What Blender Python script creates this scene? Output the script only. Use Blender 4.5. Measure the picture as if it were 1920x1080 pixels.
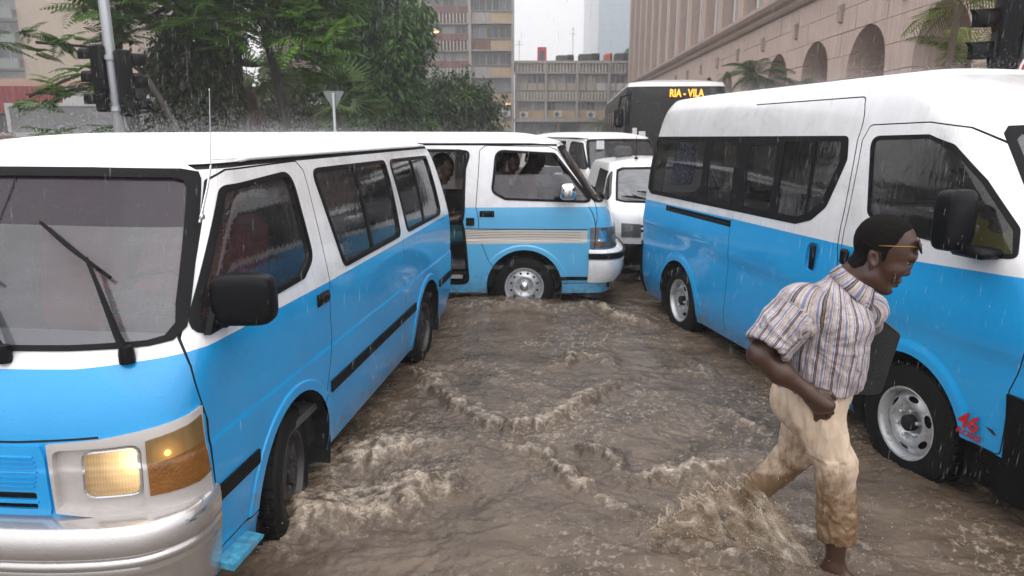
import bpy, bmesh, math, random
import numpy as np
from mathutils import Vector, Matrix
from mathutils.geometry import delaunay_2d_cdt
R = math.radians
PI = math.pi
rng = np.random.default_rng(7)
random.seed(7)
scn = bpy.context.scene
for _o in list(bpy.data.objects):
    bpy.data.objects.remove(_o, do_unlink=True)
col = scn.collection

# ------------------------------------------------------------------ camera
cam = bpy.data.cameras.new('camera')
cam.sensor_width = 36.0
cam.lens = 24.19
cam.clip_start = 0.05
cam.clip_end = 3000
cam.dof.use_dof = True
cam.dof.focus_distance = 3.4
cam.dof.aperture_fstop = 5.0
camo = bpy.data.objects.new('camera', cam)
col.objects.link(camo)
camo.location = (0, 0, 1.9)
camo.rotation_euler = (R(90 - 12.67), 0, 0)
scn.camera = camo
# ------------------------------------------------------------------ sky: an even overcast
wd = bpy.data.worlds.new('World')
scn.world = wd
wd.use_nodes = True
wn = wd.node_tree.nodes
wl = wd.node_tree.links
wn.clear()
SUN_EL, SUN_AZ = 62.0, 150.0      # degrees; azimuth measured from +Y towards +X
sky = wn.new('ShaderNodeTexSky')
sky.sky_type = 'NISHITA'
sky.sun_disc = False
sky.sun_elevation = R(SUN_EL)
sky.sun_rotation = R(SUN_AZ)
sky.air_density = 1.0
sky.dust_density = 5.0
hs = wn.new('ShaderNodeHueSaturation')
hs.inputs['Saturation'].default_value = 0.12
wl.new(sky.outputs[0], hs.inputs['Color'])
mxw = wn.new('ShaderNodeMix')
mxw.data_type = 'RGBA'
mxw.inputs[0].default_value = 0.9
wl.new(hs.outputs[0], mxw.inputs[6])
mxw.inputs[7].default_value = (1, 1, 1, 1)
tcw = wn.new('ShaderNodeTexCoord')
spw = wn.new('ShaderNodeSeparateXYZ'); wl.new(tcw.outputs['Generated'], spw.inputs[0])
cie = wn.new('ShaderNodeMath'); cie.operation = 'MULTIPLY_ADD'; cie.use_clamp = False   # standard overcast: zenith three times the horizon
clz = wn.new('ShaderNodeMath'); clz.operation = 'MAXIMUM'; clz.inputs[1].default_value = 0.0; wl.new(spw.outputs[2], clz.inputs[0])
wl.new(clz.outputs[0], cie.inputs[0]); cie.inputs[1].default_value = 1.15; cie.inputs[2].default_value = 1.0
cl = wn.new('ShaderNodeVectorMath'); cl.operation = 'SCALE'; cl.inputs[0].default_value = (11.7, 11.6, 11.9); wl.new(cie.outputs[0], cl.inputs['Scale'])
wl.new(cl.outputs[0], mxw.inputs[7])
bg = wn.new('ShaderNodeBackground')
bg.inputs[1].default_value = 0.095
wl.new(mxw.outputs[2], bg.inputs[0])
wo = wn.new('ShaderNodeOutputWorld')
wl.new(bg.outputs[0], wo.inputs[0])
# ------------------------------------------------------------------ veiled sun
sl = bpy.data.lights.new('sun', 'SUN')
sl.energy = 0.6
sl.angle = R(80)
sl.color = (1.0, 0.97, 0.93)
slo = bpy.data.objects.new('sun', sl)
col.objects.link(slo)
sd_ = Vector((math.sin(R(SUN_AZ)) * math.cos(R(SUN_EL)), math.cos(R(SUN_AZ)) * math.cos(R(SUN_EL)), math.sin(R(SUN_EL))))
slo.rotation_euler = sd_.to_track_quat('Z', 'Y').to_euler()
slo.location = (0, -5, 30)
scn.view_settings.view_transform = 'Standard'
scn.view_settings.look = 'None'
scn.view_settings.exposure = 0.25
scn.view_settings.gamma = 1.0
scn.view_settings.use_curve_mapping = False

# ------------------------------------------------------------------ materials
_mats = {}
def nd(nt, t, **kw):
    n = nt.nodes.new(t)
    for k, v in kw.items():
        if k.startswith('i_'):
            n.inputs[k[2:].replace('_', ' ')].default_value = v
        else:
            setattr(n, k, v)
    return n
def rgba(c): return (c[0], c[1], c[2], 1.0)
def newmat(name):
    m = bpy.data.materials.new(name)
    m.use_nodes = True
    nt = m.node_tree
    nt.nodes.clear()
    out = nt.nodes.new('ShaderNodeOutputMaterial')
    return m, nt, out
def mixc(nt, fac, a, b, blend='MIX'):
    n = nt.nodes.new('ShaderNodeMix'); n.data_type = 'RGBA'; n.blend_type = blend
    for sock, v in ((n.inputs[0], fac), (n.inputs[6], a), (n.inputs[7], b)):
        if hasattr(v, 'links'): nt.links.new(v, sock)
        elif isinstance(v, (int, float)): sock.default_value = v
        else: sock.default_value = rgba(v)
    return n.outputs[2]
def noise(nt, vec, scale, detail=3, rough=.55, dist=0):
    n = nt.nodes.new('ShaderNodeTexNoise')
    n.inputs['Scale'].default_value = scale; n.inputs['Detail'].default_value = detail
    n.inputs['Roughness'].default_value = rough; n.inputs['Distortion'].default_value = dist
    if vec is not None: nt.links.new(vec, n.inputs['Vector'])
    return n.outputs[0]
def ramp(nt, fac, stops, interp='LINEAR'):
    n = nt.nodes.new('ShaderNodeValToRGB'); n.color_ramp.interpolation = interp
    e = n.color_ramp.elements
    while len(e) < len(stops): e.new(0.5)
    for k, (p, c) in enumerate(stops):
        e[k].position = p
        e[k].color = (c, c, c, 1) if isinstance(c, (int, float)) else rgba(c)
    nt.links.new(fac, n.inputs[0])
    return n.outputs[0]
def mapping(nt, vec, scale=(1, 1, 1), rot=(0, 0, 0)):
    n = nt.nodes.new('ShaderNodeMapping')
    n.inputs['Scale'].default_value = scale; n.inputs['Rotation'].default_value = rot
    nt.links.new(vec, n.inputs['Vector'])
    return n.outputs[0]
def bump(nt, h, strength, dist=.01, nrm=None):
    n = nt.nodes.new('ShaderNodeBump')
    n.inputs['Strength'].default_value = strength; n.inputs['Distance'].default_value = dist
    nt.links.new(h, n.inputs['Height'])
    if nrm is not None: nt.links.new(nrm, n.inputs['Normal'])
    return n.outputs[0]
def drops_height(nt, vec, scale=150, keep=.45):
    v = nt.nodes.new('ShaderNodeTexVoronoi'); v.inputs['Scale'].default_value = scale
    v.inputs['Randomness'].default_value = 1.0
    nt.links.new(vec, v.inputs['Vector'])
    a = ramp(nt, v.outputs['Distance'], [(0.0, 1.0), (0.22, .75), (0.34, 0.0)])
    sp = nt.nodes.new('ShaderNodeSeparateColor'); nt.links.new(v.outputs['Color'], sp.inputs[0])
    b = ramp(nt, sp.outputs[0], [(keep, 0.0), (keep + .02, 1.0)])
    m = nt.nodes.new('ShaderNodeMath'); m.operation = 'MULTIPLY'
    nt.links.new(a, m.inputs[0]); nt.links.new(b, m.inputs[1])
    return m.outputs[0]
def M(name, c=(.5, .5, .5), rough=.5, metal=0., coat=0., spec=.5, var=.12, vs=6., bmp=0., bs=40., drops=0., ds=150, dirt=None, dirts=3., emit=None, es=0., streak=0., c2=None, lining=None, mud=None):
    """a general procedural material: base colour with broken tone, optional fine bump, wet beads, dirt, rain streaks"""
    if name in _mats: return _mats[name]
    m, nt, out = newmat(name)
    p = nt.nodes.new('ShaderNodeBsdfPrincipled')
    nt.links.new(p.outputs[0], out.inputs[0])
    tc = nt.nodes.new('ShaderNodeTexCoord').outputs['Object']
    n1 = noise(nt, tc, vs, 5, .6)
    colr = mixc(nt, n1, tuple(x * (1 - var) for x in c), tuple(min(1, x * (1 + var)) for x in (c2 or c)))
    if streak:
        st = noise(nt, mapping(nt, tc, (7, 7, .35)), 1.6, 5, .65)
        colr = mixc(nt, ramp(nt, st, [(.42, streak), (.62, 0.0)]), colr, tuple(x * .35 for x in c))
    if dirt:
        dn = noise(nt, tc, dirts, 6, .7, .6)
        colr = mixc(nt, ramp(nt, dn, [(.5, 0.0), (.72, .75)]), colr, dirt)
    if mud:         # road water thrown up along the sills
        sz = nt.nodes.new('ShaderNodeSeparateXYZ'); nt.links.new(tc, sz.inputs[0])
        mz = nt.nodes.new('ShaderNodeMath'); mz.operation = 'MULTIPLY_ADD'; nt.links.new(sz.outputs[2], mz.inputs[0]); mz.inputs[1].default_value = -.75; mz.inputs[2].default_value = .36
        ma = nt.nodes.new('ShaderNodeMath'); nt.links.new(mz.outputs[0], ma.inputs[0]); nt.links.new(noise(nt, tc, 17, 7, .72, .3), ma.inputs[1])
        colr = mixc(nt, ramp(nt, ma.outputs[0], [(.56, 0.), (.74, mud)]), colr, (.17, .125, .085))
    if lining:      # the inner side of a body panel is grey trim, not paint
        gb = nt.nodes.new('ShaderNodeNewGeometry').outputs['Backfacing']
        colr = mixc(nt, gb, colr, lining)
        cw = nt.nodes.new('ShaderNodeMath'); cw.operation = 'MULTIPLY_ADD'; nt.links.new(gb, cw.inputs[0]); cw.inputs[1].default_value = -coat; cw.inputs[2].default_value = coat
        nt.links.new(cw.outputs[0], p.inputs['Coat Weight'])
    nt.links.new(colr, p.inputs['Base Color'])
    p.inputs['Roughness'].default_value = rough
    p.inputs['Metallic'].default_value = metal
    p.inputs['Specular IOR Level'].default_value = spec
    p.inputs['Coat Weight'].default_value = coat
    p.inputs['Coat Roughness'].default_value = .06
    nrm = None
    if bmp:
        nrm = bump(nt, noise(nt, tc, bs, 4, .6), bmp, .01)
        nt.links.new(nrm, p.inputs['Normal'])
    if drops:
        h = drops_height(nt, tc, ds)
        nb = bump(nt, h, drops, .004, nrm)
        nt.links.new(nb, p.inputs['Normal']); nt.links.new(nb, p.inputs['Coat Normal'])
    if emit:
        p.inputs['Emission Color'].default_value = rgba(emit); p.inputs['Emission Strength'].default_value = es
    _mats[name] = m
    return m
def glass(name, tint=(.5, .5, .5), fog=.1, fogc=(.5, .5, .52), refl=1.0, dstr=.25, fogs=2.5, ds=130):
    """thin pane: tinted see-through, mirror by fresnel, and a film of condensation / rain"""
    if name in _mats: return _mats[name]
    m, nt, out = newmat(name)
    tc = nt.nodes.new('ShaderNodeTexCoord').outputs['Object']
    tr = nt.nodes.new('ShaderNodeBsdfTransparent'); tr.inputs[0].default_value = rgba(tint)
    gl = nt.nodes.new('ShaderNodeBsdfGlossy'); gl.inputs['Roughness'].default_value = .03
    gl.inputs[0].default_value = (refl, refl, refl, 1)
    fr = nt.nodes.new('ShaderNodeFresnel'); fr.inputs[0].default_value = 1.65
    h = drops_height(nt, tc, ds, .5)
    w = noise(nt, mapping(nt, tc, (14, 14, 3)), 1.2, 4, .6)
    b0 = bump(nt, w, .06, .02)
    b1 = bump(nt, h, dstr, .004, b0)
    nt.links.new(b1, gl.inputs['Normal']); nt.links.new(b1, fr.inputs['Normal'])
    mx = nt.nodes.new('ShaderNodeMixShader')
    nt.links.new(fr.outputs[0], mx.inputs[0]); nt.links.new(tr.outputs[0], mx.inputs[1]); nt.links.new(gl.outputs[0], mx.inputs[2])
    df = nt.nodes.new('ShaderNodeBsdfDiffuse'); df.inputs[0].default_value = rgba(fogc)
    tl = nt.nodes.new('ShaderNodeBsdfTranslucent'); tl.inputs[0].default_value = rgba(fogc)
    mf = nt.nodes.new('ShaderNodeMixShader'); mf.inputs[0].default_value = .35
    nt.links.new(df.outputs[0], mf.inputs[1]); nt.links.new(tl.outputs[0], mf.inputs[2])
    fo = nt.nodes.new('ShaderNodeMixShader')
    fn0 = noise(nt, mapping(nt, tc, (1, 1, .8)), fogs, 5, .6, .8)
    fs_ = noise(nt, mapping(nt, tc, (3, 2.2, 12), (R(38), 0, 0)), 1.4, 5, .65, .6)
    fa = nt.nodes.new('ShaderNodeMath'); fa.operation = 'MULTIPLY_ADD'; nt.links.new(fs_, fa.inputs[0]); fa.inputs[1].default_value = .55; fa.inputs[2].default_value = -.27
    fb = nt.nodes.new('ShaderNodeMath'); nt.links.new(fa.outputs[0], fb.inputs[0]); nt.links.new(fn0, fb.inputs[1]); fn = fb.outputs[0]
    rf = ramp(nt, fn, [(.25, fog * .45), (.75, min(1, fog * 1.5))])
    dm = nt.nodes.new('ShaderNodeMath'); dm.operation = 'MULTIPLY_ADD'
    nt.links.new(h, dm.inputs[0]); dm.inputs[1].default_value = .10; nt.links.new(rf, dm.inputs[2])
    nt.links.new(dm.outputs[0], fo.inputs[0])
    nt.links.new(mx.outputs[0], fo.inputs[1]); nt.links.new(mf.outputs[0], fo.inputs[2])
    nt.links.new(fo.outputs[0], out.inputs[0])
    _mats[name] = m
    return m

# ------------------------------------------------------------------ objects
def link(o, parent=None):
    col.objects.link(o)
    if parent is not None: o.parent = parent
    return o
def tag(o, label=None, cat=None, group=None, kind=None):
    if label: o['label'] = label
    if cat: o['category'] = cat
    if group: o['group'] = group
    if kind: o['kind'] = kind
    return o
def thing(name, label, cat, loc=(0, 0, 0), rz=0., group=None):
    o = bpy.data.objects.new(name, None)
    o.empty_display_size = .2
    link(o); o.location = loc; o.rotation_euler = (0, 0, rz)
    return tag(o, label, cat, group)
def rawmesh(name, V, F, mats, mi=None, parent=None, smooth=False, normals=None):
    me = bpy.data.meshes.new(name)
    V = np.asarray(V, float)
    me.from_pydata(V.tolist(), [], [list(map(int, f)) for f in F])
    for m in (mats if isinstance(mats, (list, tuple)) else [mats]): me.materials.append(m)
    if mi is not None and len(F): me.polygons.foreach_set('material_index', np.asarray(mi, dtype=np.int32))
    if smooth and len(F): me.polygons.foreach_set('use_smooth', np.ones(len(F), dtype=bool))
    me.update()
    if normals is not None:
        me.normals_split_custom_set_from_vertices([tuple(n) for n in normals])
    return link(bpy.data.objects.new(name, me), parent)
def fastmesh(name, V, Q, mats, parent=None, smooth=True, attrs=None):
    """large meshes: V (n,3), Q (m,k) integer array"""
    me = bpy.data.meshes.new(name)
    V = np.ascontiguousarray(V, dtype=np.float32); Q = np.ascontiguousarray(Q, dtype=np.int32)
    k = Q.shape[1]
    me.vertices.add(len(V)); me.vertices.foreach_set('co', V.ravel())
    me.loops.add(Q.size); me.loops.foreach_set('vertex_index', Q.ravel())
    me.polygons.add(len(Q)); me.polygons.foreach_set('loop_start', np.arange(0, Q.size, k, dtype=np.int32))
    if smooth: me.polygons.foreach_set('use_smooth', np.ones(len(Q), dtype=bool))
    for m in (mats if isinstance(mats, (list, tuple)) else [mats]): me.materials.append(m)
    me.update(calc_edges=True)
    for nme, a in (attrs or {}).items():
        at = me.attributes.new(nme, 'FLOAT', 'POINT'); at.data.foreach_set('value', np.ascontiguousarray(a, dtype=np.float32))
    return link(bpy.data.objects.new(name, me), parent)
class MB:
    def __init__(s): s.v = []; s.f = []; s.mi = []; s.m = 0
    def add(s, V, F):
        b = len(s.v); s.v.extend([tuple(map(float, v)) for v in V])
        for f in F: s.f.append([i + b for i in f]); s.mi.append(s.m)
        return s
    def box(s, a, b):
        (x0, y0, z0), (x1, y1, z1) = a, b
        return s.add([(x0, y0, z0), (x1, y0, z0), (x1, y1, z0), (x0, y1, z0), (x0, y0, z1), (x1, y0, z1), (x1, y1, z1), (x0, y1, z1)],
              [(0, 3, 2, 1), (4, 5, 6, 7), (0, 1, 5, 4), (1, 2, 6, 5), (2, 3, 7, 6), (3, 0, 4, 7)])
    def bbox(s, c, h, bev=.01, rot=None):
        """bevelled box, centre c, half sizes h"""
        x, y, z = h; b = min(bev, x * .9, y * .9, z * .9); V = []
        for sx in (-1, 1):
            for sy in (-1, 1):
                for sz in (-1, 1):
                    V += [(sx * x, sy * (y - b), sz * (z - b)), (sx * (x - b), sy * y, sz * (z - b)), (sx * (x - b), sy * (y - b), sz * z)]
        bm = bmesh.new()
        for v in V: bm.verts.new(v)
        r = bmesh.ops.convex_hull(bm, input=bm.verts)
        bm.verts.ensure_lookup_table(); bm.verts.index_update()
        bm.normal_update()
        VV = [rot @ v.co if rot is not None else v.co for v in bm.verts]
        VV = [(v[0] + c[0], v[1] + c[1], v[2] + c[2]) for v in VV]
        F = [[v.index for v in f.verts] for f in bm.faces]
        bm.free()
        return s.add(VV, F)
    def tube(s, pts, r, n=8, caps=True, closed=False):
        pts = [Vector(p) for p in pts]; k = len(pts)
        rs = r if isinstance(r, (list, tuple, np.ndarray)) else [r] * k
        V = []; F = []; up = None
        for i, p in enumerate(pts):
            if closed: t = pts[(i + 1) % k] - pts[i - 1]
            else: t = pts[min(i + 1, k - 1)] - pts[max(i - 1, 0)]
            if t.length < 1e-9: t = Vector((0, 0, 1))
            t.normalize()
            if up is None:
                up = Vector((0, 0, 1)) if abs(t.z) < .9 else Vector((1, 0, 0))
            a = t.cross(up)
            if a.length < 1e-6: a = t.cross(Vector((0, 1, 0)))
            a.normalize(); b = a.cross(t).normalized(); up = b
            for j in range(n):
                q = 2 * PI * j / n
                V.append(p + (a * math.cos(q) + b * math.sin(q)) * rs[i])
        rngk = k if closed else k - 1
        for i in range(rngk):
            for j in range(n):
                F.append((i * n + j, i * n + (j + 1) % n, ((i + 1) % k) * n + (j + 1) % n, ((i + 1) % k) * n + j))
        if caps and not closed:
            F.append(tuple(range(n - 1, -1, -1))); F.append(tuple(range((k - 1) * n, k * n)))
        return s.add(V, F)
    def lathe(s, prof, n=32, axis='y', c=(0, 0, 0), a0=0, a1=2 * PI):
        """prof: list of (radius, height along axis)"""
        full = abs(a1 - a0 - 2 * PI) < 1e-6; m = n if full else n + 1; V = []; F = []
        for (r, h) in prof:
            for j in range(m):
                q = a0 + (a1 - a0) * j / n; u, v = r * math.cos(q), r * math.sin(q)
                p = (u, h, v) if axis == 'y' else ((h, u, v) if axis == 'x' else (u, v, h))
                V.append((p[0] + c[0], p[1] + c[1], p[2] + c[2]))
        for i in range(len(prof) - 1):
            for j in range(n):
                j2 = (j + 1) % m
                F.append((i * m + j, i * m + j2, (i + 1) * m + j2, (i + 1) * m + j))
        return s.add(V, F)
    def prism(s, poly, f0, f1):
        """poly: 2D list; f0/f1 map 2D point to the 3D points of the two caps"""
        n = len(poly); V = [f0(p) for p in poly] + [f1(p) for p in poly]
        F = [tuple(range(n - 1, -1, -1)), tuple(range(n, 2 * n))] + [(i, (i + 1) % n, n + (i + 1) % n, n + i) for i in range(n)]
        return s.add(V, F)
    def ell(s, c, r, nu=16, nv=10, rot=None):
        V = []; F = []
        for i in range(nv + 1):
            t = PI * i / nv
            for j in range(nu):
                q = 2 * PI * j / nu
                v = Vector((r[0] * math.sin(t) * math.cos(q), r[1] * math.sin(t) * math.sin(q), r[2] * math.cos(t)))
                if rot is not None: v = rot @ v
                V.append((v.x + c[0], v.y + c[1], v.z + c[2]))
        for i in range(nv):
            for j in range(nu):
                F.append((i * nu + j, (i + 1) * nu + j, (i + 1) * nu + (j + 1) % nu, i * nu + (j + 1) % nu))
        return s.add(V, F)
    def sell(s, c, r, e=.4, nu=28, nv=18, rot=None):
        """rounded block (superellipsoid)"""
        V = []; F = []; pw = lambda v: math.copysign(abs(v) ** e, v)
        for i in range(nv + 1):
            t = -PI / 2 + PI * i / nv
            for j in range(nu):
                q = 2 * PI * j / nu
                v = Vector((r[0] * pw(math.cos(t)) * pw(math.cos(q)), r[1] * pw(math.cos(t)) * pw(math.sin(q)), r[2] * pw(math.sin(t))))
                if rot is not None: v = rot @ v
                V.append((v.x + c[0], v.y + c[1], v.z + c[2]))
        for i in range(nv):
            for j in range(nu): F.append((i * nu + j, i * nu + (j + 1) % nu, (i + 1) * nu + (j + 1) % nu, (i + 1) * nu + j))
        return s.add(V, F)
    def build(s, name, mats, parent=None, smooth=False, auto=None):
        o = rawmesh(name, s.v, s.f, mats, s.mi, parent, smooth)
        bm = bmesh.new(); bm.from_mesh(o.data)
        bmesh.ops.recalc_face_normals(bm, faces=bm.faces)
        bm.to_mesh(o.data); bm.free()
        if auto is not None:
            o.data.polygons.foreach_set('use_smooth', np.ones(len(o.data.polygons), dtype=bool))
            sharp_edges(o.data, auto)
        return o
def sharp_edges(me, ang):
    bm = bmesh.new(); bm.from_mesh(me)
    for e in bm.edges:
        if len(e.link_faces) == 2 and e.calc_face_angle(0) > R(ang): e.smooth = False
    bm.to_mesh(me); bm.free()
def textmesh(name, body, size, m, parent=None, ext=.002, loc=(0, 0, 0), rot=(0, 0, 0), sx=1.0, shear=0.0, bold=0.0, align='CENTER'):
    cu = bpy.data.curves.new(name, 'FONT'); cu.body = body; cu.size = size; cu.extrude = ext; cu.align_x = align
    cu.shear = shear; cu.offset = bold; cu.resolution_u = 3
    tmp = bpy.data.objects.new(name + '_t', cu); col.objects.link(tmp)
    bpy.context.view_layer.update()
    me = bpy.data.meshes.new_from_object(tmp.evaluated_get(bpy.context.evaluated_depsgraph_get()))
    bpy.data.objects.remove(tmp, do_unlink=True)
    me.materials.clear(); me.materials.append(m)
    o = link(bpy.data.objects.new(name, me), parent)
    o.location = loc; o.rotation_euler = rot; o.scale = (sx, 1, 1)
    return o
def copy_tree(o, parent=None):
    c = o.copy(); col.objects.link(c)
    if parent is not None: c.parent = parent
    for ch in list(o.children): copy_tree(ch, c)
    return c
# ------------------------------------------------------------------ numpy noise
_perm = rng.permutation(512).astype(np.int64)
_perm = np.concatenate([_perm, _perm, _perm])
_grad = np.stack([np.cos(np.arange(512) * 2.399963), np.sin(np.arange(512) * 2.399963)], -1)
def perlin(x, y, seed=0):
    xi = np.floor(x).astype(np.int64); yi = np.floor(y).astype(np.int64)
    xf = x - xi; yf = y - yi
    xi = (xi + seed * 37) & 511; yi = (yi + seed * 91) & 511
    u = xf * xf * xf * (xf * (xf * 6 - 15) + 10); v = yf * yf * yf * (yf * (yf * 6 - 15) + 10)
    def g(ix, iy, dx, dy):
        k = _grad[_perm[_perm[ix & 511] + (iy & 511)] & 511]
        return k[..., 0] * dx + k[..., 1] * dy
    a = g(xi, yi, xf, yf); b = g(xi + 1, yi, xf - 1, yf); c = g(xi, yi + 1, xf, yf - 1); d = g(xi + 1, yi + 1, xf - 1, yf - 1)
    return (a + (b - a) * u) + ((c + (d - c) * u) - (a + (b - a) * u)) * v
def fbm(x, y, oct=4, seed=0, gain=.5):
    s = 0; a = 1
    for k in range(oct):
        s = s + a * perlin(x * 2 ** k + k * 13.1, y * 2 ** k - k * 7.7, seed + k); a *= gain
    return s
def sstep(a, b, x):
    t = np.clip((x - a) / (b - a), 0, 1); return t * t * (3 - 2 * t)
# ================================================================== vehicle shells
def pchip(xs, ys):
    xs = np.asarray(xs, float); ys = np.asarray(ys, float)
    h = np.diff(xs); d = np.diff(ys) / h; m = np.zeros(len(xs))
    for i in range(1, len(xs) - 1):
        if d[i - 1] * d[i] > 0:
            w1 = 2 * h[i] + h[i - 1]; w2 = h[i] + 2 * h[i - 1]
            m[i] = (w1 + w2) / (w1 / d[i - 1] + w2 / d[i])
    m[0] = d[0]; m[-1] = d[-1]
    def f(x):
        x = np.clip(np.asarray(x, float), xs[0], xs[-1])
        i = np.clip(np.searchsorted(xs, x) - 1, 0, len(xs) - 2)
        t = (x - xs[i]) / h[i]
        return ((2 * t ** 3 - 3 * t ** 2 + 1) * ys[i] + (t ** 3 - 2 * t ** 2 + t) * h[i] * m[i] + (-2 * t ** 3 + 3 * t ** 2) * ys[i + 1] + (t ** 3 - t ** 2) * h[i] * m[i + 1])
    return f
def rounded(pts, r, seg=5):
    """round the corners of a 2D polygon; r a number or one per corner"""
    n = len(pts); out = []
    for i in range(n):
        p0 = np.array(pts[i - 1], float); p = np.array(pts[i], float); p1 = np.array(pts[(i + 1) % n], float)
        rr = r[i] if isinstance(r, (list, tuple)) else r
        a = p0 - p; b = p1 - p; la = np.linalg.norm(a); lb = np.linalg.norm(b)
        if rr <= 0 or la < 1e-6 or lb < 1e-6: out.append(tuple(p)); continue
        a /= la; b /= lb
        ang = math.acos(np.clip(a @ b, -1, 1))
        d = min(rr / max(math.tan(ang / 2), 1e-3), la * .48, lb * .48)
        A = p + a * d; B = p + b * d
        for k in range(seg + 1):
            t = k / seg
            q = A * (1 - t) ** 2 + p * 2 * t * (1 - t) + B * t * t
            out.append((q[0], q[1]))
    return out
def grow(pts, d):
    """offset a simple polygon outwards by d"""
    P = np.array(pts, float); n = len(P)
    ar = 0.5 * np.sum(P[:, 0] * np.roll(P[:, 1], -1) - np.roll(P[:, 0], -1) * P[:, 1])
    out = []
    for i in range(n):
        a = P[i] - P[i - 1]; b = P[(i + 1) % n] - P[i]
        na = np.array([a[1], -a[0]]); nb = np.array([b[1], -b[0]])
        la = np.linalg.norm(na); lb = np.linalg.norm(nb)
        if la < 1e-9 or lb < 1e-9: continue
        na /= la; nb /= lb
        m = na + nb; m /= max(np.linalg.norm(m), .3)
        k = min(1 / max(m @ na, .5), 1.6)
        out.append(tuple(P[i] + m * d * k * (1 if ar > 0 else -1)))
    return out
def ribbon(pts, w):
    P = [np.array(p, float) for p in pts]; L = []; Rr = []
    for i in range(len(P)):
        t = P[min(i + 1, len(P) - 1)] - P[max(i - 1, 0)]
        t /= max(np.linalg.norm(t), 1e-9); n = np.array([-t[1], t[0]]) * w / 2
        L.append(tuple(P[i] + n)); Rr.append(tuple(P[i] - n))
    return L + Rr[::-1]
def subdiv(poly, mx, closed=True):
    out = []; n = len(poly)
    for i in range(n if closed else n - 1):
        a = poly[i]; b = poly[(i + 1) % n]
        k = max(1, int(math.ceil(math.hypot(b[0] - a[0], b[1] - a[1]) / mx)))
        for j in range(k): out.append((a[0] + (b[0] - a[0]) * j / k, a[1] + (b[1] - a[1]) * j / k))
    if not closed: out.append(poly[-1])
    return out
def inpoly(poly, X, Y):
    P = np.array(poly); x0, y0 = P.min(0); x1, y1 = P.max(0)
    res = np.zeros(len(X), bool)
    idx = np.nonzero((X >= x0) & (X <= x1) & (Y >= y0) & (Y <= y1))[0]
    if not len(idx): return res
    x = X[idx]; y = Y[idx]; c = np.zeros(len(idx), bool)
    n = len(P)
    for i in range(n):
        xa, ya = P[i]; xb, yb = P[(i + 1) % n]
        if ya == yb: continue
        m = ((ya > y) != (yb > y)) & (x < (xb - xa) * (y - ya) / (yb - ya) + xa)
        c ^= m
    res[idx] = c
    return res
def cdt(polys, rect, grid, mx=.05, lines=(), extra=None):
    """constrained triangulation of a rectangle with polygons embedded; returns (V2, T)"""
    x0, y0, x1, y1 = rect; V = []; E = []
    def addpoly(p, closed=True):
        b = len(V); n = len(p)
        V.extend(Vector((min(max(q[0], x0), x1), min(max(q[1], y0), y1))) for q in p)
        E.extend((b + i, b + (i + 1) % n) for i in range(n if closed else n - 1))
    addpoly(subdiv([(x0, y0), (x1, y0), (x1, y1), (x0, y1)], mx * 1.5))
    for p in polys: addpoly(subdiv(p, mx))
    for p in lines: addpoly(subdiv(list(p), mx * 1.3, False), False)
    gx, gy = grid
    for x in gx:
        for y in gy:
            if x0 < x < x1 and y0 < y < y1: V.append(Vector((x, y)))
    if extra is not None: V.extend(Vector(p) for p in extra)
    ov, oe, of, _, _, _ = delaunay_2d_cdt(V, E, [], 0, 1e-5)
    V2 = np.array([(v.x, v.y) for v in ov]); T = np.array([f for f in of if len(f) == 3], int)
    a = V2[T[:, 0]]; b = V2[T[:, 1]]; c = V2[T[:, 2]]
    ar = (b[:, 0] - a[:, 0]) * (c[:, 1] - a[:, 1]) - (c[:, 0] - a[:, 0]) * (b[:, 1] - a[:, 1])
    T[ar < 0] = T[ar < 0][:, [0, 2, 1]]
    return V2, T[np.abs(ar) > 1e-9]

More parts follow.
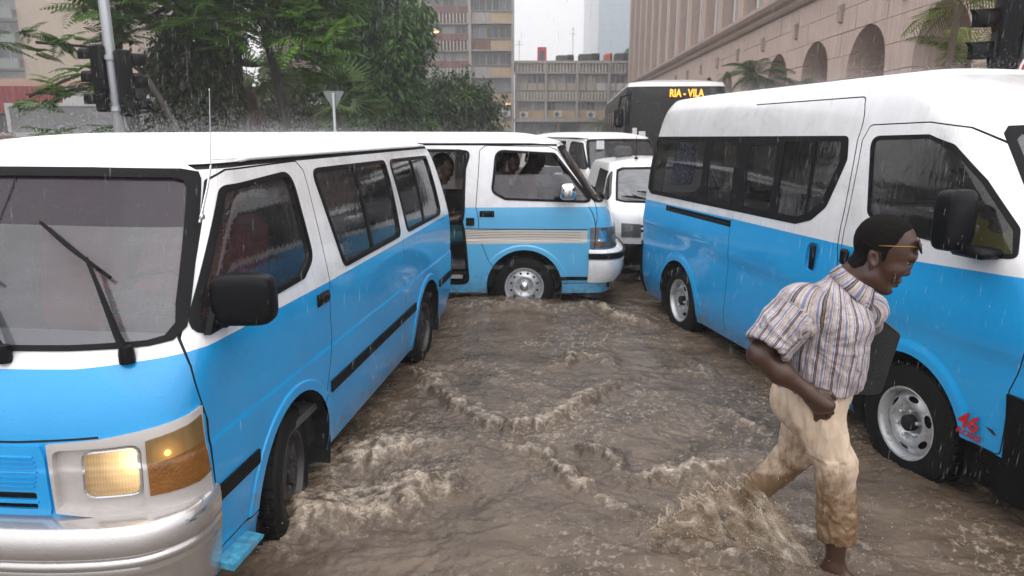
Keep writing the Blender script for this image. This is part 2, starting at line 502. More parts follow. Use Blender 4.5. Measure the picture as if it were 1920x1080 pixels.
class Shell:
    """upright body: rounded plan outline (front, side, rear) that changes with height; s runs round the half outline"""
    def __init__(self, zs, xf, w, xr, D=.3, n=3., Dr=.2, nr=4., disp=None):
        self.xf = pchip(zs, xf); self.w = pchip(zs, w); self.xr = pchip(zs, xr)
        self.D, self.n, self.Dr, self.nr = D, n, Dr, nr
        self.z0, self.z1 = zs[0], zs[-1]
        self.disp = disp
        zn = 1.0; w0 = float(self.w(zn)); q = np.concatenate([np.geomspace(1e-7, .3, 500), np.linspace(.301, PI / 2 - .301, 500), PI / 2 - np.geomspace(.3, 1e-7, 500)])
        def tab(D, n):
            y = w0 * np.sin(q) ** (2 / n); x = D * np.cos(q) ** (2 / n)
            s = np.concatenate([[0], np.cumsum(np.hypot(np.diff(x), np.diff(y)))])
            s += y[0]
            return np.concatenate([[0], s]), np.concatenate([[0], q])
        self.sf, self.qf = tab(D, n); self.sr, self.qr = tab(Dr, nr)
        self.Lf = self.sf[-1]; self.Lr = self.sr[-1]
        self.Ls = float((self.xf(zn) - D) - (self.xr(zn) + Dr))
        self.S = self.Lf + self.Ls + self.Lr
    def P0(self, s, z):
        s = np.asarray(s, float); z = np.asarray(z, float)
        w = self.w(z); xf = self.xf(z); xr = self.xr(z)
        xa = xf - self.D; xb = xr + self.Dr
        th = np.interp(s, self.sf, self.qf); tr = np.interp(self.S - s, self.sr, self.qr)
        sn = np.clip(np.sin(th), 0, 1); cs = np.clip(np.cos(th), 0, 1)
        xF = xa + self.D * cs ** (2 / self.n); yF = w * sn ** (2 / self.n)
        t = np.clip((s - self.Lf) / self.Ls, 0, 1)
        xS = xa + (xb - xa) * t
        sn = np.clip(np.sin(tr), 0, 1); cs = np.clip(np.cos(tr), 0, 1)
        xR = xb - self.Dr * cs ** (2 / self.nr); yR = w * sn ** (2 / self.nr)
        f = s < self.Lf; r = s > self.Lf + self.Ls
        x = np.where(f, xF, np.where(r, xR, xS)); y = np.where(f, yF, np.where(r, yR, w))
        if self.disp is not None:
            y = y + self.disp(x, z) * sstep(.80, .97, y / w)
        return np.stack([x, y, z], -1)
    def N(self, s, z):
        e = 2e-3
        s = np.asarray(s, float); z = np.asarray(z, float)
        a = self.P0(np.minimum(s + e, self.S), z) - self.P0(np.maximum(s - e, 0), z)
        b = self.P0(s, np.minimum(z + e, self.z1)) - self.P0(s, np.maximum(z - e, self.z0))
        n = np.cross(a, b)
        n /= np.maximum(np.linalg.norm(n, axis=-1, keepdims=True), 1e-9)
        return n
    def side(self, pts):
        out = []
        for x, z in pts:
            zz = min(max(z, self.z0), self.z1)
            xf = float(self.xf(zz)); xa = xf - self.D; xb = float(self.xr(zz)) + self.Dr
            if x > xa:
                c = min(1, (x - xa) / self.D) ** (self.n / 2)
                s = float(np.interp(math.acos(min(1, c)), self.qf, self.sf))
            elif x < xb:
                c = min(1, (xb - x) / self.Dr) ** (self.nr / 2)
                s = self.S - float(np.interp(math.acos(min(1, c)), self.qr, self.sr))
            else: s = self.Lf + self.Ls * (xa - x) / (xa - xb)
            out.append((s, z))
        return out
    def front(self, pts):
        out = []
        for y, z in pts:
            w = float(self.w(min(max(z, self.z0), self.z1)))
            q = math.asin(min(1, max(0, y) / w) ** (self.n / 2))
            out.append((float(np.interp(q, self.qf, self.sf)), z))
        return out
    def rear(self, pts):
        out = []
        for y, z in pts:
            w = float(self.w(min(max(z, self.z0), self.z1)))
            q = math.asin(min(1, max(0, y) / w) ** (self.nr / 2))
            out.append((self.S - float(np.interp(q, self.qr, self.sr)), z))
        return out
    def grid(self, step=.08, cstep=.035):
        gx = list(np.arange(.05, self.Lf - .38, step)) + list(np.arange(self.Lf - .38, self.Lf, cstep)) + list(np.arange(self.Lf + .02, self.Lf + self.Ls, step)) + \
             list(np.arange(self.Lf + self.Ls, self.S - self.Lr + .3, cstep)) + list(np.arange(self.S - self.Lr + .3, self.S, step * 1.5))
        gy = np.arange(self.z0 + step * .7, self.z1, step * .85)
        return gx, gy
    def build(self, regs, base, root, merge=('body', 'windscreen', 'grille', 'rear_window'), parents=None, zlines=(), step=.08, mx=.05, xlines=()):
        """regs: dicts p (polygon in s,z), part, mat, off, side; later ones win. base: (part, material)"""
        polys = [r['p'] for r in regs]
        lines = [[(0, z), (self.S, z)] for z in zlines] + [list(l) for l in xlines]
        V2, T = cdt(polys, (0, self.z0, self.S, self.z1), self.grid(step), mx, lines)
        cx = V2[T].mean(1)
        P = self.P0(V2[:, 0], V2[:, 1]); Nn = self.N(V2[:, 0], V2[:, 1])
        a, b, c = P[T[:, 0]], P[T[:, 1]], P[T[:, 2]]
        fl = np.einsum('ij,ij->i', np.cross(b - a, c - a), Nn[T].mean(1)) < 0
        T = T.copy(); T[fl] = T[fl][:, [0, 2, 1]]
        store = {}
        for sd in (1, -1):
            part = np.array([base[0]] * len(T), dtype=object); mat = np.array([base[1]] * len(T), dtype=object); off = np.zeros(len(T))
            for r in regs:
                if r.get('side', 0) not in (0, sd): continue
                m = inpoly(r['p'], cx[:, 0], cx[:, 1])
                if r.get('only'): m &= np.array([x in r['only'] for x in part])
                if r.get('part') is not None: part[m] = r['part']
                if r.get('mat') is not None: mat[m] = r['mat']
                if r.get('off') is not None: off[m] = r['off']
            for key in set(part):
                if key == 'hole': continue
                k2 = key if key.split('#')[0] in merge else (key, sd)
                dst = store.setdefault(k2, dict(V=[], N=[], F=[], mi=[], mats=[]))
                for o in set(off[part == key]):
                    sel = (part == key) & (off == o)
                    tt = T[sel]; mm = mat[sel]
                    u, inv = np.unique(tt, return_inverse=True); inv = inv.reshape(tt.shape)
                    pv = P[u] + Nn[u] * o; nv = Nn[u].copy()
                    if sd < 0: pv = pv * (1, -1, 1); nv = nv * (1, -1, 1); inv = inv[:, [0, 2, 1]]
                    bse = len(dst['V'])
                    dst['V'].extend(pv); dst['N'].extend(nv)
                    for f, m_ in zip(inv, mm):
                        if m_ not in dst['mats']: dst['mats'].append(m_)
                        dst['F'].append(tuple(f + bse)); dst['mi'].append(dst['mats'].index(m_))
                    if abs(o) > 1e-6:
                        cnt = {}
                        for f, m_ in zip(tt, mm):
                            for i in range(3):
                                e = (f[i], f[(i + 1) % 3]); kk = (min(e), max(e))
                                cnt[kk] = None if kk in cnt else (e, m_)
                        for v in cnt.values():
                            if v is None: continue
                            (i, j), m_ = v
                            q = [P[i] + Nn[i] * o, P[j] + Nn[j] * o, P[j] - Nn[j] * .002, P[i] - Nn[i] * .002]
                            if o < 0: q = [P[i] + Nn[i] * o, P[j] + Nn[j] * o, P[j] + Nn[j] * .0, P[i] + Nn[i] * .0]
                            q = [np.array(x) * (1, sd, 1) for x in q]
                            if sd > 0: q = q[::-1]
                            n = np.cross(q[1] - q[0], q[2] - q[0]); n /= max(np.linalg.norm(n), 1e-9)
                            bse = len(dst['V']); dst['V'].extend(q); dst['N'].extend([n] * 4)
                            dst['F'].append((bse, bse + 1, bse + 2, bse + 3)); dst['mi'].append(dst['mats'].index(m_))
        objs = {}; parents = parents or {}
        def make(k2):
            if k2 in objs: return objs[k2]
            key = k2 if isinstance(k2, str) else k2[0]
            par = root
            if key in parents:
                pk = parents[key]
                pk2 = pk if pk.split('#')[0] in merge else (pk, k2[1] if not isinstance(k2, str) else 1)
                if pk2 in store: par = make(pk2)
            d = store[k2]
            o = rawmesh(key.split('#')[0], d['V'], d['F'], [bpy_m for bpy_m in d['mats']], d['mi'], par, True, d['N'])
            objs[k2] = o
            return o
        for k2 in store: make(k2)
        return objs
    def roof(self, root, m, crown=.12, nq=12, p=2.2, extra=None, name='roof', med=.9, ns=140):
        s = np.concatenate([np.linspace(0, self.Lf - .3, 14, endpoint=False), np.linspace(self.Lf - .3, self.Lf, 16, endpoint=False), np.linspace(self.Lf, self.Lf + self.Ls, 50, endpoint=False), np.linspace(self.Lf + self.Ls, self.S, 26)])
        B = self.P0(s, np.full(len(s), self.z1))
        xf = float(self.xf(self.z1)); xr = float(self.xr(self.z1)); wt = float(self.w(self.z1)) * med
        full = np.concatenate([B, (B * (1, -1, 1))[::-1][1:-1]])
        V = []; n = len(full); F = []
        for k in range(nq + 1):
            q = k / nq * .999
            xc = np.clip(full[:, 0], xr + wt, xf - wt)
            x = full[:, 0] + (xc - full[:, 0]) * q; y = full[:, 1] * (1 - q)
            z = self.z1 + crown * (1 - (1 - q) ** p)
            zz = np.full(n, z)
            if extra is not None: zz = zz + extra(x, y) * sstep(0, .5, q)
            V.append(np.stack([x, y, zz], -1))
        V = np.concatenate(V)
        for k in range(nq):
            for j in range(n):
                F.append((k * n + j, k * n + (j + 1) % n, (k + 1) * n + (j + 1) % n, (k + 1) * n + j))
        return rawmesh(name, V, F, m, None, root, True)
    def sweep(self, prof, root, name, mats, s0=0, s1=None, ns=40, both=True, mi=None, closed=True, smooth_ang=35, taper=0.):
        """profile [(offset, z)] carried round the outline from s0 to s1 (mirrored across the nose when s0 is 0)"""
        if s1 is None: s1 = self.Lf
        s = np.linspace(s0, s1, ns)
        if s0 == 0 and s1 > self.Lf - .35: s = np.concatenate([np.linspace(0, self.Lf - .4, 8, endpoint=False), np.linspace(self.Lf - .4, s1, ns)])
        rows = []
        for (o, z) in prof:
            zz = np.full(len(s), z); zc = np.clip(zz, self.z0 + .01, self.z1 - .01)
            pt = self.P0(s, zc); nn = self.N(s, zc); nn[:, 2] = 0
            nn /= np.linalg.norm(nn, axis=1, keepdims=True)
            pt = pt + nn * (o * (1 - taper * sstep(self.Lf - .30, self.Lf + .02, s)))[:, None]; pt[:, 2] = z
            if s0 == 0: pt = np.concatenate([(pt * (1, -1, 1))[::-1][:-1], pt])
            rows.append(pt)
        V = np.concatenate(rows); n = len(rows[0]); k = len(prof); F = []; MI = []
        for i in range(k if closed else k - 1):
            for j in range(n - 1):
                F.append((i * n + j, i * n + j + 1, ((i + 1) % k) * n + j + 1, ((i + 1) % k) * n + j)); MI.append(mi[i] if mi else 0)
        if closed:
            F.append(tuple(i * n for i in range(k))); F.append(tuple(i * n + n - 1 for i in range(k - 1, -1, -1))); MI += [0, 0]
        o = rawmesh(name, V, F, mats, MI, root, True)
        bm = bmesh.new(); bm.from_mesh(o.data); bmesh.ops.recalc_face_normals(bm, faces=bm.faces); bm.to_mesh(o.data); bm.free()
        sharp_edges(o.data, smooth_ang)
        return o
def disc_holes(name, R1, R0, hr, holes, m, parent, y=0, side=-1, mx=.02):
    """steel wheel disc: ring R0..R1 with holes (2D polygons), height over radius hr(r); axis y"""
    n = 40
    outer = [(R1 * math.cos(2 * PI * k / n), R1 * math.sin(2 * PI * k / n)) for k in range(n)]
    g = np.arange(-R1, R1, .018)
    V2, T = cdt([outer] + holes, (-R1 * 1.05, -R1 * 1.05, R1 * 1.05, R1 * 1.05), (g, g), mx)
    c = V2[T].mean(1)
    ok = inpoly(outer, c[:, 0], c[:, 1])
    for h in holes: ok &= ~inpoly(h, c[:, 0], c[:, 1])
    T = T[ok]; u, inv = np.unique(T, return_inverse=True); inv = inv.reshape(T.shape)
    P = V2[u]; r = np.hypot(P[:, 0], P[:, 1])
    V = np.stack([P[:, 0], y + side * hr(r), P[:, 1]], -1)
    if side > 0: inv = inv[:, [0, 2, 1]]
    return rawmesh(name, V, inv, m, None, parent, True)
def wheel(parent, loc, Rt, Rr, width, side, mt, mr, md, style='round', nut=5, steer=0., capm=None):
    """wheel: tyre mesh with rim, hub and nuts as children. side: +1 outer face towards +y"""
    b = MB(); w = width / 2
    prof = [(Rr * .94, -w * .8), (Rr, -w * .95), (Rt * .86, -w), (Rt * .97, -w * .82), (Rt, -w * .6), (Rt, w * .6), (Rt * .97, w * .82), (Rt * .90, w * .98), (Rt * .84, w * 1.0), (Rr * 1.06, w * .97), (Rr, w * .9), (Rr * .93, w * .8)]
    b.lathe(prof, 48)
    # tread blocks
    for k in range(44):
        a = 2 * PI * k / 44
        for (ya, yb) in ((-w * .78, -w * .34), (-w * .28, w * .28), (w * .34, w * .78)):
            a2 = a + (.03 if abs(ya + yb) < .01 else 0)
            V = []
            for rr in (Rt * .985, Rt + .009):
                for (da, yy) in ((-.052, ya), (.052, ya), (.052, yb), (-.052, yb)):
                    V.append((rr * math.cos(a2 + da), yy, rr * math.sin(a2 + da)))
            b.add(V, [(4, 5, 6, 7), (0, 1, 5, 4), (1, 2, 6, 5), (2, 3, 7, 6), (3, 0, 4, 7)])
    o = b.build('wheel', mt, parent, auto=35)
    o.location = loc; o.rotation_euler = (0, random.uniform(-1, 1), steer)
    f = w * .86 * side
    r = MB(); r.lathe([(Rr * 1.03, f * 1.05), (Rr * 1.0, f * 1.12), (Rr * .95, f * 1.08), (Rr * .92, f * .9), (Rr * .88, f * .62), (Rr * .86, 0), (Rr * .8, -f * .8)], 48)
    r.build('rim', mr, o, auto=40)
    holes = []
    if style == 'round':
        for k in range(12):
            a = 2 * PI * k / 12
            holes.append([(Rr * .70 * math.cos(a) + Rr * .062 * math.cos(q), Rr * .70 * math.sin(a) + Rr * .062 * math.sin(q)) for q in np.linspace(0, 2 * PI, 10, endpoint=False)])
        hr = lambda q: f * side * (.70 + .28 * np.exp(-((q - Rr * .52) / (Rr * .12)) ** 2) - .22 * sstep(Rr * .75, Rr * .9, q) - .1 * sstep(Rr * .4, Rr * .2, q))
    else:
        for k in range(6):
            a = 2 * PI * k / 6 + .3
            holes.append([((Rr * .70 + Rr * .07 * math.cos(q)) * math.cos(a + .25 * math.sin(q)), (Rr * .70 + Rr * .07 * math.cos(q)) * math.sin(a + .25 * math.sin(q))) for q in np.linspace(0, 2 * PI, 14, endpoint=False)])
        hr = lambda q: f * side * (.62 + .30 * np.exp(-((q - Rr * .58) / (Rr * .15)) ** 2) - .2 * sstep(Rr * .78, Rr * .9, q) - .25 * sstep(Rr * .44, Rr * .3, q))
    disc_holes('wheel_disc', Rr * .9, 0, hr, holes, mr, o, 0, side)
    d = MB(); d.lathe([(.001, f * .25), (Rr * .88, f * .25)], 24); d.build('brake_drum', md, o)
    h = MB(); h.lathe([(Rr * .22, f * .5), (Rr * .22, f * .92), (Rr * .17, f * 1.02), (.001, f * 1.05)], 20); h.build('hub_cap', capm or mr, o, auto=40)
    for k in range(nut):
        a = 2 * PI * k / nut + .2; q = MB()
        q.lathe([(Rr * .055, f * .6), (Rr * .055, f * .95), (Rr * .035, f * 1.0), (.001, f * 1.0)], 6, c=(Rr * .36 * math.cos(a), 0, Rr * .36 * math.sin(a)))
        q.build('wheel_nut', mr, o)
    return o
# ================================================================== materials shared by the vehicles
WHITE = M('white_paint', (.80, .80, .81), .22, coat=.8, var=.03, vs=3, streak=.10, drops=.2, ds=120, dirt=(.55, .54, .52), dirts=2.2, lining=(.055, .055, .058))
WHITE2 = M('white_paint_far', (.80, .80, .80), .25, coat=.6, var=.03, vs=3, lining=(.055, .055, .058))
BLUEA = M('blue_paint_near', (.004, .275, .64), .3, spec=.4, coat=.7, var=.07, vs=2.2, drops=.22, ds=110, c2=(.012, .33, .69), dirt=(.02, .25, .55), dirts=1.7, lining=(.055, .055, .058), mud=.55)
BLUEB = M('blue_paint_pale', (.07, .40, .70), .3, coat=.7, var=.07, vs=2.0, drops=.3, ds=120, c2=(.11, .46, .76), lining=(.055, .055, .058), mud=.55)
BLUEC = M('blue_paint_right', (.006, .295, .68), .3, spec=.4, coat=.75, var=.06, vs=1.8, drops=.22, ds=115, c2=(.02, .36, .73), lining=(.055, .055, .058), mud=.55)
BLACK = M('black_rubber', (.010, .010, .011), .55, spec=.10, var=.3, bmp=.05)
BLACKP = M('black_plastic', (.006, .006, .007), .4, spec=.14, var=.25, bmp=.08, bs=160, drops=.3)
ROOFW = M('rain_beaten_white_roof', (.71, .71, .72), .65, spec=.3, var=.03, vs=3, bmp=.25, bs=70, dirt=(.62, .61, .59), dirts=1.6, lining=(.055, .055, .058))
SEAM = M('panel_gap', (.015, .016, .02), .8)
TYRE = M('tyre_rubber', (.009, .009, .009), .62, spec=.2, var=.35, vs=30, bmp=.2, bs=90)
STEEL = M('painted_steel_rim', (.56, .57, .58), .34, metal=.55, var=.15, vs=14, dirt=(.14, .11, .08), dirts=16)
DARKRIM = M('dark_dirty_rim', (.05, .05, .052), .4, metal=.5, var=.3, vs=20, dirt=(.06, .045, .03), dirts=12)
DARK = M('dark_cavity', (.008, .008, .009), .9)
CHROME = M('chrome', (.75, .76, .78), .08, metal=1.)
SILVER = M('silver_plastic', (.56, .53, .51), .3, metal=.35, coat=.4, var=.06, vs=4, drops=.15, dirt=(.44, .41, .39), dirts=4)
def scuffed():
    """silver bumper paint, rubbed through to dark and blue at its corners only"""
    m, nt, out = newmat('scuffed_silver')
    p = nt.nodes.new('ShaderNodeBsdfPrincipled'); nt.links.new(p.outputs[0], out.inputs[0])
    tc = nt.nodes.new('ShaderNodeTexCoord').outputs['Object']
    sx = nt.nodes.new('ShaderNodeSeparateXYZ'); nt.links.new(tc, sx.inputs[0])
    ab = nt.nodes.new('ShaderNodeMath'); ab.operation = 'ABSOLUTE'; nt.links.new(sx.outputs[1], ab.inputs[0])
    n1 = noise(nt, mapping(nt, tc, (3.5, 3.5, 16), (0, R(14), 0)), 2.2, 6, .72, .5)
    ad = nt.nodes.new('ShaderNodeMath'); ad.operation = 'MULTIPLY_ADD'; nt.links.new(ab.outputs[0], ad.inputs[0]); ad.inputs[1].default_value = .9; ad.inputs[2].default_value = -.72
    sm = nt.nodes.new('ShaderNodeMath'); nt.links.new(ad.outputs[0], sm.inputs[0]); nt.links.new(n1, sm.inputs[1])
    k = ramp(nt, sm.outputs[0], [(.655, 0.), (.72, 1.)])
    base = mixc(nt, noise(nt, tc, 3, 4), (.50, .48, .47), (.60, .575, .56))
    sc = mixc(nt, noise(nt, tc, 14, 4), (.012, .016, .022), (.05, .22, .34))
    nt.links.new(mixc(nt, k, base, sc), p.inputs['Base Color'])
    p.inputs['Metallic'].default_value = .72; p.inputs['Roughness'].default_value = .24; p.inputs['Coat Weight'].default_value = .5; p.inputs['Coat Roughness'].default_value = .06
    nb = bump(nt, drops_height(nt, tc, 120), .2, .004); nt.links.new(nb, p.inputs['Normal'])
    return m
SILVERW = scuffed()
RED = M('red_cloth', (.52, .035, .03), .75, var=.15, bmp=.15, bs=200)
GREYC = M('grey_seat_cloth', (.07, .07, .075), .85, var=.2, bmp=.15, bs=200)
DASH = M('pale_grey_dash', (.62, .63, .65), .6, var=.1, bmp=.08)
INNER = M('grey_headlining', (.16, .16, .165), .85, var=.1)
GL_SCREEN = glass('windscreen_glass', (.55, .57, .60), .20, (.52, .53, .57), 1.0, .18, 1.2)
GL_TINTBAND = glass('sun_strip_film', (.10, .065, .09), .40, (.115, .085, .115), .8, .2, 2.5)
GL_DARK = glass('tinted_side_glass', (.13, .14, .15), .05, (.30, .30, .31), 1.0, .45, 3)
GL_SIDE = glass('side_glass', (.30, .31, .32), .07, (.30, .30, .31), 1.0, .45, 3)
GL_CLEAR = glass('clear_glass', (.62, .64, .66), .10, (.5, .5, .52), 1.0, .2, 3)
GL_OPEN = glass('plain_side_glass', (.72, .74, .76), .03, (.4, .4, .42), .8, .2, 3)
GL_FOG = glass('fogged_glass', (.5, .52, .54), .62, (.52, .53, .55), 1.0, .2, 2)
AMBER = M('amber_lens', (.14, .050, .005), .16, spec=.4, coat=.6, var=.35, vs=16, bmp=.5, bs=90, c2=(.23, .09, .011))
def smoky():
    """smoked side lens with a small lit bulb behind it"""
    m, nt, out = newmat('smoky_clear_lens'); p = nt.nodes.new('ShaderNodeBsdfPrincipled'); nt.links.new(p.outputs[0], out.inputs[0])
    tc = nt.nodes.new('ShaderNodeTexCoord').outputs['Object']
    wv = nt.nodes.new('ShaderNodeTexWave'); wv.inputs['Scale'].default_value = 17; wv.bands_direction = 'Y'; nt.links.new(tc, wv.inputs['Vector'])
    nt.links.new(mixc(nt, noise(nt, tc, 9, 4), (.075, .048, .018), (.16, .11, .045)), p.inputs['Base Color']); p.inputs['Roughness'].default_value = .14; p.inputs['Coat Weight'].default_value = .6
    d = nt.nodes.new('ShaderNodeVectorMath'); d.operation = 'DISTANCE'; nt.links.new(tc, d.inputs[0]); d.inputs[1].default_value = (.872, .790, .850)
    p.inputs['Emission Color'].default_value = (1, .46, .10, 1); nt.links.new(ramp(nt, d.outputs['Value'], [(0., 1.), (.022, .35), (.055, .10), (.11, .02)]), p.inputs['Emission Strength'])
    nt.links.new(bump(nt, wv.outputs['Fac'], .35, .004), p.inputs['Normal']); return m
SMOKY = smoky()
LENSR = M('red_lens', (.45, .012, .012), .15, coat=1.)
def lit_lens():
    m, nt, out = newmat('lit_headlamp_lens')
    p = nt.nodes.new('ShaderNodeBsdfPrincipled'); nt.links.new(p.outputs[0], out.inputs[0])
    p.inputs['Base Color'].default_value = (.22, .14, .07, 1); p.inputs['Roughness'].default_value = .1; p.inputs['Coat Weight'].default_value = 1
    tc = nt.nodes.new('ShaderNodeTexCoord').outputs['Object']
    ds = nt.nodes.new('ShaderNodeVectorMath'); ds.operation = 'DISTANCE'; nt.links.new(tc, ds.inputs[0]); ds.inputs[1].default_value = (.86, .690, .835)
    mr = ramp(nt, ds.outputs['Value'], [(.0, 1.0), (.035, .55), (.08, .17), (.13, .06), (.19, .028)])
    wv = nt.nodes.new('ShaderNodeTexWave'); wv.inputs['Scale'].default_value = 34; wv.bands_direction = 'Y'; nt.links.new(tc, wv.inputs['Vector'])
    wv2 = nt.nodes.new('ShaderNodeTexWave'); wv2.inputs['Scale'].default_value = 13; wv2.bands_direction = 'Z'; nt.links.new(tc, wv2.inputs['Vector'])
    pm = nt.nodes.new('ShaderNodeMath'); pm.operation = 'MULTIPLY_ADD'; nt.links.new(wv.outputs['Fac'], pm.inputs[0]); pm.inputs[1].default_value = .22; pm.inputs[2].default_value = .85
    q = nt.nodes.new('ShaderNodeMath'); q.operation = 'MULTIPLY'; nt.links.new(mr, q.inputs[0]); nt.links.new(pm.outputs[0], q.inputs[1])
    q2 = nt.nodes.new('ShaderNodeMath'); q2.operation = 'MULTIPLY'; nt.links.new(q.outputs[0], q2.inputs[0]); q2.inputs[1].default_value = 5.5
    p.inputs['Emission Color'].default_value = (1, .66, .30, 1); nt.links.new(q2.outputs[0], p.inputs['Emission Strength'])
    b = nt.nodes.new('ShaderNodeMath'); nt.links.new(wv.outputs['Fac'], b.inputs[0]); nt.links.new(wv2.outputs['Fac'], b.inputs[1])
    nt.links.new(bump(nt, b.outputs[0], .5, .004), p.inputs['Normal'])
    return m
LITLENS = lit_lens()
LAMPCLEAR = glass('clear_lamp_lens', (.8, .8, .82), .25, (.45, .47, .5), 1., .1)
BULB = M('lit_orange_bulb', (1, .4, .05), .4, emit=(1, .36, .06), es=6)

def local_px(o): return o
def seat(root, x, y, m, w=.25, head=True, h=.62, back=-.02):
    b = MB(); b.bbox((x, y, .83), (.24, w, .08), .05)
    o = b.build('seat', m, root, auto=40)
    b = MB(); b.bbox((x - .22 + back, y, .90 + h / 2), (.06, w * .95, h / 2), .055, Matrix.Rotation(R(-8), 3, 'Y'))
    b.build('backrest', m, o, auto=40)
    if head:
        b = MB(); b.bbox((x - .28 + back, y, .90 + h + .10), (.05, .13, .09), .05, Matrix.Rotation(R(-8), 3, 'Y'))
        b.build('headrest', m, o, auto=40)
    return o
def interior(root, xf, w, xr, rows, seatm, benchm, driver_side=1, dashz=1.12, dm=None, front=True):
    b = MB(); b.box((xr + .1, -w + .04, .50), (xf - .12, w - .04, .54)); b.build('floor_panel', GREYC, root)
    b = MB()
    b.prism([(xf - .10, dashz - .02), (xf - .40, dashz + .03), (xf - .52, dashz - .03), (xf - .48, dashz - .42), (xf - .12, dashz - .5)], lambda p: (p[0], -w + .07, p[1]), lambda p: (p[0], w - .07, p[1]))
    b.build('dashboard', dm or DASH, root, auto=50)
    b = MB(); cs = Vector((xf - .62, driver_side * w * .45, dashz + .05)); rt = Matrix.Rotation(R(-35), 3, 'Y')
    b.tube([cs + rt @ Vector((0, .19 * math.cos(a), .19 * math.sin(a))) for a in np.linspace(0, 2 * PI, 24, endpoint=False)], .014, 6, closed=True)
    b.tube([cs + rt @ Vector((0, -.19, 0)), cs, cs + rt @ Vector((0, .19, 0))], .014, 6)
    b.tube([cs, cs + rt @ Vector((.3, 0, -.0)) + Vector((.05, 0, -.25))], .02, 6)
    b.build('steering_wheel', BLACKP, root, auto=40)
    if front:
        for sy in (1, -1): seat(root, xf - .95, sy * w * .45, seatm)
    for x in rows:
        for sy in (-.45, .45): seat(root, x, sy * w, benchm, .34, False, .5)
def underside(root, w, x0, x1, arches, z=.30):
    b = MB(); b.box((x1, -w + .1, z), (x0, w - .1, .5)); b.build('underbody', DARK, root)
    for (xc, Ra) in arches:
        for sd in (1, -1):
            b = MB(); n = 20; V = []; F = []
            for k in range(n + 1):
                a = -.35 + (PI + .7) * k / n
                for yy in (w - .012, w - .36): V.append((xc + Ra * math.cos(a), sd * yy, .32 + Ra * math.sin(a)))
            for k in range(n): F.append((2 * k, 2 * k + 1, 2 * k + 3, 2 * k + 2))
            F.append(tuple(2 * k + 1 for k in range(n + 1)))
            b.add(V, F); b.build('wheel_well', DARK, root)
def arch_poly(sh, xc, Ra, zc=.32, n=28, zmin=None):
    z0 = sh.z0 if zmin is None else zmin
    P = [(xc + Ra * math.cos(a), zc + Ra * math.sin(a)) for a in np.linspace(-.12, PI + .12, n)]
    return sh.side([(xc + Ra * .98, z0)] + P + [(xc - Ra * .98, z0)])
def wiper(sh, root, base, top, b0, b1, name='wiper'):
    def on(p, o):
        s, z = sh.front([(abs(p[0]), p[1])])[0]
        q = sh.P0(s, z) + sh.N(s, z) * o
        return Vector((q[0], q[1] if p[0] >= 0 else -q[1], q[2]))
    B, T = on(base, .02), on(top, .045)
    b = MB(); b.tube([B, B * .85 + T * .15 + Vector((.01, 0, .01)), B * .3 + T * .7, T], [.017, .014, .009, .007], 6)
    b.lathe([(.001, .03), (.022, .028), (.026, 0), (.026, -.03)], 12, 'z', B)
    o = b.build(name, BLACKP, root, auto=40)
    pts = [on((b0[0] + (b1[0] - b0[0]) * t, b0[1] + (b1[1] - b0[1]) * t), .018) for t in np.linspace(0, 1, 9)]
    c = MB(); c.tube(pts, .007, 5)
    up = [p + Vector((.018, 0, .012)) for p in pts[1:-1]]
    c.tube(up, [.004, .006, .008, .009, .008, .006, .004], 5)
    for k in (1, 3, 5, 7): c.tube([pts[k], up[k - 1]], .005, 4)
    c.build('wiper_blade', BLACK, o, auto=40)
    return o

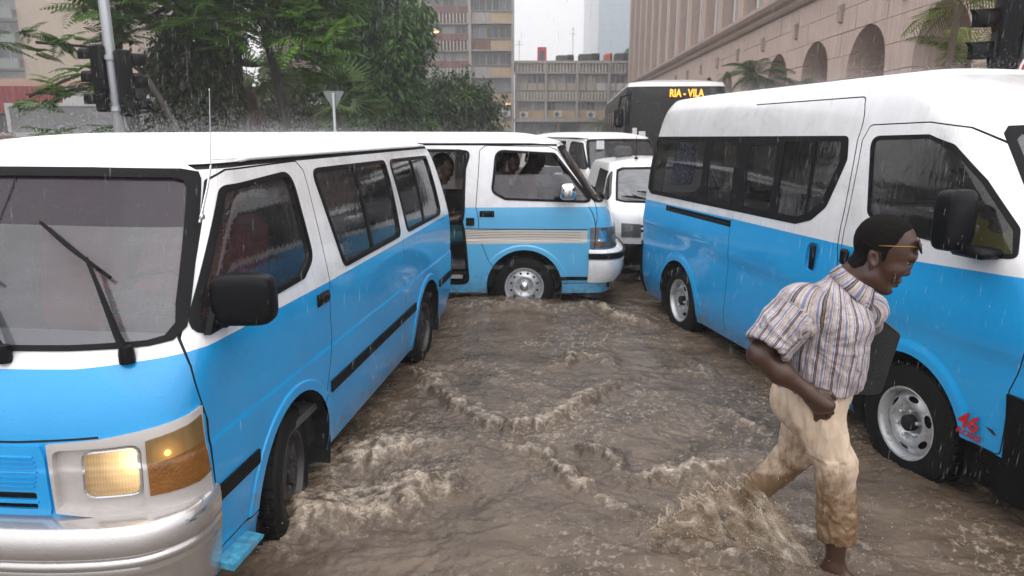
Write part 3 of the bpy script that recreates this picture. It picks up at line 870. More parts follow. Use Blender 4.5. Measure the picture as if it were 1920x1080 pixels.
def old_van(root, blue, white, arch_flare=.62, striped=False, open_door=False, lit=False, trim=True, second=False, plain=False, gl_front=None, gl_side=None, rimm=None, wheels=True, screen=None, front_det=True, seatm=None, mirror_m=None, chromeface=False, steer=0.):
    """boxy cab-over minibus, origin on the ground under the front axle, nose towards +x"""
    XR, XRR = 0.0, -2.57
    RA = .395
    def disp(x, z):
        o = 0
        for xc in (XR, XRR):
            d = np.hypot(x - xc, z - .30)
            o = np.maximum(o, .012 * (1 - sstep(RA + .060, RA + .072, d)))
        return o
    zs = [.25, .38, .57, .80, .826, .90, 1.02, 1.10, 1.17, 1.30, 1.50, 1.70, 1.765, 1.80]
    sh = Shell(zs, [.97, .99, 1.0, .995, .99, .985, .955, .915, .865, .765, .617, .475, .43, .395],
               [.800, .825, .843, .849, .843, .845, .846, .845, .840, .824, .795, .759, .742, .727],
               [-3.50, -3.58, -3.61, -3.61, -3.605, -3.605, -3.60, -3.59, -3.575, -3.52, -3.41, -3.27, -3.20, -3.15], D=.30, n=3.0, Dr=.14, nr=3.4, disp=disp)
    S = sh.S; rg = []
    A = rg.append
    # ---- paint
    paint = sh.front([(0, 1.128), (.5, 1.132)]) + sh.side([(.80, 1.15), (.7, 1.158), (-.5, 1.150), (-3.4, 1.165)]) + sh.rear([(.5, 1.165), (0, 1.165)])
    A(dict(p=[(0, sh.z0)] + paint + [(S, sh.z0)], mat=blue))
    # ---- doors and gaps
    dpoly = [(.70, .365), (.695, .60), (.705, .90), (.735, 1.12), (.715, 1.20), (.33, 1.72), (.24, 1.755), (-.40, 1.765), (-.455, 1.72), (-.495, 1.15), (-.475, .85), (-.37, .60), (-.30, .52), (.35, .36)]
    dr = sh.side(rounded(dpoly, .03, 3))
    A(dict(p=sh.side(grow(rounded(dpoly, .03, 3), .007)), mat=SEAM, off=-.006))
    A(dict(p=dr, part='door#f', off=0, mat=white)); A(dict(p=[(0, sh.z0)] + paint + [(S, sh.z0)], mat=blue, only=('door#f',)))
    if not striped: A(dict(p=sh.side(ribbon([(-1.86, 1.74), (-1.90, 1.15), (-1.90, .60)], .004)), mat=SEAM, off=-.003, only=('body',)))
    A(dict(p=sh.side(ribbon([(.33, 1.772), (.1, 1.778), (-3.05, 1.782)], .020)), mat=SEAM, off=-.012))
    # ---- trim strip
    if trim:
        for (xa, xb) in ((.692, .375), (-.425, -2.165), (-2.985, -3.49)):
            A(dict(p=sh.side([(xa, .567), (xa, .628), (xb, .628), (xb, .567)]), part='side_moulding#%d' % int(xa * 10), mat=BLACK, off=.010))
    # ---- side windows
    fw = rounded([(.715, 1.195), (.305, 1.698), (-.30, 1.730), (-.345, 1.30), (-.20, 1.225)], [.05, .07, .10, .09, .06])
    w1 = rounded([(-.535, 1.725), (-1.80, 1.722), (-1.855, 1.188), (-.72, 1.18)], .07)
    w2 = rounded([(-1.885, 1.722), (-2.96, 1.716), (-3.17, 1.195), (-2.03, 1.188)], [.07, .07, .09, .07])
    gf = gl_front or GL_SIDE; gs = gl_side or GL_DARK
    for k, (w, dk, g) in enumerate(((fw, 'door_window#f', gf), (w1, 'side_window#a', gs), (w2, 'side_window#b', gs))):
        sp = sh.side(w)
        A(dict(p=sp, part='window_seal#%d' % k, mat=BLACK, off=.007))
        A(dict(p=sh.side(grow(w, -.024)), part=dk, mat=g, off=-.008))
    # sliding-pane bars
    for kb, (x0, x1) in enumerate(((-1.18, -1.24), (-2.47, -2.56))):
        A(dict(p=sh.side(ribbon([(x0, 1.70), (x1, 1.21)], .028)), mat=BLACK, off=.0, part='window_bar#%d' % kb, only=('side_window#a', 'side_window#b')))
    # ---- windscreen
    scr = sh.front([(0, 1.178), (.45, 1.182), (.70, 1.19), (.762, 1.20), (.785, 1.235), (.775, 1.30), (.69, 1.725), (.675, 1.752), (.62, 1.764), (.3, 1.770), (0, 1.771)])
    A(dict(p=scr, part='screen_seal', mat=BLACK, off=.008)) if False else A(dict(p=scr, part='windscreen_seal', mat=BLACK, off=.008))
    scr2 = sh.front([(0, 1.194), (.45, 1.198), (.69, 1.206), (.735, 1.216), (.752, 1.25), (.735, 1.31), (.655, 1.70), (.64, 1.722), (.60, 1.732), (.3, 1.738), (0, 1.739)])
    A(dict(p=scr2, part='windscreen', mat=screen or GL_SCREEN, off=-.006))
    if front_det and not plain:
        A(dict(p=[(0, 1.575)] + sh.front([(.30, 1.572), (.78, 1.560), (.74, 1.765)]) + [(0, 1.765)], mat=GL_TINTBAND, only=('windscreen',)))
    # rear
    rw = sh.rear([(0, 1.20), (.62, 1.20), (.58, 1.70), (0, 1.70)])
    A(dict(p=rw, part='rear_window', mat=GL_DARK, off=-.006))
    A(dict(p=sh.rear([(.70, .75), (.83, .75), (.82, 1.12), (.70, 1.12)]), part='tail_lamp', mat=LENSR, off=.008))
    # ---- nose
    if front_det:
        bez = sh.front([(.452, .668), (.440, .905), (.60, .918)]) + sh.side([(.80, .955), (.742, .968), (.735, .652)]) + sh.front([(.62, .645)])
        if striped:
            lamp = sh.front([(.50, .735), (.52, .925), (.62, .935)]) + sh.side([(.72, .95), (.672, .945), (.675, .735)]) + sh.front([(.62, .73)])
            A(dict(p=lamp, part='headlight', mat=LAMPCLEAR, off=.012))
            A(dict(p=sh.side([(.715, .755), (.715, .79), (.79, .79), (.79, .755)]), mat=AMBER, only=('headlight',)))
            A(dict(p=sh.side([(.76, .80), (.76, .91), (.84, .91), (.84, .80)]), mat=CHROME, only=('headlight',)))
            A(dict(p=sh.front([(0, .72), (.46, .74), (.46, .92), (0, .93)]), part='grille', mat=CHROME, off=.012))
        else:
            A(dict(p=bez, part='headlight_bezel', mat=SILVER, off=.012))
            hl = sh.front(rounded([(.553, .722), (.550, .868), (.706, .878), (.712, .724)], .025, 3))
            A(dict(p=sh.front(rounded([(.460, .675), (.455, .885), (.722, .895), (.722, .668)], .03, 3)), off=-.012, only=('headlight_bezel',)))
            A(dict(p=sh.front(grow(rounded([(.553, .722), (.550, .868), (.706, .878), (.712, .724)], .025, 3), .008)), part='headlight_rim', mat=CHROME, off=-.006))
            A(dict(p=hl, part='headlight', mat=LITLENS if lit else LAMPCLEAR, off=-.010))
            cl = sh.front([(.738, .712), (.734, .902)]) + sh.side([(.808, .925), (.758, .942), (.748, .725), (.80, .712)])
            A(dict(p=cl, part='corner_lamp', mat=AMBER, off=.018))
            A(dict(p=sh.front([(.72, .808), (.72, .99)]) + sh.side([(.73, .99), (.73, .855)]), mat=SMOKY, only=('corner_lamp',)))
            A(dict(p=sh.front([(0, .660), (.432, .662), (.438, .690), (.430, .86), (.415, .90), (0, .898)]), part='grille', mat=blue, off=.010))
            for (za, zb) in ((.683, .703), (.716, .742)):
                A(dict(p=sh.front(rounded([(0, za), (0, zb), (.395, zb), (.395, za)], [0, 0, .008, .008], 3)), mat=DARK, off=-.02, only=('grille',)))
    if not striped and front_det:
        A(dict(p=sh.side(ribbon([(.742, .97), (.715, .92), (.70, .62), (.70, .36)], .008)), mat=SEAM, off=-.004, only=('body',)))
        A(dict(p=sh.front(ribbon([(0, .902), (.34, .908), (.60, .922)], .010)) if False else sh.front([(0, .899), (.34, .906), (.60, .919), (.60, .927), (.34, .914), (0, .907)]), mat=SEAM, off=-.004, only=('body',)))
    if striped:
        A(dict(p=sh.side([(-.63, .775), (-.63, .925), (.648, .915), (.648, .785), (.3, .785), (-.35, .775)]), mat=M('cream_decal', (.56, .54, .50), .3, coat=.6, var=.06), only=('body', 'door#f')))
        tan = M('tan_decal_line', (.30, .22, .14), .35, coat=.5)
        for k in range(5):
            z0 = .80 + .022 * k
            pts = [(-.62 + 1.2 * t, z0 + .020 * math.sin(2.6 * t + .3 * k) + .012 * k * t) for t in np.linspace(0, 1, 14)]
            A(dict(p=sh.side(ribbon(pts, .0065)), mat=tan, only=('body', 'door#f')))
        A(dict(p=sh.side([(.33, .395), (.33, .43), (.66, .43), (.66, .395)]), part='side_moulding', mat=BLACK, off=.01))
        A(dict(p=sh.side(ribbon([(.655, 1.16), (.655, .36)], .010)), mat=SEAM, off=-.005))
        A(dict(p=sh.side(ribbon([(-.62, .93), (.65, .925)], .010)), mat=SEAM, off=-.003, only=('body', 'door#f')))
        A(dict(p=sh.side([(-.60, .965), (-.60, 1.045), (-.515, 1.045), (-.515, .965)]), part='air_vent', mat=BLACKP, off=.012))
    if striped:      # both door panes wound half down
        A(dict(p=sh.side([(.9, 1.50), (.9, 1.82), (-.5, 1.82), (-.5, 1.475)]), part='hole', only=('door_window#f',)))
    if open_door:
        od = rounded([(-.60, .37), (-.66, 1.0), (-.62, 1.70), (-1.70, 1.71), (-1.80, 1.0), (-1.80, .37)], .05)
        A(dict(p=sh.side(grow(od, .03)), part='door_frame', mat=BLACK, off=.004, side=-1))
        A(dict(p=sh.side(od), part='hole', side=-1))
    for xc in (XR, XRR):
        if xc == XR and False: pass
        A(dict(p=arch_poly(sh, xc, RA), part='hole'))
    sh.build(rg, ('body', white), root, merge=('body', 'windscreen', 'windscreen_seal', 'grille', 'rear_window'),
             parents={'door_window#f': 'door#f', 'window_seal#0': 'door#f'},
             zlines=(.80, .814, .826, .84), xlines=[sh.side([(xc + (RA + rr) * math.cos(a), .30 + (RA + rr) * math.sin(a)) for a in np.linspace(.12, PI - .12, 30)]) for xc in (XR, XRR) for rr in (.050, .060, .066, .072, .082)])
    sh.roof(root, ROOFW, .095, 12, 2.3, extra=lambda x, y: .012 * (1 - (np.clip(x + 1.6, -2.5, 2.5) / 2.5) ** 2))
    # drip rail
    rp = [(.13, 1.789), (.06, 1.793)] + [(-.25 - .19 * k, 1.794) for k in range(16)]
    for sd in (1, -1):
        Q = []
        for (s_, z_) in sh.side(rp):
            q = sh.P0(s_, z_) + sh.N(s_, z_) * .006; Q.append((q[0], q[1] * sd, q[2]))
        b = MB(); b.tube(Q, .009, 6); b.build('drip_rail', white, root, smooth=True)
    underside(root, .845, .9, -3.5, ((XR, RA + .01), (XRR, RA + .01)))
    if wheels:
        for xc in (XR, XRR):
            for sd in (1, -1): wheel(root, (xc, sd * .715, .31), .318, .205, .19, sd, TYRE, rimm or STEEL, DARK, 'round', 5, steer if xc == 0 else 0, CHROME if striped else None)
    # door handles
    for sd in (1, -1):
        b = MB(); b.bbox((-.385, sd * .856, 1.088), (.055, .014, .022), .012); b.bbox((-.385, sd * .848, 1.085), (.075, .006, .032), .006)
        b.build('door_handle', BLACKP, root, auto=40)
    interior(root, .90, .83, -3.5, (-1.35, -2.1, -2.9), seatm or GREYC, GREYC, 1)
    if not plain:
        wiper(sh, root, (.649, 1.165), (.427, 1.446), (.19, 1.571), (.514, 1.394))
        wiper(sh, root, (-.02, 1.168), (.30, 1.171), (.30, 1.178), (-.28, 1.186)) if False else wiper(sh, root, (.245, 1.168), (-.03, 1.42), (-.26, 1.54), (.10, 1.38))
    # bumper
    if front_det:
        if striped:
            pr = [(.02, .72), (.05, .715), (.085, .69), (.09, .66), (.085, .62), (.105, .60), (.105, .52), (.09, .44), (.05, .37), (0, .36)]
            bp = sh.sweep(pr, root, 'bumper', [white, BLACK], 0, sh.side([(.665, .5)])[0][0], 30, mi=[0, 0, 0, 1, 0, 0, 0, 0, 0, 0], taper=.6)
            st = sh.sweep([(.09, .685), (.112, .682), (.112, .625), (.09, .622)], bp, 'bumper_strip', [BLACK], 0, sh.side([(.66, .6)])[0][0], 30, taper=.55)
        else:
            pr = [(.0, .652), (.07, .650), (.092, .640), (.104, .615), (.108, .585), (.106, .560), (.100, .548), (.093, .545), (.093, .538), (.101, .532), (.104, .524), (.103, .512), (.096, .507), (.092, .500), (.096, .490), (.090, .470), (.088, .465), (.084, .455), (.076, .36), (.066, .29), (.0, .28)]
            bp = sh.sweep(pr, root, 'bumper', [SILVERW], 0, sh.side([(.705, .5)])[0][0], 40, smooth_ang=50, taper=.80)
            def patch(name, y0, y1, za, zb, off, m):
                s0 = sh.front([(y0, .4)])[0][0]; s1 = sh.front([(y1, .4)])[0][0]
                sh_s = np.linspace(s0, s1, 10)
                for sd in (1, -1):
                    V = []
                    for (o, z) in ((off - .05, za), (off, za), (off + .008 * 0, zb), (off - .05, zb)):
                        P = sh.P0(sh_s, np.full(10, z)); Nn = sh.N(sh_s, np.full(10, z)); Nn[:, 2] = 0
                        P = P + Nn * o; P[:, 2] = z; P[:, 1] *= sd; V.append(P)
                    V = np.concatenate(V); F = [(i * 10 + j, i * 10 + j + 1, ((i + 1) % 4) * 10 + j + 1, ((i + 1) % 4) * 10 + j) for i in range(4) for j in range(9)]
                    F += [(0, 10, 20, 30), (9, 39, 29, 19)]
                    b = MB(); b.add(V, F); b.build(name, m, bp)
            patch('fog_lamp', .30, .56, .375, .445, .094, AMBER)
            patch('air_slot', .625, .66, .34, .452, .090, DARK)
            patch('air_slot', .02, .24, .36, .40, .088, DARK)
    return sh
def person_spot(): return None

# ================================================================== the three blue-and-white minibuses
A_O, A_H = (-1.8433, 3.1055), R(-96.9)
vanA = thing('minibus', 'blue and white minibus on the left, one headlight lit, silver bumper', 'minibus', (A_O[0], A_O[1], 0), A_H, 'blue and white minibuses in the flooded street')
shA = old_van(vanA, BLUEA, WHITE, lit=True, steer=R(11), rimm=DARKRIM, seatm=RED, gl_front=glass('door_glass_near', (.40, .41, .42), .10, (.26, .26, .27), 1., .6, 3, 110))
# grille slats
for k in range(7):
    z = .765 + .0165 * k
    o = shA.sweep([(.010, z - .0035), (.017, z - .002), (.017, z + .002), (.010, z + .0035)], vanA, 'grille_slat', [BLUEA], 0, shA.front([(.405 - .004 * abs(k - 3), z)])[0][0], 6)
for z in (.709,):
    shA.sweep([(-.01, z - .006), (.014, z - .004), (.014, z + .004), (-.01, z + .006)], vanA, 'grille_slat', [BLUEA], 0, shA.front([(.40, z)])[0][0], 6)
# corner-lamp bulb
_b = MB(); _b.ell((.872, .790, .850), (.012, .012, .012), 10, 6); _b.build('bulb', BULB, vanA, True)
# mirrors
for sd in (1, -1):
    b = MB(); b.sell((.555, sd * .940, 1.310), (.058, .114, .095), .45, 32, 20, Matrix.Rotation(R(8 * sd), 3, 'Z'))
    mo = b.build('mirror', BLACKP, vanA, auto=50)
    b = MB(); b.tube([(.60, sd * .84, 1.235), (.585, sd * .875, 1.232), (.565, sd * .90, 1.25)], [.028, .026, .022], 8)
    b.prism([(.66, 1.20), (.50, 1.205), (.52, 1.25), (.56, 1.36)], lambda p: (p[0], sd * .832, p[1]), lambda p: (p[0], sd * .858, p[1]))
    b.build('mirror_arm', BLACKP, mo, auto=50)
# antenna at the pillar
b = MB(); b.tube([(.50, .762, 1.58), (.41, .752, 1.70), (.36, .745, 1.78)], [.005, .0045, .004], 6); b.tube([(.36, .745, 1.78), (.33, .75, 2.055)], [.0019, .0012], 5)
b.lathe([(.001, .004), (.003, .002), (.003, -.002), (.001, -.004)], 6, 'z', (.33, .75, 2.06)); b.bbox((.49, .768, 1.60), (.012, .007, .010), .004)
b.build('antenna', M('antenna_metal', (.6, .6, .62), .3, metal=.8), vanA, auto=40)
# chipped step under the door
STEPM = M('scratched_blue_step', (.005, .09, .20), .8, spec=.08, var=.4, vs=30, dirt=(.16, .15, .11), dirts=24, bmp=.4, bs=60, c2=(.10, .42, .62))
for sd in (1, -1):
    b = MB()
    b.prism([(.70, .325), (.47, .310), (.455, .300), (.47, .292), (.70, .298)], lambda p: (p[0], sd * .80, p[1]), lambda p: (p[0], sd * .882, p[1] - .015))
    b.build('side_step', STEPM, vanA, auto=40)

B_O, B_H = (.1432, 7.8725), R(-1.0)
vanB = thing('minibus', 'pale blue and white minibus seen side-on with its sliding door open, across the street', 'minibus', (B_O[0], B_O[1], 0.01), B_H, 'blue and white minibuses in the flooded street')
shB = old_van(vanB, BLUEB, WHITE, striped=True, open_door=True, trim=False, plain=True, gl_front=glass('rainy_half_pane', (.42, .42, .44), .30, (.36, .35, .38), 1., .5, 2.), gl_side=GL_OPEN, screen=GL_OPEN)
for sd in (-1, 1):
    b = MB(); b.sell((.43, sd * .955, 1.325), (.085, .10, .085), .6); mo = b.build('mirror', CHROME, vanB, auto=50)
    b = MB(); b.bbox((.41, sd * .87, 1.25), (.11, .04, .018), .012); b.build('mirror_arm', BLACKP, mo, auto=50)
wiper(shB, vanB, (.62, 1.185), (.50, 1.25), (.70, 1.22), (.10, 1.26))
wiper(shB, vanB, (-.1, 1.185), (-.3, 1.25), (.0, 1.22), (-.6, 1.26))
# opened sliding door, run back along the flank
b = MB(); b.bbox((-2.28, -.905, .75), (.55, .018, .38), .015); do = b.build('sliding_door', BLUEB, vanB, auto=40)
b = MB(); b.bbox((-2.28, -.880, 1.42), (.55, .018, .27), .015); b.build('door_panel', WHITE, do, auto=40)
b = MB(); b.box((-1.75, -.80, .40), (-.65, -.55, .43)); b.build('door_step', M('worn_step', (.35, .34, .32), .5, var=.3, vs=12), vanB)

# ---- high-roof van on the right
C_O, C_H = (3.0276, 3.7406), R(-78.8)
vanC = thing('minibus', 'tall high-roofed blue and white minibus on the right with number decal on its front door', 'minibus', (C_O[0], C_O[1], 0), C_H, 'blue and white minibuses in the flooded street')
GL_TALL = glass('tall_van_glass', (.46, .46, .46), .035, (.28, .28, .29), .9, .4, 3)
def high_van(root):
    RF, RR, XRR = .415, .395, -2.94
    def disp(x, z):
        d1 = np.hypot(x, z - .32); d2 = np.hypot(x - XRR, z - .32)
        o = np.maximum(.012 * (1 - sstep(RF + .03, RF + .085, d1)), .012 * (1 - sstep(RR + .03, RR + .085, d2)))
        # shoulder crease falling towards the back wheel
        zc = .84 + .10 * sstep(-.4, -3.2, x) + .07 * np.exp(-((x - .1) / .8) ** 2)
        return o + .012 * sstep(-.05, .05, z - zc) * sstep(1.2, 1.0, z)
    zs = [.22, .33, .45, .65, .90, 1.10, 1.20, 1.30, 1.45, 1.60, 1.85, 1.93, 2.02, 2.10, 2.17, 2.22]
    sh = Shell(zs, [1.02, 1.05, 1.07, 1.08, 1.06, .99, .92, .83, .70, .565, .335, .26, .15, .02, -.14, -.29],
               [.845, .872, .888, .892, .890, .890, .888, .884, .868, .848, .803, .787, .765, .738, .700, .660],
               [-3.88, -3.92, -3.94, -3.94, -3.94, -3.935, -3.93, -3.925, -3.915, -3.90, -3.87, -3.86, -3.845, -3.83, -3.80, -3.76], D=.42, n=2.7, Dr=.14, nr=3.4, disp=disp)
    S = sh.S; rg = []; A = rg.append
    paint = sh.front([(0, 1.25), (.5, 1.25)]) + sh.side([(.80, 1.275), (.55, 1.268), (-.1, 1.232), (-2.0, 1.229), (-3.8, 1.222)]) + sh.rear([(.5, 1.22), (0, 1.22)])
    bl = [(0, sh.z0)] + paint + [(S, sh.z0)]
    A(dict(p=bl, mat=BLUEC))
    dpoly = [(.615, .432), (.61, .75), (.595, 1.27), (.50, 1.60), (.26, 1.82), (.05, 1.925), (-.18, 1.955), (-.63, 1.945), (-.665, 1.86), (-.64, 1.20), (-.60, .85), (-.46, .60), (-.38, .50), (.33, .43)]
    dpr = rounded(dpoly, .03, 3)
    A(dict(p=sh.side(grow(dpr, .007)), mat=SEAM, off=-.006))
    A(dict(p=sh.side(dpr), part='door#f', mat=WHITE, off=0)); A(dict(p=bl, mat=BLUEC, only=('door#f',)))
    # sliding door outline
    sl_ = rounded([(-2.02, 2.128), (-.745, 2.122), (-.705, 1.86), (-.675, 1.20), (-.63, .80), (-.50, .56), (-.50, .27), (-2.0, .27)], .05, 4)
    k0 = 0
    A(dict(p=sh.side(ribbon(rounded([(-2.02, 2.118), (-.76, 2.118), (-.712, 1.86), (-.680, 1.20), (-.64, .80), (-.47, .52)], [0, .05, .05, .05, .05, 0], 4), .008)), mat=SEAM, off=-.005))
    A(dict(p=sh.side(ribbon([(-2.03, 1.22), (-2.03, .27)], .006)), mat=SEAM, off=-.004))
    A(dict(p=sh.side([(.61, .425), (.335, .425), (.335, .22), (1.2, .22), (1.2, .43)]), mat=BLACKP, off=-.02, only=('body', 'door#f')))
    A(dict(p=sh.side([(-3.28, 1.160), (-3.28, 1.212), (-2.005, 1.212), (-2.005, 1.160)]), part='door_rail', mat=DARK, off=-.02))
    A(dict(p=sh.side([(-3.26, 1.166), (-3.26, 1.182), (-2.02, 1.182), (-2.02, 1.166)]), mat=BLACKP, off=-.004, only=('door_rail',)))
    A(dict(p=sh.side(ribbon([(-3.52, .83), (-3.70, .83), (-3.70, .98), (-3.52, .98), (-3.52, .83)], .004)), mat=SEAM, off=-.002, only=('body',)))
    # recessed handle cup
    cup = rounded([(-.98, 1.01), (-.98, 1.20), (-.84, 1.20), (-.84, 1.01)], .06)
    A(dict(p=sh.side(cup), off=-.018, only=('body',)))
    # windows: long dark band, then panes
    band = rounded([(-3.80, 1.865), (-.80, 1.885), (-.755, 1.74), (-.85, 1.44), (-.98, 1.34), (-1.14, 1.295), (-3.69, 1.290), (-3.78, 1.34)], [.06, .05, .05, .1, .06, .06, .09, .04])
    A(dict(p=sh.side(band), part='window_seal#r', mat=BLACK, off=.003))
    def pane(x0, x1, zb, zt, lean=.10): return rounded([(x0 - lean * .5, zt), (x1 - lean * .5, zt), (x1 + lean * .3, zb), (x0 + lean * .3, zb)], .04)
    panes = [(-3.70, -2.62, 1.33, 1.835), (-2.50, -2.08, 1.33, 1.835), (-1.88, -1.50, 1.345, 1.815), (-1.42, -.90, 1.345, 1.84)]
    for k, (x0, x1, zb, zt) in enumerate(panes):
        q = pane(x0, x1, zb, zt)
        if k == 3: q = rounded([(-1.47, 1.845), (-.86, 1.852), (-.82, 1.74), (-.91, 1.47), (-1.02, 1.385), (-1.14, 1.345), (-1.39, 1.345)], .03)
        A(dict(p=sh.side(q), part='side_window#%d' % k, mat=GL_TALL, off=-.004))
    A(dict(p=sh.side(ribbon([(-1.12, 1.84), (-1.05, 1.37)], .022)), mat=BLACK, off=.004, part='window_bar', only=('side_window#3',)))
    fw = rounded([(-.60, 1.885), (-.16, 1.895), (.02, 1.845), (.25, 1.68), (.47, 1.475), (.525, 1.345), (.45, 1.335), (-.34, 1.375), (-.47, 1.44)], [.06, .08, .08, .1, .08, .03, .05, .06, .06])
    A(dict(p=sh.side(fw), part='window_seal#f', mat=BLACK, off=.003))
    A(dict(p=sh.side(grow(fw, -.022)), part='door_window#f', mat=GL_TALL, off=-.004))
    # front
    scr = sh.front([(0, 1.27), (.60, 1.28), (.74, 1.31), (.775, 1.36), (.735, 1.60), (.665, 1.90), (.63, 1.935), (.3, 1.95), (0, 1.952)])
    A(dict(p=scr, part='windscreen_seal', mat=BLACK, off=.003))
    scr2 = sh.front([(0, 1.30), (.60, 1.31), (.70, 1.33), (.735, 1.37), (.70, 1.60), (.635, 1.87), (.60, 1.90), (.3, 1.92), (0, 1.922)])
    A(dict(p=scr2, part='windscreen', mat=GL_SCREEN, off=-.004))
    A(dict(p=sh.front([(.40, 1.80), (.40, 1.885), (.60, 1.875), (.61, 1.80)]), mat=M('cyan_sticker', (.12, .42, .55), .4), only=('windscreen',), side=-1))
    for k in range(4): A(dict(p=sh.front([(.42, 1.812 + .018 * k), (.42, 1.820 + .018 * k), (.58, 1.820 + .018 * k), (.59, 1.812 + .018 * k)]), mat=M('white_sticker', (.75, .75, .76), .5), only=('windscreen',), side=-1))
    A(dict(p=sh.front([(.50, 1.70), (.50, 1.77), (.62, 1.77), (.63, 1.70)]), mat=M('white_sticker'), only=('windscreen',), side=-1))
    A(dict(p=sh.front([(.46, .86), (.46, 1.08), (.66, 1.12)]) + sh.side([(.70, 1.13), (.70, .90)]), part='headlight', mat=LAMPCLEAR, off=.01))
    A(dict(p=sh.front([(0, .80), (.42, .80), (.42, 1.06), (0, 1.06)]), part='grille', mat=BLACKP, off=.01))
    A(dict(p=sh.front([(0, .22), (.89, .22)]) + sh.side([(.62, .22), (.62, .74)]) + sh.front([(.5, .74), (0, .74)]), mat=BLACKP, part='bumper', off=.02))
    # rear
    A(dict(p=sh.rear([(0, 1.28), (.66, 1.28), (.62, 1.85), (0, 1.85)]), part='rear_window', mat=GL_DARK, off=-.004))
    A(dict(p=sh.side([(-3.86, .80), (-3.86, 1.28)]) + sh.rear([(.80, 1.28), (.80, .80)]), part='tail_lamp', mat=LENSR, off=.008))
    A(dict(p=sh.side([(-3.80, .22), (-3.82, .74), (-3.87, .78)]) + sh.rear([(0, .78), (0, .22)]), part='rear_bumper', mat=BLACKP, off=.022))
    for (xc, Ra) in ((0, RF), (XRR, RR)): A(dict(p=arch_poly(sh, xc, Ra), part='hole'))
    sh.build(rg, ('body', WHITE), root, merge=('body', 'windscreen', 'windscreen_seal', 'grille', 'rear_window', 'bumper', 'rear_bumper'),
             parents={'door_window#f': 'door#f', 'window_seal#f': 'door#f'}, zlines=(2.0, 2.1, 2.16), xlines=[sh.side([(xc + (Ra + rr) * math.cos(a), .32 + (Ra + rr) * math.sin(a)) for a in np.linspace(.15, PI - .15, 30)]) for xc, Ra in ((0, RF), (XRR, RR)) for rr in (.030, .045, .058, .071, .085)])
    sh.roof(root, ROOFW, .075, 14, 2.0)
    underside(root, .885, .8, -3.8, ((0, RF + .012), (XRR, RR + .012)))
    for xc in (0, XRR):
        for sd in (1, -1): wheel(root, (xc, sd * .765, .325), .335, .205, .2, sd, TYRE, STEEL, DARK, 'oval', 6, 0, DARK)
    interior(root, .95, .86, -3.8, (-1.25, -2.0, -2.8), BLACKP, GREYC, 1, 1.2)
    for sd in (1, -1):
        b = MB(); b.bbox((-.915, sd * .892, 1.105), (.022, .016, .085), .014); b.build('door_handle', BLACKP, root, auto=40)
        b = MB(); b.bbox((-.585, sd * .905, 1.165), (.035, .016, .05), .02); b.build('door_handle', BLACKP, root, auto=40)
        b = MB(); b.sell((.30, sd * 1.01, 1.50), (.055, .10, .145), .42, 28, 18, Matrix.Rotation(R(-12 * sd), 3, 'Z')); mo = b.build('mirror', BLACKP, root, auto=50)
        b = MB(); b.bbox((.36, sd * .925, 1.355), (.10, .07, .025), .02); b.build('mirror_arm', BLACKP, mo, auto=50)
    # decal on the door, a nick behind it
    red = M('red_decal', (.55, .012, .015), .3, coat=.8); dk = M('dark_decal_edge', (.03, .03, .07), .4)
    rot = (R(90), 0, 0)
    t = textmesh('decal_number', '46', .115, red, root, .0004, (.435, -.9030, .488), rot, 1.05, .18, .0025)
    t2 = textmesh('decal_outline', '46', .115, dk, root, .0003, (.435, -.9022, .488), rot, 1.05, .18, .0036)
    t3 = textmesh('decal_word', 'ROSSI', .042, red, root, .0004, (.445, -.9030, .450), rot, 1.3, .18, .0006)
    t4 = textmesh('decal_outline', 'ROSSI', .042, dk, root, .0003, (.445, -.9022, .450), rot, 1.3, .18, .0018)
    b = MB(); b.add([(.53, -.9035, .545), (.575, -.9035, .543), (.60, -.9035, .524), (.58, -.9035, .522)], [(0, 1, 2, 3)]); b.build('paint_tear', SEAM, root)
    # blue patterned bag hanging in the rear pane
    return sh
shC = high_van(vanC)
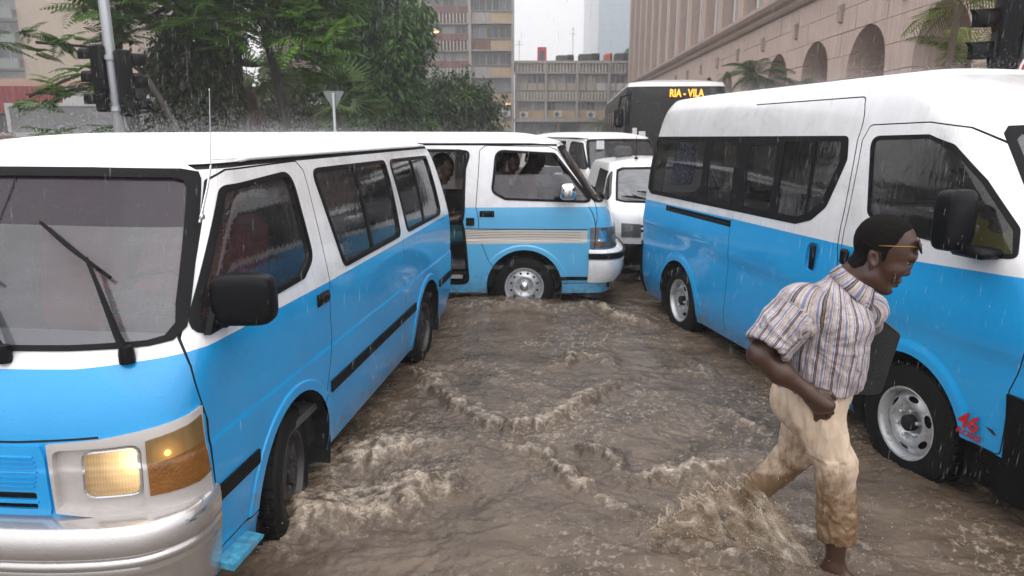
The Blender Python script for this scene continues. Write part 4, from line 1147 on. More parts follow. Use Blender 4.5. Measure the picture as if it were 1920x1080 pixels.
# ================================================================== flood water
LEV = .065
CRESTS = [  # polyline, height, width, foam
    ([(-1.30, 2.72), (-1.14, 2.80), (-1.01, 2.93), (-0.84, 3.05), (-0.64, 3.14), (-0.45, 3.32), (-0.33, 3.55)], .115, .19, 1.0),
    ([(-1.10, 3.30), (-0.97, 3.55), (-0.8, 3.68), (-0.64, 3.80), (-0.38, 3.84)], .10, .18, .95),
    ([(-0.62, 4.95), (-0.58, 4.87), (-0.41, 4.55), (-0.21, 4.27), (0.0, 4.12), (0.25, 4.22), (0.44, 4.45), (0.66, 4.76), (0.92, 4.98)], .065, .085, 0.64),
    ([(0.25, 5.17), (0.43, 5.3), (0.59, 5.55), (0.75, 5.46), (0.77, 5.23)], .06, .08, 0.56),
    ([(-0.16, 3.93), (0.0, 3.81), (0.19, 3.72), (0.29, 3.49), (0.42, 3.25), (0.53, 3.1), (0.72, 2.98)], .05, .06, 0.60),
    ([(0.55, 6.81), (0.86, 6.97), (1.17, 6.6), (1.45, 6.44)], .07, .10, 0.64),
    ([(1.5, 5.43), (1.53, 5.04), (1.22, 5.17)], .04, .06, 0.40),
    ([(0.36, 3.86), (0.59, 3.68), (0.6, 3.50)], .05, .06, 0.48),
    ([(0.62, 3.40), (0.82, 3.49), (1.0, 3.49), (1.17, 3.55), (1.36, 3.68)], .075, .08, 0.90),
    ([(-0.85, 5.30), (-0.70, 5.10), (-0.58, 5.0), (-0.67, 4.75)], .07, .10, 0.56),
    ([(1.36, 4.45), (1.51, 4.14), (1.65, 4.05)], .045, .06, 0.48),
    ([(0.60, 2.95), (0.67, 2.84), (0.9, 2.74), (1.12, 2.66), (1.33, 2.58)], .05, .06, 0.48),
    ([(-0.95, 6.75), (-0.5, 6.75), (0.1, 6.78), (0.5, 6.70), (.9, 6.9)], .05, .12, .45),
    ([(2.30, 3.62), (2.46, 3.42), (2.50, 3.2), (2.46, 3.05)], .035, .06, 0.40),
    ([(1.15, 3.10), (1.30, 2.95), (1.45, 2.80), (1.62, 2.66)], .05, .08, 0.64),
]
def polydist(X, Y, pl, w):
    d = np.full(X.shape, 9.); t = np.zeros(X.shape); sy = np.zeros(X.shape)
    for k in range(len(pl) - 1):
        ax, ay = pl[k]; bx, by = pl[k + 1]
        L = max((bx - ax) ** 2 + (by - ay) ** 2, 1e-9)
        q = np.clip(((X - ax) * (bx - ax) + (Y - ay) * (by - ay)) / L, 0, 1)
        dd = np.hypot(X - ax - q * (bx - ax), Y - ay - q * (by - ay))
        m = dd < d
        sy = np.where(m, (Y - ay - q * (by - ay)) / np.maximum(dd, 1e-4), sy)
        d = np.where(m, dd, d); t = np.where(m, (k + q) / (len(pl) - 1), t)
    return d, t, sy
def ridged(x, y, seed): return 1 - np.abs(perlin(x, y, seed)) * 2.2
def water_height(X, Y):
    wx = X + .22 * fbm(X * 1.1, Y * 1.1, 3, 11); wy = Y + .22 * fbm(X * 1.1 + 9, Y * 1.1 - 5, 3, 15)
    h = .030 * fbm(wx * .55, wy * .8, 3, 2)
    h += .014 * (ridged(wx * 1.7, wy * 3.0, 4) - .5) + .009 * (ridged(wx * 4.0 + wy * .8, wy * 6.0, 5) - .5)
    rough = .55 + .9 * np.clip(fbm(X * .9 + 3, Y * .9, 2, 21) + .35, 0, 1.2)
    h += rough * (.0072 * (ridged(wx * 9 - wy * 3, wy * 13, 6) - .5) + .0062 * (ridged(wx * 19, wy * 25 + wx * 6, 7) - .5) + .0036 * (ridged(wx * 38, wy * 46, 8) - .5))
    h += .155 * np.exp(-((X + .05) / 1.15) ** 2 - ((Y - 7.05) / .75) ** 2)
    lace = np.clip(1 - np.abs(fbm(wx * 5 + 3, wy * 8, 4, 30, .6)) * 5.5, 0, 1)
    h += .06 * np.exp(-((X + 1.10) ** 2 + (Y - 2.85) ** 2) / .35 ** 2)
    foam = .50 * lace * np.clip((rough - .55) * 1.1, 0, 1)
    fine = fbm(X * 13, Y * 13, 5, 40, .56)
    fine2 = 1 - np.abs(fbm(X * 9, Y * 9, 5, 44, .6)) * 2
    jx = X + .065 * fbm(X * 8, Y * 8, 4, 50, .55); jy = Y + .065 * fbm(X * 8 + 4, Y * 8, 4, 53, .55)
    for k, (pl, H, W, Fm) in enumerate(CRESTS):
        x0 = min(p[0] for p in pl) - W * 4; x1 = max(p[0] for p in pl) + W * 4; y0 = min(p[1] for p in pl) - W * 4; y1 = max(p[1] for p in pl) + W * 4
        m = (X > x0) & (X < x1) & (Y > y0) & (Y < y1)
        if not m.any(): continue
        d, t, sy = polydist(jx[m], jy[m], pl, W)
        d = d * np.where(sy < 0, 1 + .9 * np.clip(-sy, 0, 1), 1 - .35 * np.clip(sy, 0, 1))   # steep towards the viewer, long behind
        env = np.sin(np.pi * np.clip(t, .03, .97)) ** .5
        vary = np.clip(.75 + .9 * fbm(X[m] * 3.1 + k, Y[m] * 3.1, 2, 60), .1, 1.7)
        prof = np.exp(-(d / W) ** 2)
        h[m] += .78 * H * env * vary * prof * (1 + .20 * fine[m] + .14 * fine2[m])
        h[m] -= .22 * H * np.exp(-((d - W * 2.0) / W) ** 2) * env
        f = np.exp(-(d / (W * 1.0)) ** 2) * env * Fm
        foam[m] = np.maximum(foam[m], f * np.clip(.30 + 1.2 * fine[m] + .55 * fine2[m], 0, 1.2))
        tail = np.exp(-(d / (W * 2.8)) ** 2) * env * Fm * .5
        foam[m] = np.maximum(foam[m], tail * np.clip(1.2 * fine2[m] - .45, 0, 1))
    # spray-beaten patches
    foam = np.maximum(foam, .6 * np.clip(fine2 * 1.7 - .95, 0, 1) * np.clip(fbm(X * .8 + 7, Y * .8, 2, 70) * 2 + .25, 0, 1))
    return LEV + h, np.clip(foam, 0, 1)
def water_mat():
    m, nt, out = newmat('muddy_water')
    p = nt.nodes.new('ShaderNodeBsdfPrincipled'); nt.links.new(p.outputs[0], out.inputs[0])
    tc = nt.nodes.new('ShaderNodeTexCoord').outputs['Object']
    at = nt.nodes.new('ShaderNodeAttribute'); at.attribute_name = 'foam'
    n1 = noise(nt, mapping(nt, tc, (1, 1.6, 1)), 2.2, 6, .65, .8)
    c = mixc(nt, ramp(nt, n1, [(.32, 0.), (.68, 1.)]), (.068, .050, .036), (.158, .118, .086))
    n2 = noise(nt, tc, 38, 5, .7, .4)
    fo = nt.nodes.new('ShaderNodeMath'); fo.operation = 'MULTIPLY_ADD'
    nt.links.new(n2, fo.inputs[0]); fo.inputs[1].default_value = 1.0; fo.inputs[2].default_value = -.5
    fs = nt.nodes.new('ShaderNodeMath'); nt.links.new(fo.outputs[0], fs.inputs[0]); nt.links.new(at.outputs['Fac'], fs.inputs[1])
    fm = ramp(nt, fs.outputs[0], [(.16, 0.), (.5, .5), (1., .95)])
    n3 = noise(nt, tc, 34, 6, .68, 1.1)
    fc = mixc(nt, ramp(nt, n3, [(.36, 0.), (.66, 1.)]), (.23, .165, .105), (.70, .61, .50))
    c = mixc(nt, fm, c, fc)
    nt.links.new(c, p.inputs['Base Color'])
    r = ramp(nt, fm, [(0., .04), (1., .18)]); nt.links.new(r, p.inputs['Roughness'])
    p.inputs['IOR'].default_value = 1.33
    v = nt.nodes.new('ShaderNodeTexVoronoi'); v.inputs['Scale'].default_value = 26; v.feature = 'SMOOTH_F1'
    nt.links.new(tc, v.inputs['Vector'])
    b1 = bump(nt, noise(nt, mapping(nt, tc, (1, 1.5, 1)), 36, 4, .58, .6), .32, .014)
    b2 = bump(nt, noise(nt, tc, 150, 2, .6, .5), .16, .004, b1)
    b3 = bump(nt, v.outputs['Distance'], .22, .01, b2)
    nt.links.new(b3, p.inputs['Normal'])
    return m
WATER = water_mat()
def build_water():
    xs = np.concatenate([np.arange(-3.6, -1.7, .03), np.arange(-1.7, 2.9, .0105), np.arange(2.9, 5.6, .03)])
    ys = [0.9]
    while ys[-1] < 13: ys.append(ys[-1] + max(.0095, .0032 * ys[-1]))
    ys = np.array(ys)
    X, Y = np.meshgrid(xs, ys)
    h, f = water_height(X, Y)
    ed = np.minimum.reduce([X - xs[0], xs[-1] - X, Y - ys[0], ys[-1] - Y])
    k = sstep(0, .6, ed)
    Z = LEV + (h - LEV) * k
    V = np.stack([X.ravel(), Y.ravel(), Z.ravel()], -1)
    ny, nx = X.shape
    i = np.arange(ny - 1)[:, None] * nx + np.arange(nx - 1)[None]
    Q = np.stack([i, i + 1, i + nx + 1, i + nx], -1).reshape(-1, 4)
    # open water beyond, as far as the streets go
    base = len(V); x0, x1, y0, y1 = xs[0], xs[-1], ys[0], ys[-1]; Bx, By0, By1 = 90., -12., 140.
    E = np.array([(x0, y0), (x1, y0), (x1, y1), (x0, y1), (-Bx, By0), (Bx, By0), (Bx, By1), (-Bx, By1)])
    V = np.concatenate([V, np.c_[E, np.full(8, LEV)]])
    q = np.array([(4, 5, 1, 0), (5, 6, 2, 1), (6, 7, 3, 2), (7, 4, 0, 3)]) + base
    Q = np.concatenate([Q, q])
    o = fastmesh('flood_water', V, Q, WATER, None, True, {'foam': np.concatenate([f.ravel(), np.zeros(8)])})
    tag(o, kind='structure')
build_water()
b = MB(); b.box((-95, -15, -.35), (95, 300, -.12))
tag(b.build('road', M('wet_asphalt', (.05, .05, .05), .4, bmp=.2)), kind='structure')
# ---- droplets and torn water thrown up by wheels and feet
def drop_mat():
    m, nt, out = newmat('thrown_water')
    p = nt.nodes.new('ShaderNodeBsdfPrincipled'); p.inputs['Base Color'].default_value = (.50, .42, .33, 1); p.inputs['Roughness'].default_value = .08
    t = nt.nodes.new('ShaderNodeBsdfTransparent'); t.inputs[0].default_value = (.95, .93, .9, 1)
    mx = nt.nodes.new('ShaderNodeMixShader'); mx.inputs[0].default_value = .55
    nt.links.new(t.outputs[0], mx.inputs[1]); nt.links.new(p.outputs[0], mx.inputs[2]); nt.links.new(mx.outputs[0], out.inputs[0])
    return m
DROP = drop_mat()
_oct = np.array([(1, 0, 0), (-1, 0, 0), (0, 1, 0), (0, -1, 0), (0, 0, 1), (0, 0, -1)], float)
_of = np.array([(0, 2, 4), (2, 1, 4), (1, 3, 4), (3, 0, 4), (2, 0, 5), (1, 2, 5), (3, 1, 5), (0, 3, 5)])
def blobs(name, P, Rr, m, stretch=None, kind='stuff', label=None, parent=None):
    """P (n,3) centres, Rr (n,) radii, stretch (n,3) optional long axis (absolute half length vector)"""
    n = len(P)
    V = np.repeat(_oct[None], n, 0) * Rr[:, None, None]
    if stretch is not None:
        V[:, 4] = stretch; V[:, 5] = -stretch
    V = V + P[:, None]
    F = (_of[None] + np.arange(n)[:, None, None] * 6).reshape(-1, 3)
    o = fastmesh(name, V.reshape(-1, 3), F, m, parent, True)
    if kind: o['kind'] = kind
    if label: o['label'] = label
    return o
def spray_along(pl, n, spread, hmax, rmin, rmax, lift=0.):
    t = rng.random(n) * (len(pl) - 1); k = np.minimum(t.astype(int), len(pl) - 2); q = t - k
    pl = np.array(pl)
    P = pl[k] + (pl[k + 1] - pl[k]) * q[:, None]
    P = P + rng.normal(0, spread, (n, 2))
    h, _ = water_height(P[:, 0], P[:, 1])
    z = h + lift + hmax * rng.random(n) ** 3.0
    r = rmin + (rmax - rmin) * rng.random(n) ** 4
    return np.c_[P, z], r
PS, RS = [], []
for (pl, n, sp, hm, a, b_) in ((CRESTS[0][0], 1900, .09, .13, .0009, .0042), (CRESTS[1][0], 900, .08, .10, .0009, .004), (CRESTS[2][0], 500, .05, .05, .001, .0035), (CRESTS[3][0], 160, .05, .05, .001, .0035),
                              (CRESTS[4][0], 250, .04, .035, .001, .0035), (CRESTS[5][0], 250, .07, .05, .0015, .004), (CRESTS[8][0], 500, .06, .07, .001, .004), (CRESTS[9][0], 200, .07, .06, .001, .004), (CRESTS[11][0], 500, .05, .08, .001, .005), (CRESTS[14][0], 900, .10, .22, .001, .005), (CRESTS[13][0], 160, .06, .04, .001, .004)):
    P, r = spray_along(pl, n, sp, hm, a, b_); PS.append(P); RS.append(r)
# rain striking the water
n = 2600
P = np.c_[rng.uniform(-1.6, 3.4, n), 2.3 + 5.2 * rng.random(n) ** 1.5]
h, _ = water_height(P[:, 0], P[:, 1])
PS.append(np.c_[P, h + .014 * rng.random(n) ** 2]); RS.append(rng.uniform(.0009, .0026, n))
blobs('water_droplets', np.concatenate(PS), np.concatenate(RS), DROP, label='brown water drops thrown up from the wave crests and by the rain')

def sheet_mat():
    m, nt, out = newmat('flung_water_sheet')
    a = nt.nodes.new('ShaderNodeAttribute'); a.attribute_name = 'u'; a2 = nt.nodes.new('ShaderNodeAttribute'); a2.attribute_name = 'v'
    cb = nt.nodes.new('ShaderNodeCombineXYZ'); nt.links.new(a.outputs['Fac'], cb.inputs[0]); nt.links.new(a2.outputs['Fac'], cb.inputs[1])
    n = noise(nt, mapping(nt, cb.outputs[0], (6.5, 3.0, 1)), 1.0, 6, .62, 1.2)
    p = nt.nodes.new('ShaderNodeBsdfPrincipled'); p.inputs['Roughness'].default_value = .1; p.inputs['IOR'].default_value = 1.33
    nt.links.new(mixc(nt, ramp(nt, n, [(.42, 0.), (.72, 1.)]), (.34, .26, .18), (.72, .66, .57)), p.inputs['Base Color'])
    nt.links.new(bump(nt, n, .6, .02), p.inputs['Normal'])
    t = nt.nodes.new('ShaderNodeBsdfTransparent'); t.inputs[0].default_value = (.96, .93, .89, 1)
    mx = nt.nodes.new('ShaderNodeMixShader'); nt.links.new(ramp(nt, n, [(.36, .05), (.56, .24), (.80, .72)]), mx.inputs[0])
    nt.links.new(t.outputs[0], mx.inputs[1]); nt.links.new(p.outputs[0], mx.inputs[2]); nt.links.new(mx.outputs[0], out.inputs[0])
    return m
def catmull(P, n):
    P = np.array(P, float); P = np.concatenate([[2 * P[0] - P[1]], P, [2 * P[-1] - P[-2]]]); k = len(P) - 3
    t = np.linspace(0, k - 1e-6, n); i = t.astype(int); f = (t - i)[:, None]
    a, b, c, d = P[i], P[i + 1], P[i + 2], P[i + 3]
    return .5 * (2 * b + (c - a) * f + (2 * a - 5 * b + 4 * c - d) * f ** 2 + (3 * b - a - 3 * c + d) * f ** 3)
def water_sheet(name, base, top, bulge, label, nu=150, nv=46, seed=0):
    B = catmull(base, nu); T = catmull(top, nu); u = np.linspace(0, 1, nu)
    V = np.zeros((nv, nu, 3)); U = np.zeros((nv, nu)); W = np.zeros((nv, nu))
    edge = .80 + .22 * fbm(u * 9, u * 0 + seed, 4, 140 + seed, .65)
    for j in range(nv):
        v = j / (nv - 1) * edge
        q = B + (T - B) * v[:, None] + np.array(bulge) * (np.sin(PI * np.clip(v, 0, 1)) * .5)[:, None]
        d = fbm(u * 7, v * 3 + seed, 4, 150 + seed, .6)
        q = q + np.array((-.5, -.6, .6)) * (.022 * d * (v + .15))[:, None]
        V[j] = q; U[j] = u; W[j] = v
    idx = np.arange((nv - 1) * nu).reshape(nv - 1, nu)[:, :-1]
    Q = np.stack([idx, idx + 1, idx + nu + 1, idx + nu], -1).reshape(-1, 4)
    Vf = V.reshape(-1, 3); uu = U.ravel(); vv = W.ravel()
    # tear holes towards the free edge
    c = Q.mean(1) if False else Vf[Q].mean(1); cu = uu[Q].mean(1); cv = vv[Q].mean(1)
    keep = fbm(cu * 13, cv * 5, 4, 160 + seed) < .42 - .55 * np.clip(cv - .45, 0, 1)
    o = fastmesh(name, Vf, Q[keep], _mats.setdefault('flung_water_sheet', None) or _mats.__setitem__('flung_water_sheet', sheet_mat()) or _mats['flung_water_sheet'], None, True, {'u': uu, 'v': vv})
    md = o.modifiers.new('thickness', 'SOLIDIFY'); md.thickness = .004
    tag(o, label, kind='stuff')
    return V, edge
V_, e_ = water_sheet('water_splash', [(.66, 2.86, .05), (.80, 2.80, .06), (1.0, 2.73, .06), (1.18, 2.66, .06), (1.34, 2.60, .06)], [(.655, 2.87, .13), (.70, 2.90, .22), (.81, 2.93, .31), (.93, 2.96, .40), (1.08, 2.98, .40)], (-.05, -.10, .05), 'arched brown sheet of water thrown up by the wading man', seed=0)
V2_, e2_ = water_sheet('water_splash', [(.84, 2.94, .05), (.98, 2.88, .06), (1.12, 2.84, .06), (1.25, 2.80, .06)], [(.78, 3.06, .24), (.92, 2.98, .40), (1.08, 2.93, .42), (1.28, 2.86, .28)], (-.03, -.03, .05), 'water wrapped round the lifted back foot of the wading man', nu=90, nv=30, seed=3)
# drops and strings flying off the sheets
PS, RS, ST = [], [], []
for (VV, n, sp) in ((V_, 1500, .03), (V2_, 800, .045)):
    nv, nu = VV.shape[:2]
    j = (nv - 1 - (rng.random(n) ** 1.6 * (nv - 1))).astype(int); i = rng.integers(0, nu, n)
    d = rng.normal(0, sp, (n, 3)) + np.array((-.01, 0, .02)) * rng.exponential(1., n)[:, None]
    PS.append(VV[j, i] + d); r = .0009 + .0045 * rng.random(n) ** 5; RS.append(r)
    g = rng.normal(0, 1, (n, 3)) + np.array((-.8, -.3, .8)); g /= np.linalg.norm(g, axis=1, keepdims=True)
    ST.append(g * (r * (1 + 1.6 * rng.random(n) ** 3))[:, None])
n = 600
P = np.c_[rng.normal(1.22, .16, n), rng.normal(2.74, .10, n), .08 + rng.exponential(.09, n)]; r = .001 + .0045 * rng.random(n) ** 4
g = rng.normal(0, 1, (n, 3)); g /= np.linalg.norm(g, axis=1, keepdims=True); PS.append(P); RS.append(r); ST.append(g * (r * (1 + 1.0 * rng.random(n)))[:, None])
blobs('splash_drops', np.concatenate(PS), np.concatenate(RS), DROP, np.concatenate(ST), label='drops and strings of muddy water around the legs of the wading man')

def rim(VV, seed, name):
    E = VV[-1]; n = len(E); b = MB(); i = 0
    r = random.Random(seed)
    while i < n - 8:
        k = r.randint(6, 22); pts = [tuple(E[j] + np.array((r.gauss(0, .003), r.gauss(0, .003), r.gauss(0, .003)))) for j in range(i, min(i + k, n))]
        if len(pts) > 3: b.tube(pts, [.0015 + .0055 * math.sin(PI * j / (len(pts) - 1)) * r.uniform(.5, 1.2) for j in range(len(pts))], 6)
        i += k + r.randint(0, 4)
    o = b.build(name, DROP, None, True); tag(o, 'thick torn rim of water along the edge of the splash', kind='stuff')
rim(V_, 3, 'splash_rim')
# ================================================================== people: signed-distance bodies meshed by surface nets
class SDF:
    def __init__(s, ax, ay, az):
        s.ax = [np.asarray(a, np.float32) for a in (ax, ay, az)]
        s.F = np.full([len(a) for a in s.ax], 9., np.float32)
    def box(s, lo, hi, pad):
        sl = []
        for a, l, h in zip(s.ax, lo, hi):
            i0 = max(0, np.searchsorted(a, l - pad) - 1); i1 = min(len(a), np.searchsorted(a, h + pad) + 1)
            sl.append(slice(i0, max(i1, i0 + 1)))
        sl = tuple(sl)
        g = np.meshgrid(*[a[q] for a, q in zip(s.ax, sl)], indexing='ij', sparse=True)
        return sl, g
    def merge(s, sl, d, k, mode):
        f = s.F[sl]
        if mode == 'u':
            if k > 0:
                h = np.clip(.5 + .5 * (f - d) / k, 0, 1); s.F[sl] = f * (1 - h) + d * h - k * h * (1 - h)
            else: s.F[sl] = np.minimum(f, d)
        elif mode == 'sub':
            h = np.clip(.5 - .5 * (f + d) / max(k, 1e-4), 0, 1); s.F[sl] = f * (1 - h) - d * h + k * h * (1 - h)
    def cone(s, a, b, r1, r2, k=.03, mode='u', flat=None):
        a = np.array(a, np.float32); b = np.array(b, np.float32); rm = max(r1, r2)
        sl, (X, Y, Z) = s.box(np.minimum(a, b) - rm, np.maximum(a, b) + rm, k + .02)
        d = b - a; L = max(float(d @ d), 1e-9)
        t = np.clip(((X - a[0]) * d[0] + (Y - a[1]) * d[1] + (Z - a[2]) * d[2]) / L, 0, 1)
        q = np.sqrt((X - a[0] - t * d[0]) ** 2 + (Y - a[1] - t * d[1]) ** 2 + (Z - a[2] - t * d[2]) ** 2) - (r1 + (r2 - r1) * t)
        s.merge(sl, q.astype(np.float32), k, mode); return s
    def ell(s, c, r, k=.03, mode='u', rot=(0, 0, 0)):
        c = np.array(c, np.float32); rm = max(r)
        sl, (X, Y, Z) = s.box(c - rm, c + rm, k + .02)
        from mathutils import Euler
        Mx = np.array(Euler([R(v) for v in rot]).to_matrix().transposed(), np.float32)
        x, y, z = X - c[0], Y - c[1], Z - c[2]
        u = Mx[0, 0] * x + Mx[0, 1] * y + Mx[0, 2] * z; v = Mx[1, 0] * x + Mx[1, 1] * y + Mx[1, 2] * z; w = Mx[2, 0] * x + Mx[2, 1] * y + Mx[2, 2] * z
        k0 = np.sqrt((u / r[0]) ** 2 + (v / r[1]) ** 2 + (w / r[2]) ** 2)
        k1 = np.sqrt((u / r[0] ** 2) ** 2 + (v / r[1] ** 2) ** 2 + (w / r[2] ** 2) ** 2)
        q = k0 * (k0 - 1) / np.maximum(k1, 1e-5)
        s.merge(sl, q.astype(np.float32), k, mode); return s
    def plane(s, p, n):
        """keep the side towards -n"""
        n = np.array(n, np.float32); n /= np.linalg.norm(n)
        g = np.meshgrid(*s.ax, indexing='ij', sparse=True)
        s.F = np.maximum(s.F, ((g[0] - p[0]) * n[0] + (g[1] - p[1]) * n[1] + (g[2] - p[2]) * n[2]).astype(np.float32)); return s
    def mesh(s):
        F = s.F; S = F < 0; nx, ny, nz = F.shape
        c = np.zeros((nx - 1, ny - 1, nz - 1), np.int8)
        offs = [(i, j, k) for i in (0, 1) for j in (0, 1) for k in (0, 1)]
        for i, j, k in offs: c += S[i:nx - 1 + i, j:ny - 1 + j, k:nz - 1 + k]
        act = (c > 0) & (c < 8); I = np.argwhere(act)
        idx = np.full(act.shape, -1, np.int64); idx[act] = np.arange(len(I))
        acc = np.zeros((len(I), 3)); cnt = np.zeros(len(I))
        fv = {o: F[I[:, 0] + o[0], I[:, 1] + o[1], I[:, 2] + o[2]] for o in offs}
        for a in offs:
            for ax in range(3):
                if a[ax]: continue
                b = list(a); b[ax] = 1; b = tuple(b)
                fa, fb = fv[a], fv[b]; m = (fa < 0) != (fb < 0)
                t = fa[m] / (fa[m] - fb[m])
                p = np.repeat(np.array([a], float), m.sum(), 0); p[:, ax] = t
                acc[m] += p; cnt[m] += 1
        loc = acc / cnt[:, None]
        V = np.zeros((len(I), 3))
        for ax in range(3):
            A = s.ax[ax].astype(float); V[:, ax] = A[I[:, ax]] + loc[:, ax] * (A[I[:, ax] + 1] - A[I[:, ax]])
        Q = []
        for ax in range(3):
            u, v = [(1, 2), (2, 0), (0, 1)][ax]
            sh = [slice(None)] * 3; sh2 = [slice(None)] * 3
            sh[ax] = slice(0, -1); sh2[ax] = slice(1, None)
            for q in (u, v):
                sh[q] = slice(1, -1); sh2[q] = slice(1, -1)
            A = S[tuple(sh)]; B = S[tuple(sh2)]
            for sign in (True, False):
                E = np.argwhere((A != B) & (A == sign))
                if not len(E): continue
                E = E.copy(); E[:, u] += 1; E[:, v] += 1
                def at(du, dv):
                    e = E.copy(); e[:, u] += du; e[:, v] += dv
                    return idx[e[:, 0], e[:, 1], e[:, 2]]
                q = np.stack([at(-1, -1), at(0, -1), at(0, 0), at(-1, 0)], -1)
                if not sign: q = q[:, ::-1]
                Q.append(q)
        return V, np.concatenate(Q)
def ax(*segs):
    """segs: (start, step), ..., end"""
    out = []
    for (a, st), b in zip(segs[:-1], [q[0] if isinstance(q, tuple) else q for q in segs[1:]]): out.extend(np.arange(a, b, st))
    return np.array(out)
def vnormals(V, Q):
    n = np.zeros_like(V); f = np.cross(V[Q[:, 2]] - V[Q[:, 0]], V[Q[:, 3]] - V[Q[:, 1]])
    for k in range(4): np.add.at(n, Q[:, k], f)
    return n / np.maximum(np.linalg.norm(n, axis=1, keepdims=True), 1e-9)
SKIN = M('dark_skin', (.043, .0195, .012), .34, spec=.5, var=.2, vs=9, bmp=.10, bs=200, drops=.12, ds=260, c2=(.066, .030, .018))
HAIR = M('close_cropped_hair', (.009, .0075, .007), .9, spec=.1, var=.4, vs=160, bmp=.5, bs=320)
# ------------------------------------------------------------------ striped shirt
def shirt_mat():
    m, nt, out = newmat('striped_shirt_cloth')
    p = nt.nodes.new('ShaderNodeBsdfPrincipled'); nt.links.new(p.outputs[0], out.inputs[0])
    a = nt.nodes.new('ShaderNodeAttribute'); a.attribute_name = 'stripe'
    d = nt.nodes.new('ShaderNodeMath'); d.operation = 'MULTIPLY'; nt.links.new(a.outputs['Fac'], d.inputs[0]); d.inputs[1].default_value = 1 / .062
    f = nt.nodes.new('ShaderNodeMath'); f.operation = 'FRACT'; nt.links.new(d.outputs[0], f.inputs[0])
    cream, pink, blue, brown, grey = (.50, .44, .425), (.43, .34, .31), (.19, .23, .40), (.07, .045, .038), (.20, .18, .20)
    st = [(0., cream), (.10, blue), (.16, cream), (.22, brown), (.27, grey), (.33, brown), (.37, cream), (.46, pink), (.53, cream), (.60, blue), (.68, grey), (.71, cream), (.80, brown), (.825, cream), (.88, pink), (.93, cream)]
    c = ramp(nt, f.outputs[0], st, 'CONSTANT')
    tc = nt.nodes.new('ShaderNodeTexCoord').outputs['Object']
    wet = ramp(nt, noise(nt, tc, 7, 4, .6), [(.45, 0.), (.7, .7)])
    c = mixc(nt, wet, c, (.30, .26, .26), 'MULTIPLY')
    nt.links.new(c, p.inputs['Base Color']); p.inputs['Roughness'].default_value = .72; p.inputs['Specular IOR Level'].default_value = .3
    w = bump(nt, noise(nt, tc, 420, 2, .5), .15, .002)
    w2 = bump(nt, noise(nt, mapping(nt, tc, (1, 1, .5)), 14, 4, .55, 1.6), .75, .03, w)
    nt.links.new(w2, p.inputs['Normal'])
    return m
def trouser_mat():
    m, nt, out = newmat('wet_tan_trousers')
    p = nt.nodes.new('ShaderNodeBsdfPrincipled'); nt.links.new(p.outputs[0], out.inputs[0])
    tc = nt.nodes.new('ShaderNodeTexCoord').outputs['Object']
    sx = nt.nodes.new('ShaderNodeSeparateXYZ'); nt.links.new(tc, sx.inputs[0])
    n1 = noise(nt, tc, 9, 5, .65, .5)
    ad = nt.nodes.new('ShaderNodeMath'); ad.operation = 'MULTIPLY_ADD'; nt.links.new(n1, ad.inputs[0]); ad.inputs[1].default_value = .75; nt.links.new(sx.outputs[2], ad.inputs[2])
    wet = ramp(nt, ad.outputs[0], [(.80, 1.), (1.0, 0.)])
    c = mixc(nt, wet, (.55, .43, .32), (.19, .118, .066))
    mud = ramp(nt, noise(nt, tc, 14, 5, .65), [(.56, 0.), (.75, .22)])
    c = mixc(nt, mud, c, (.16, .10, .06))
    nt.links.new(c, p.inputs['Base Color'])
    nt.links.new(ramp(nt, wet, [(0., .75), (1., .34)]), p.inputs['Roughness'])
    w2 = bump(nt, noise(nt, mapping(nt, tc, (1, 1, .45)), 12, 4, .5, 1.4), .55, .03)
    nt.links.new(bump(nt, noise(nt, tc, 380, 2, .5), .12, .002, w2), p.inputs['Normal'])
    return m
def polysd(P, X, Z):
    """signed distance to polygon (negative inside), arrays"""
    P = np.array(P); d = np.full(np.broadcast(X, Z).shape, 9.); ins = np.zeros(d.shape, bool)
    for i in range(len(P)):
        a, b = P[i - 1], P[i]; e = b - a; L = e @ e
        t = np.clip(((X - a[0]) * e[0] + (Z - a[1]) * e[1]) / L, 0, 1)
        d = np.minimum(d, np.hypot(X - a[0] - t * e[0], Z - a[1] - t * e[1]))
        c = ((a[1] > Z) != (b[1] > Z)) & (X < (b[0] - a[0]) * (Z - a[1]) / (b[1] - a[1] + 1e-12) + a[0])
        ins ^= c
    return np.where(ins, -d, d)
HT = 10.0
def HR(p, d=HT):
    x, z = p[0], p[2] - 1.43; c, s_ = math.cos(R(d)), math.sin(R(d))
    return (x * c + z * s_, p[1], 1.43 - x * s_ + z * c)
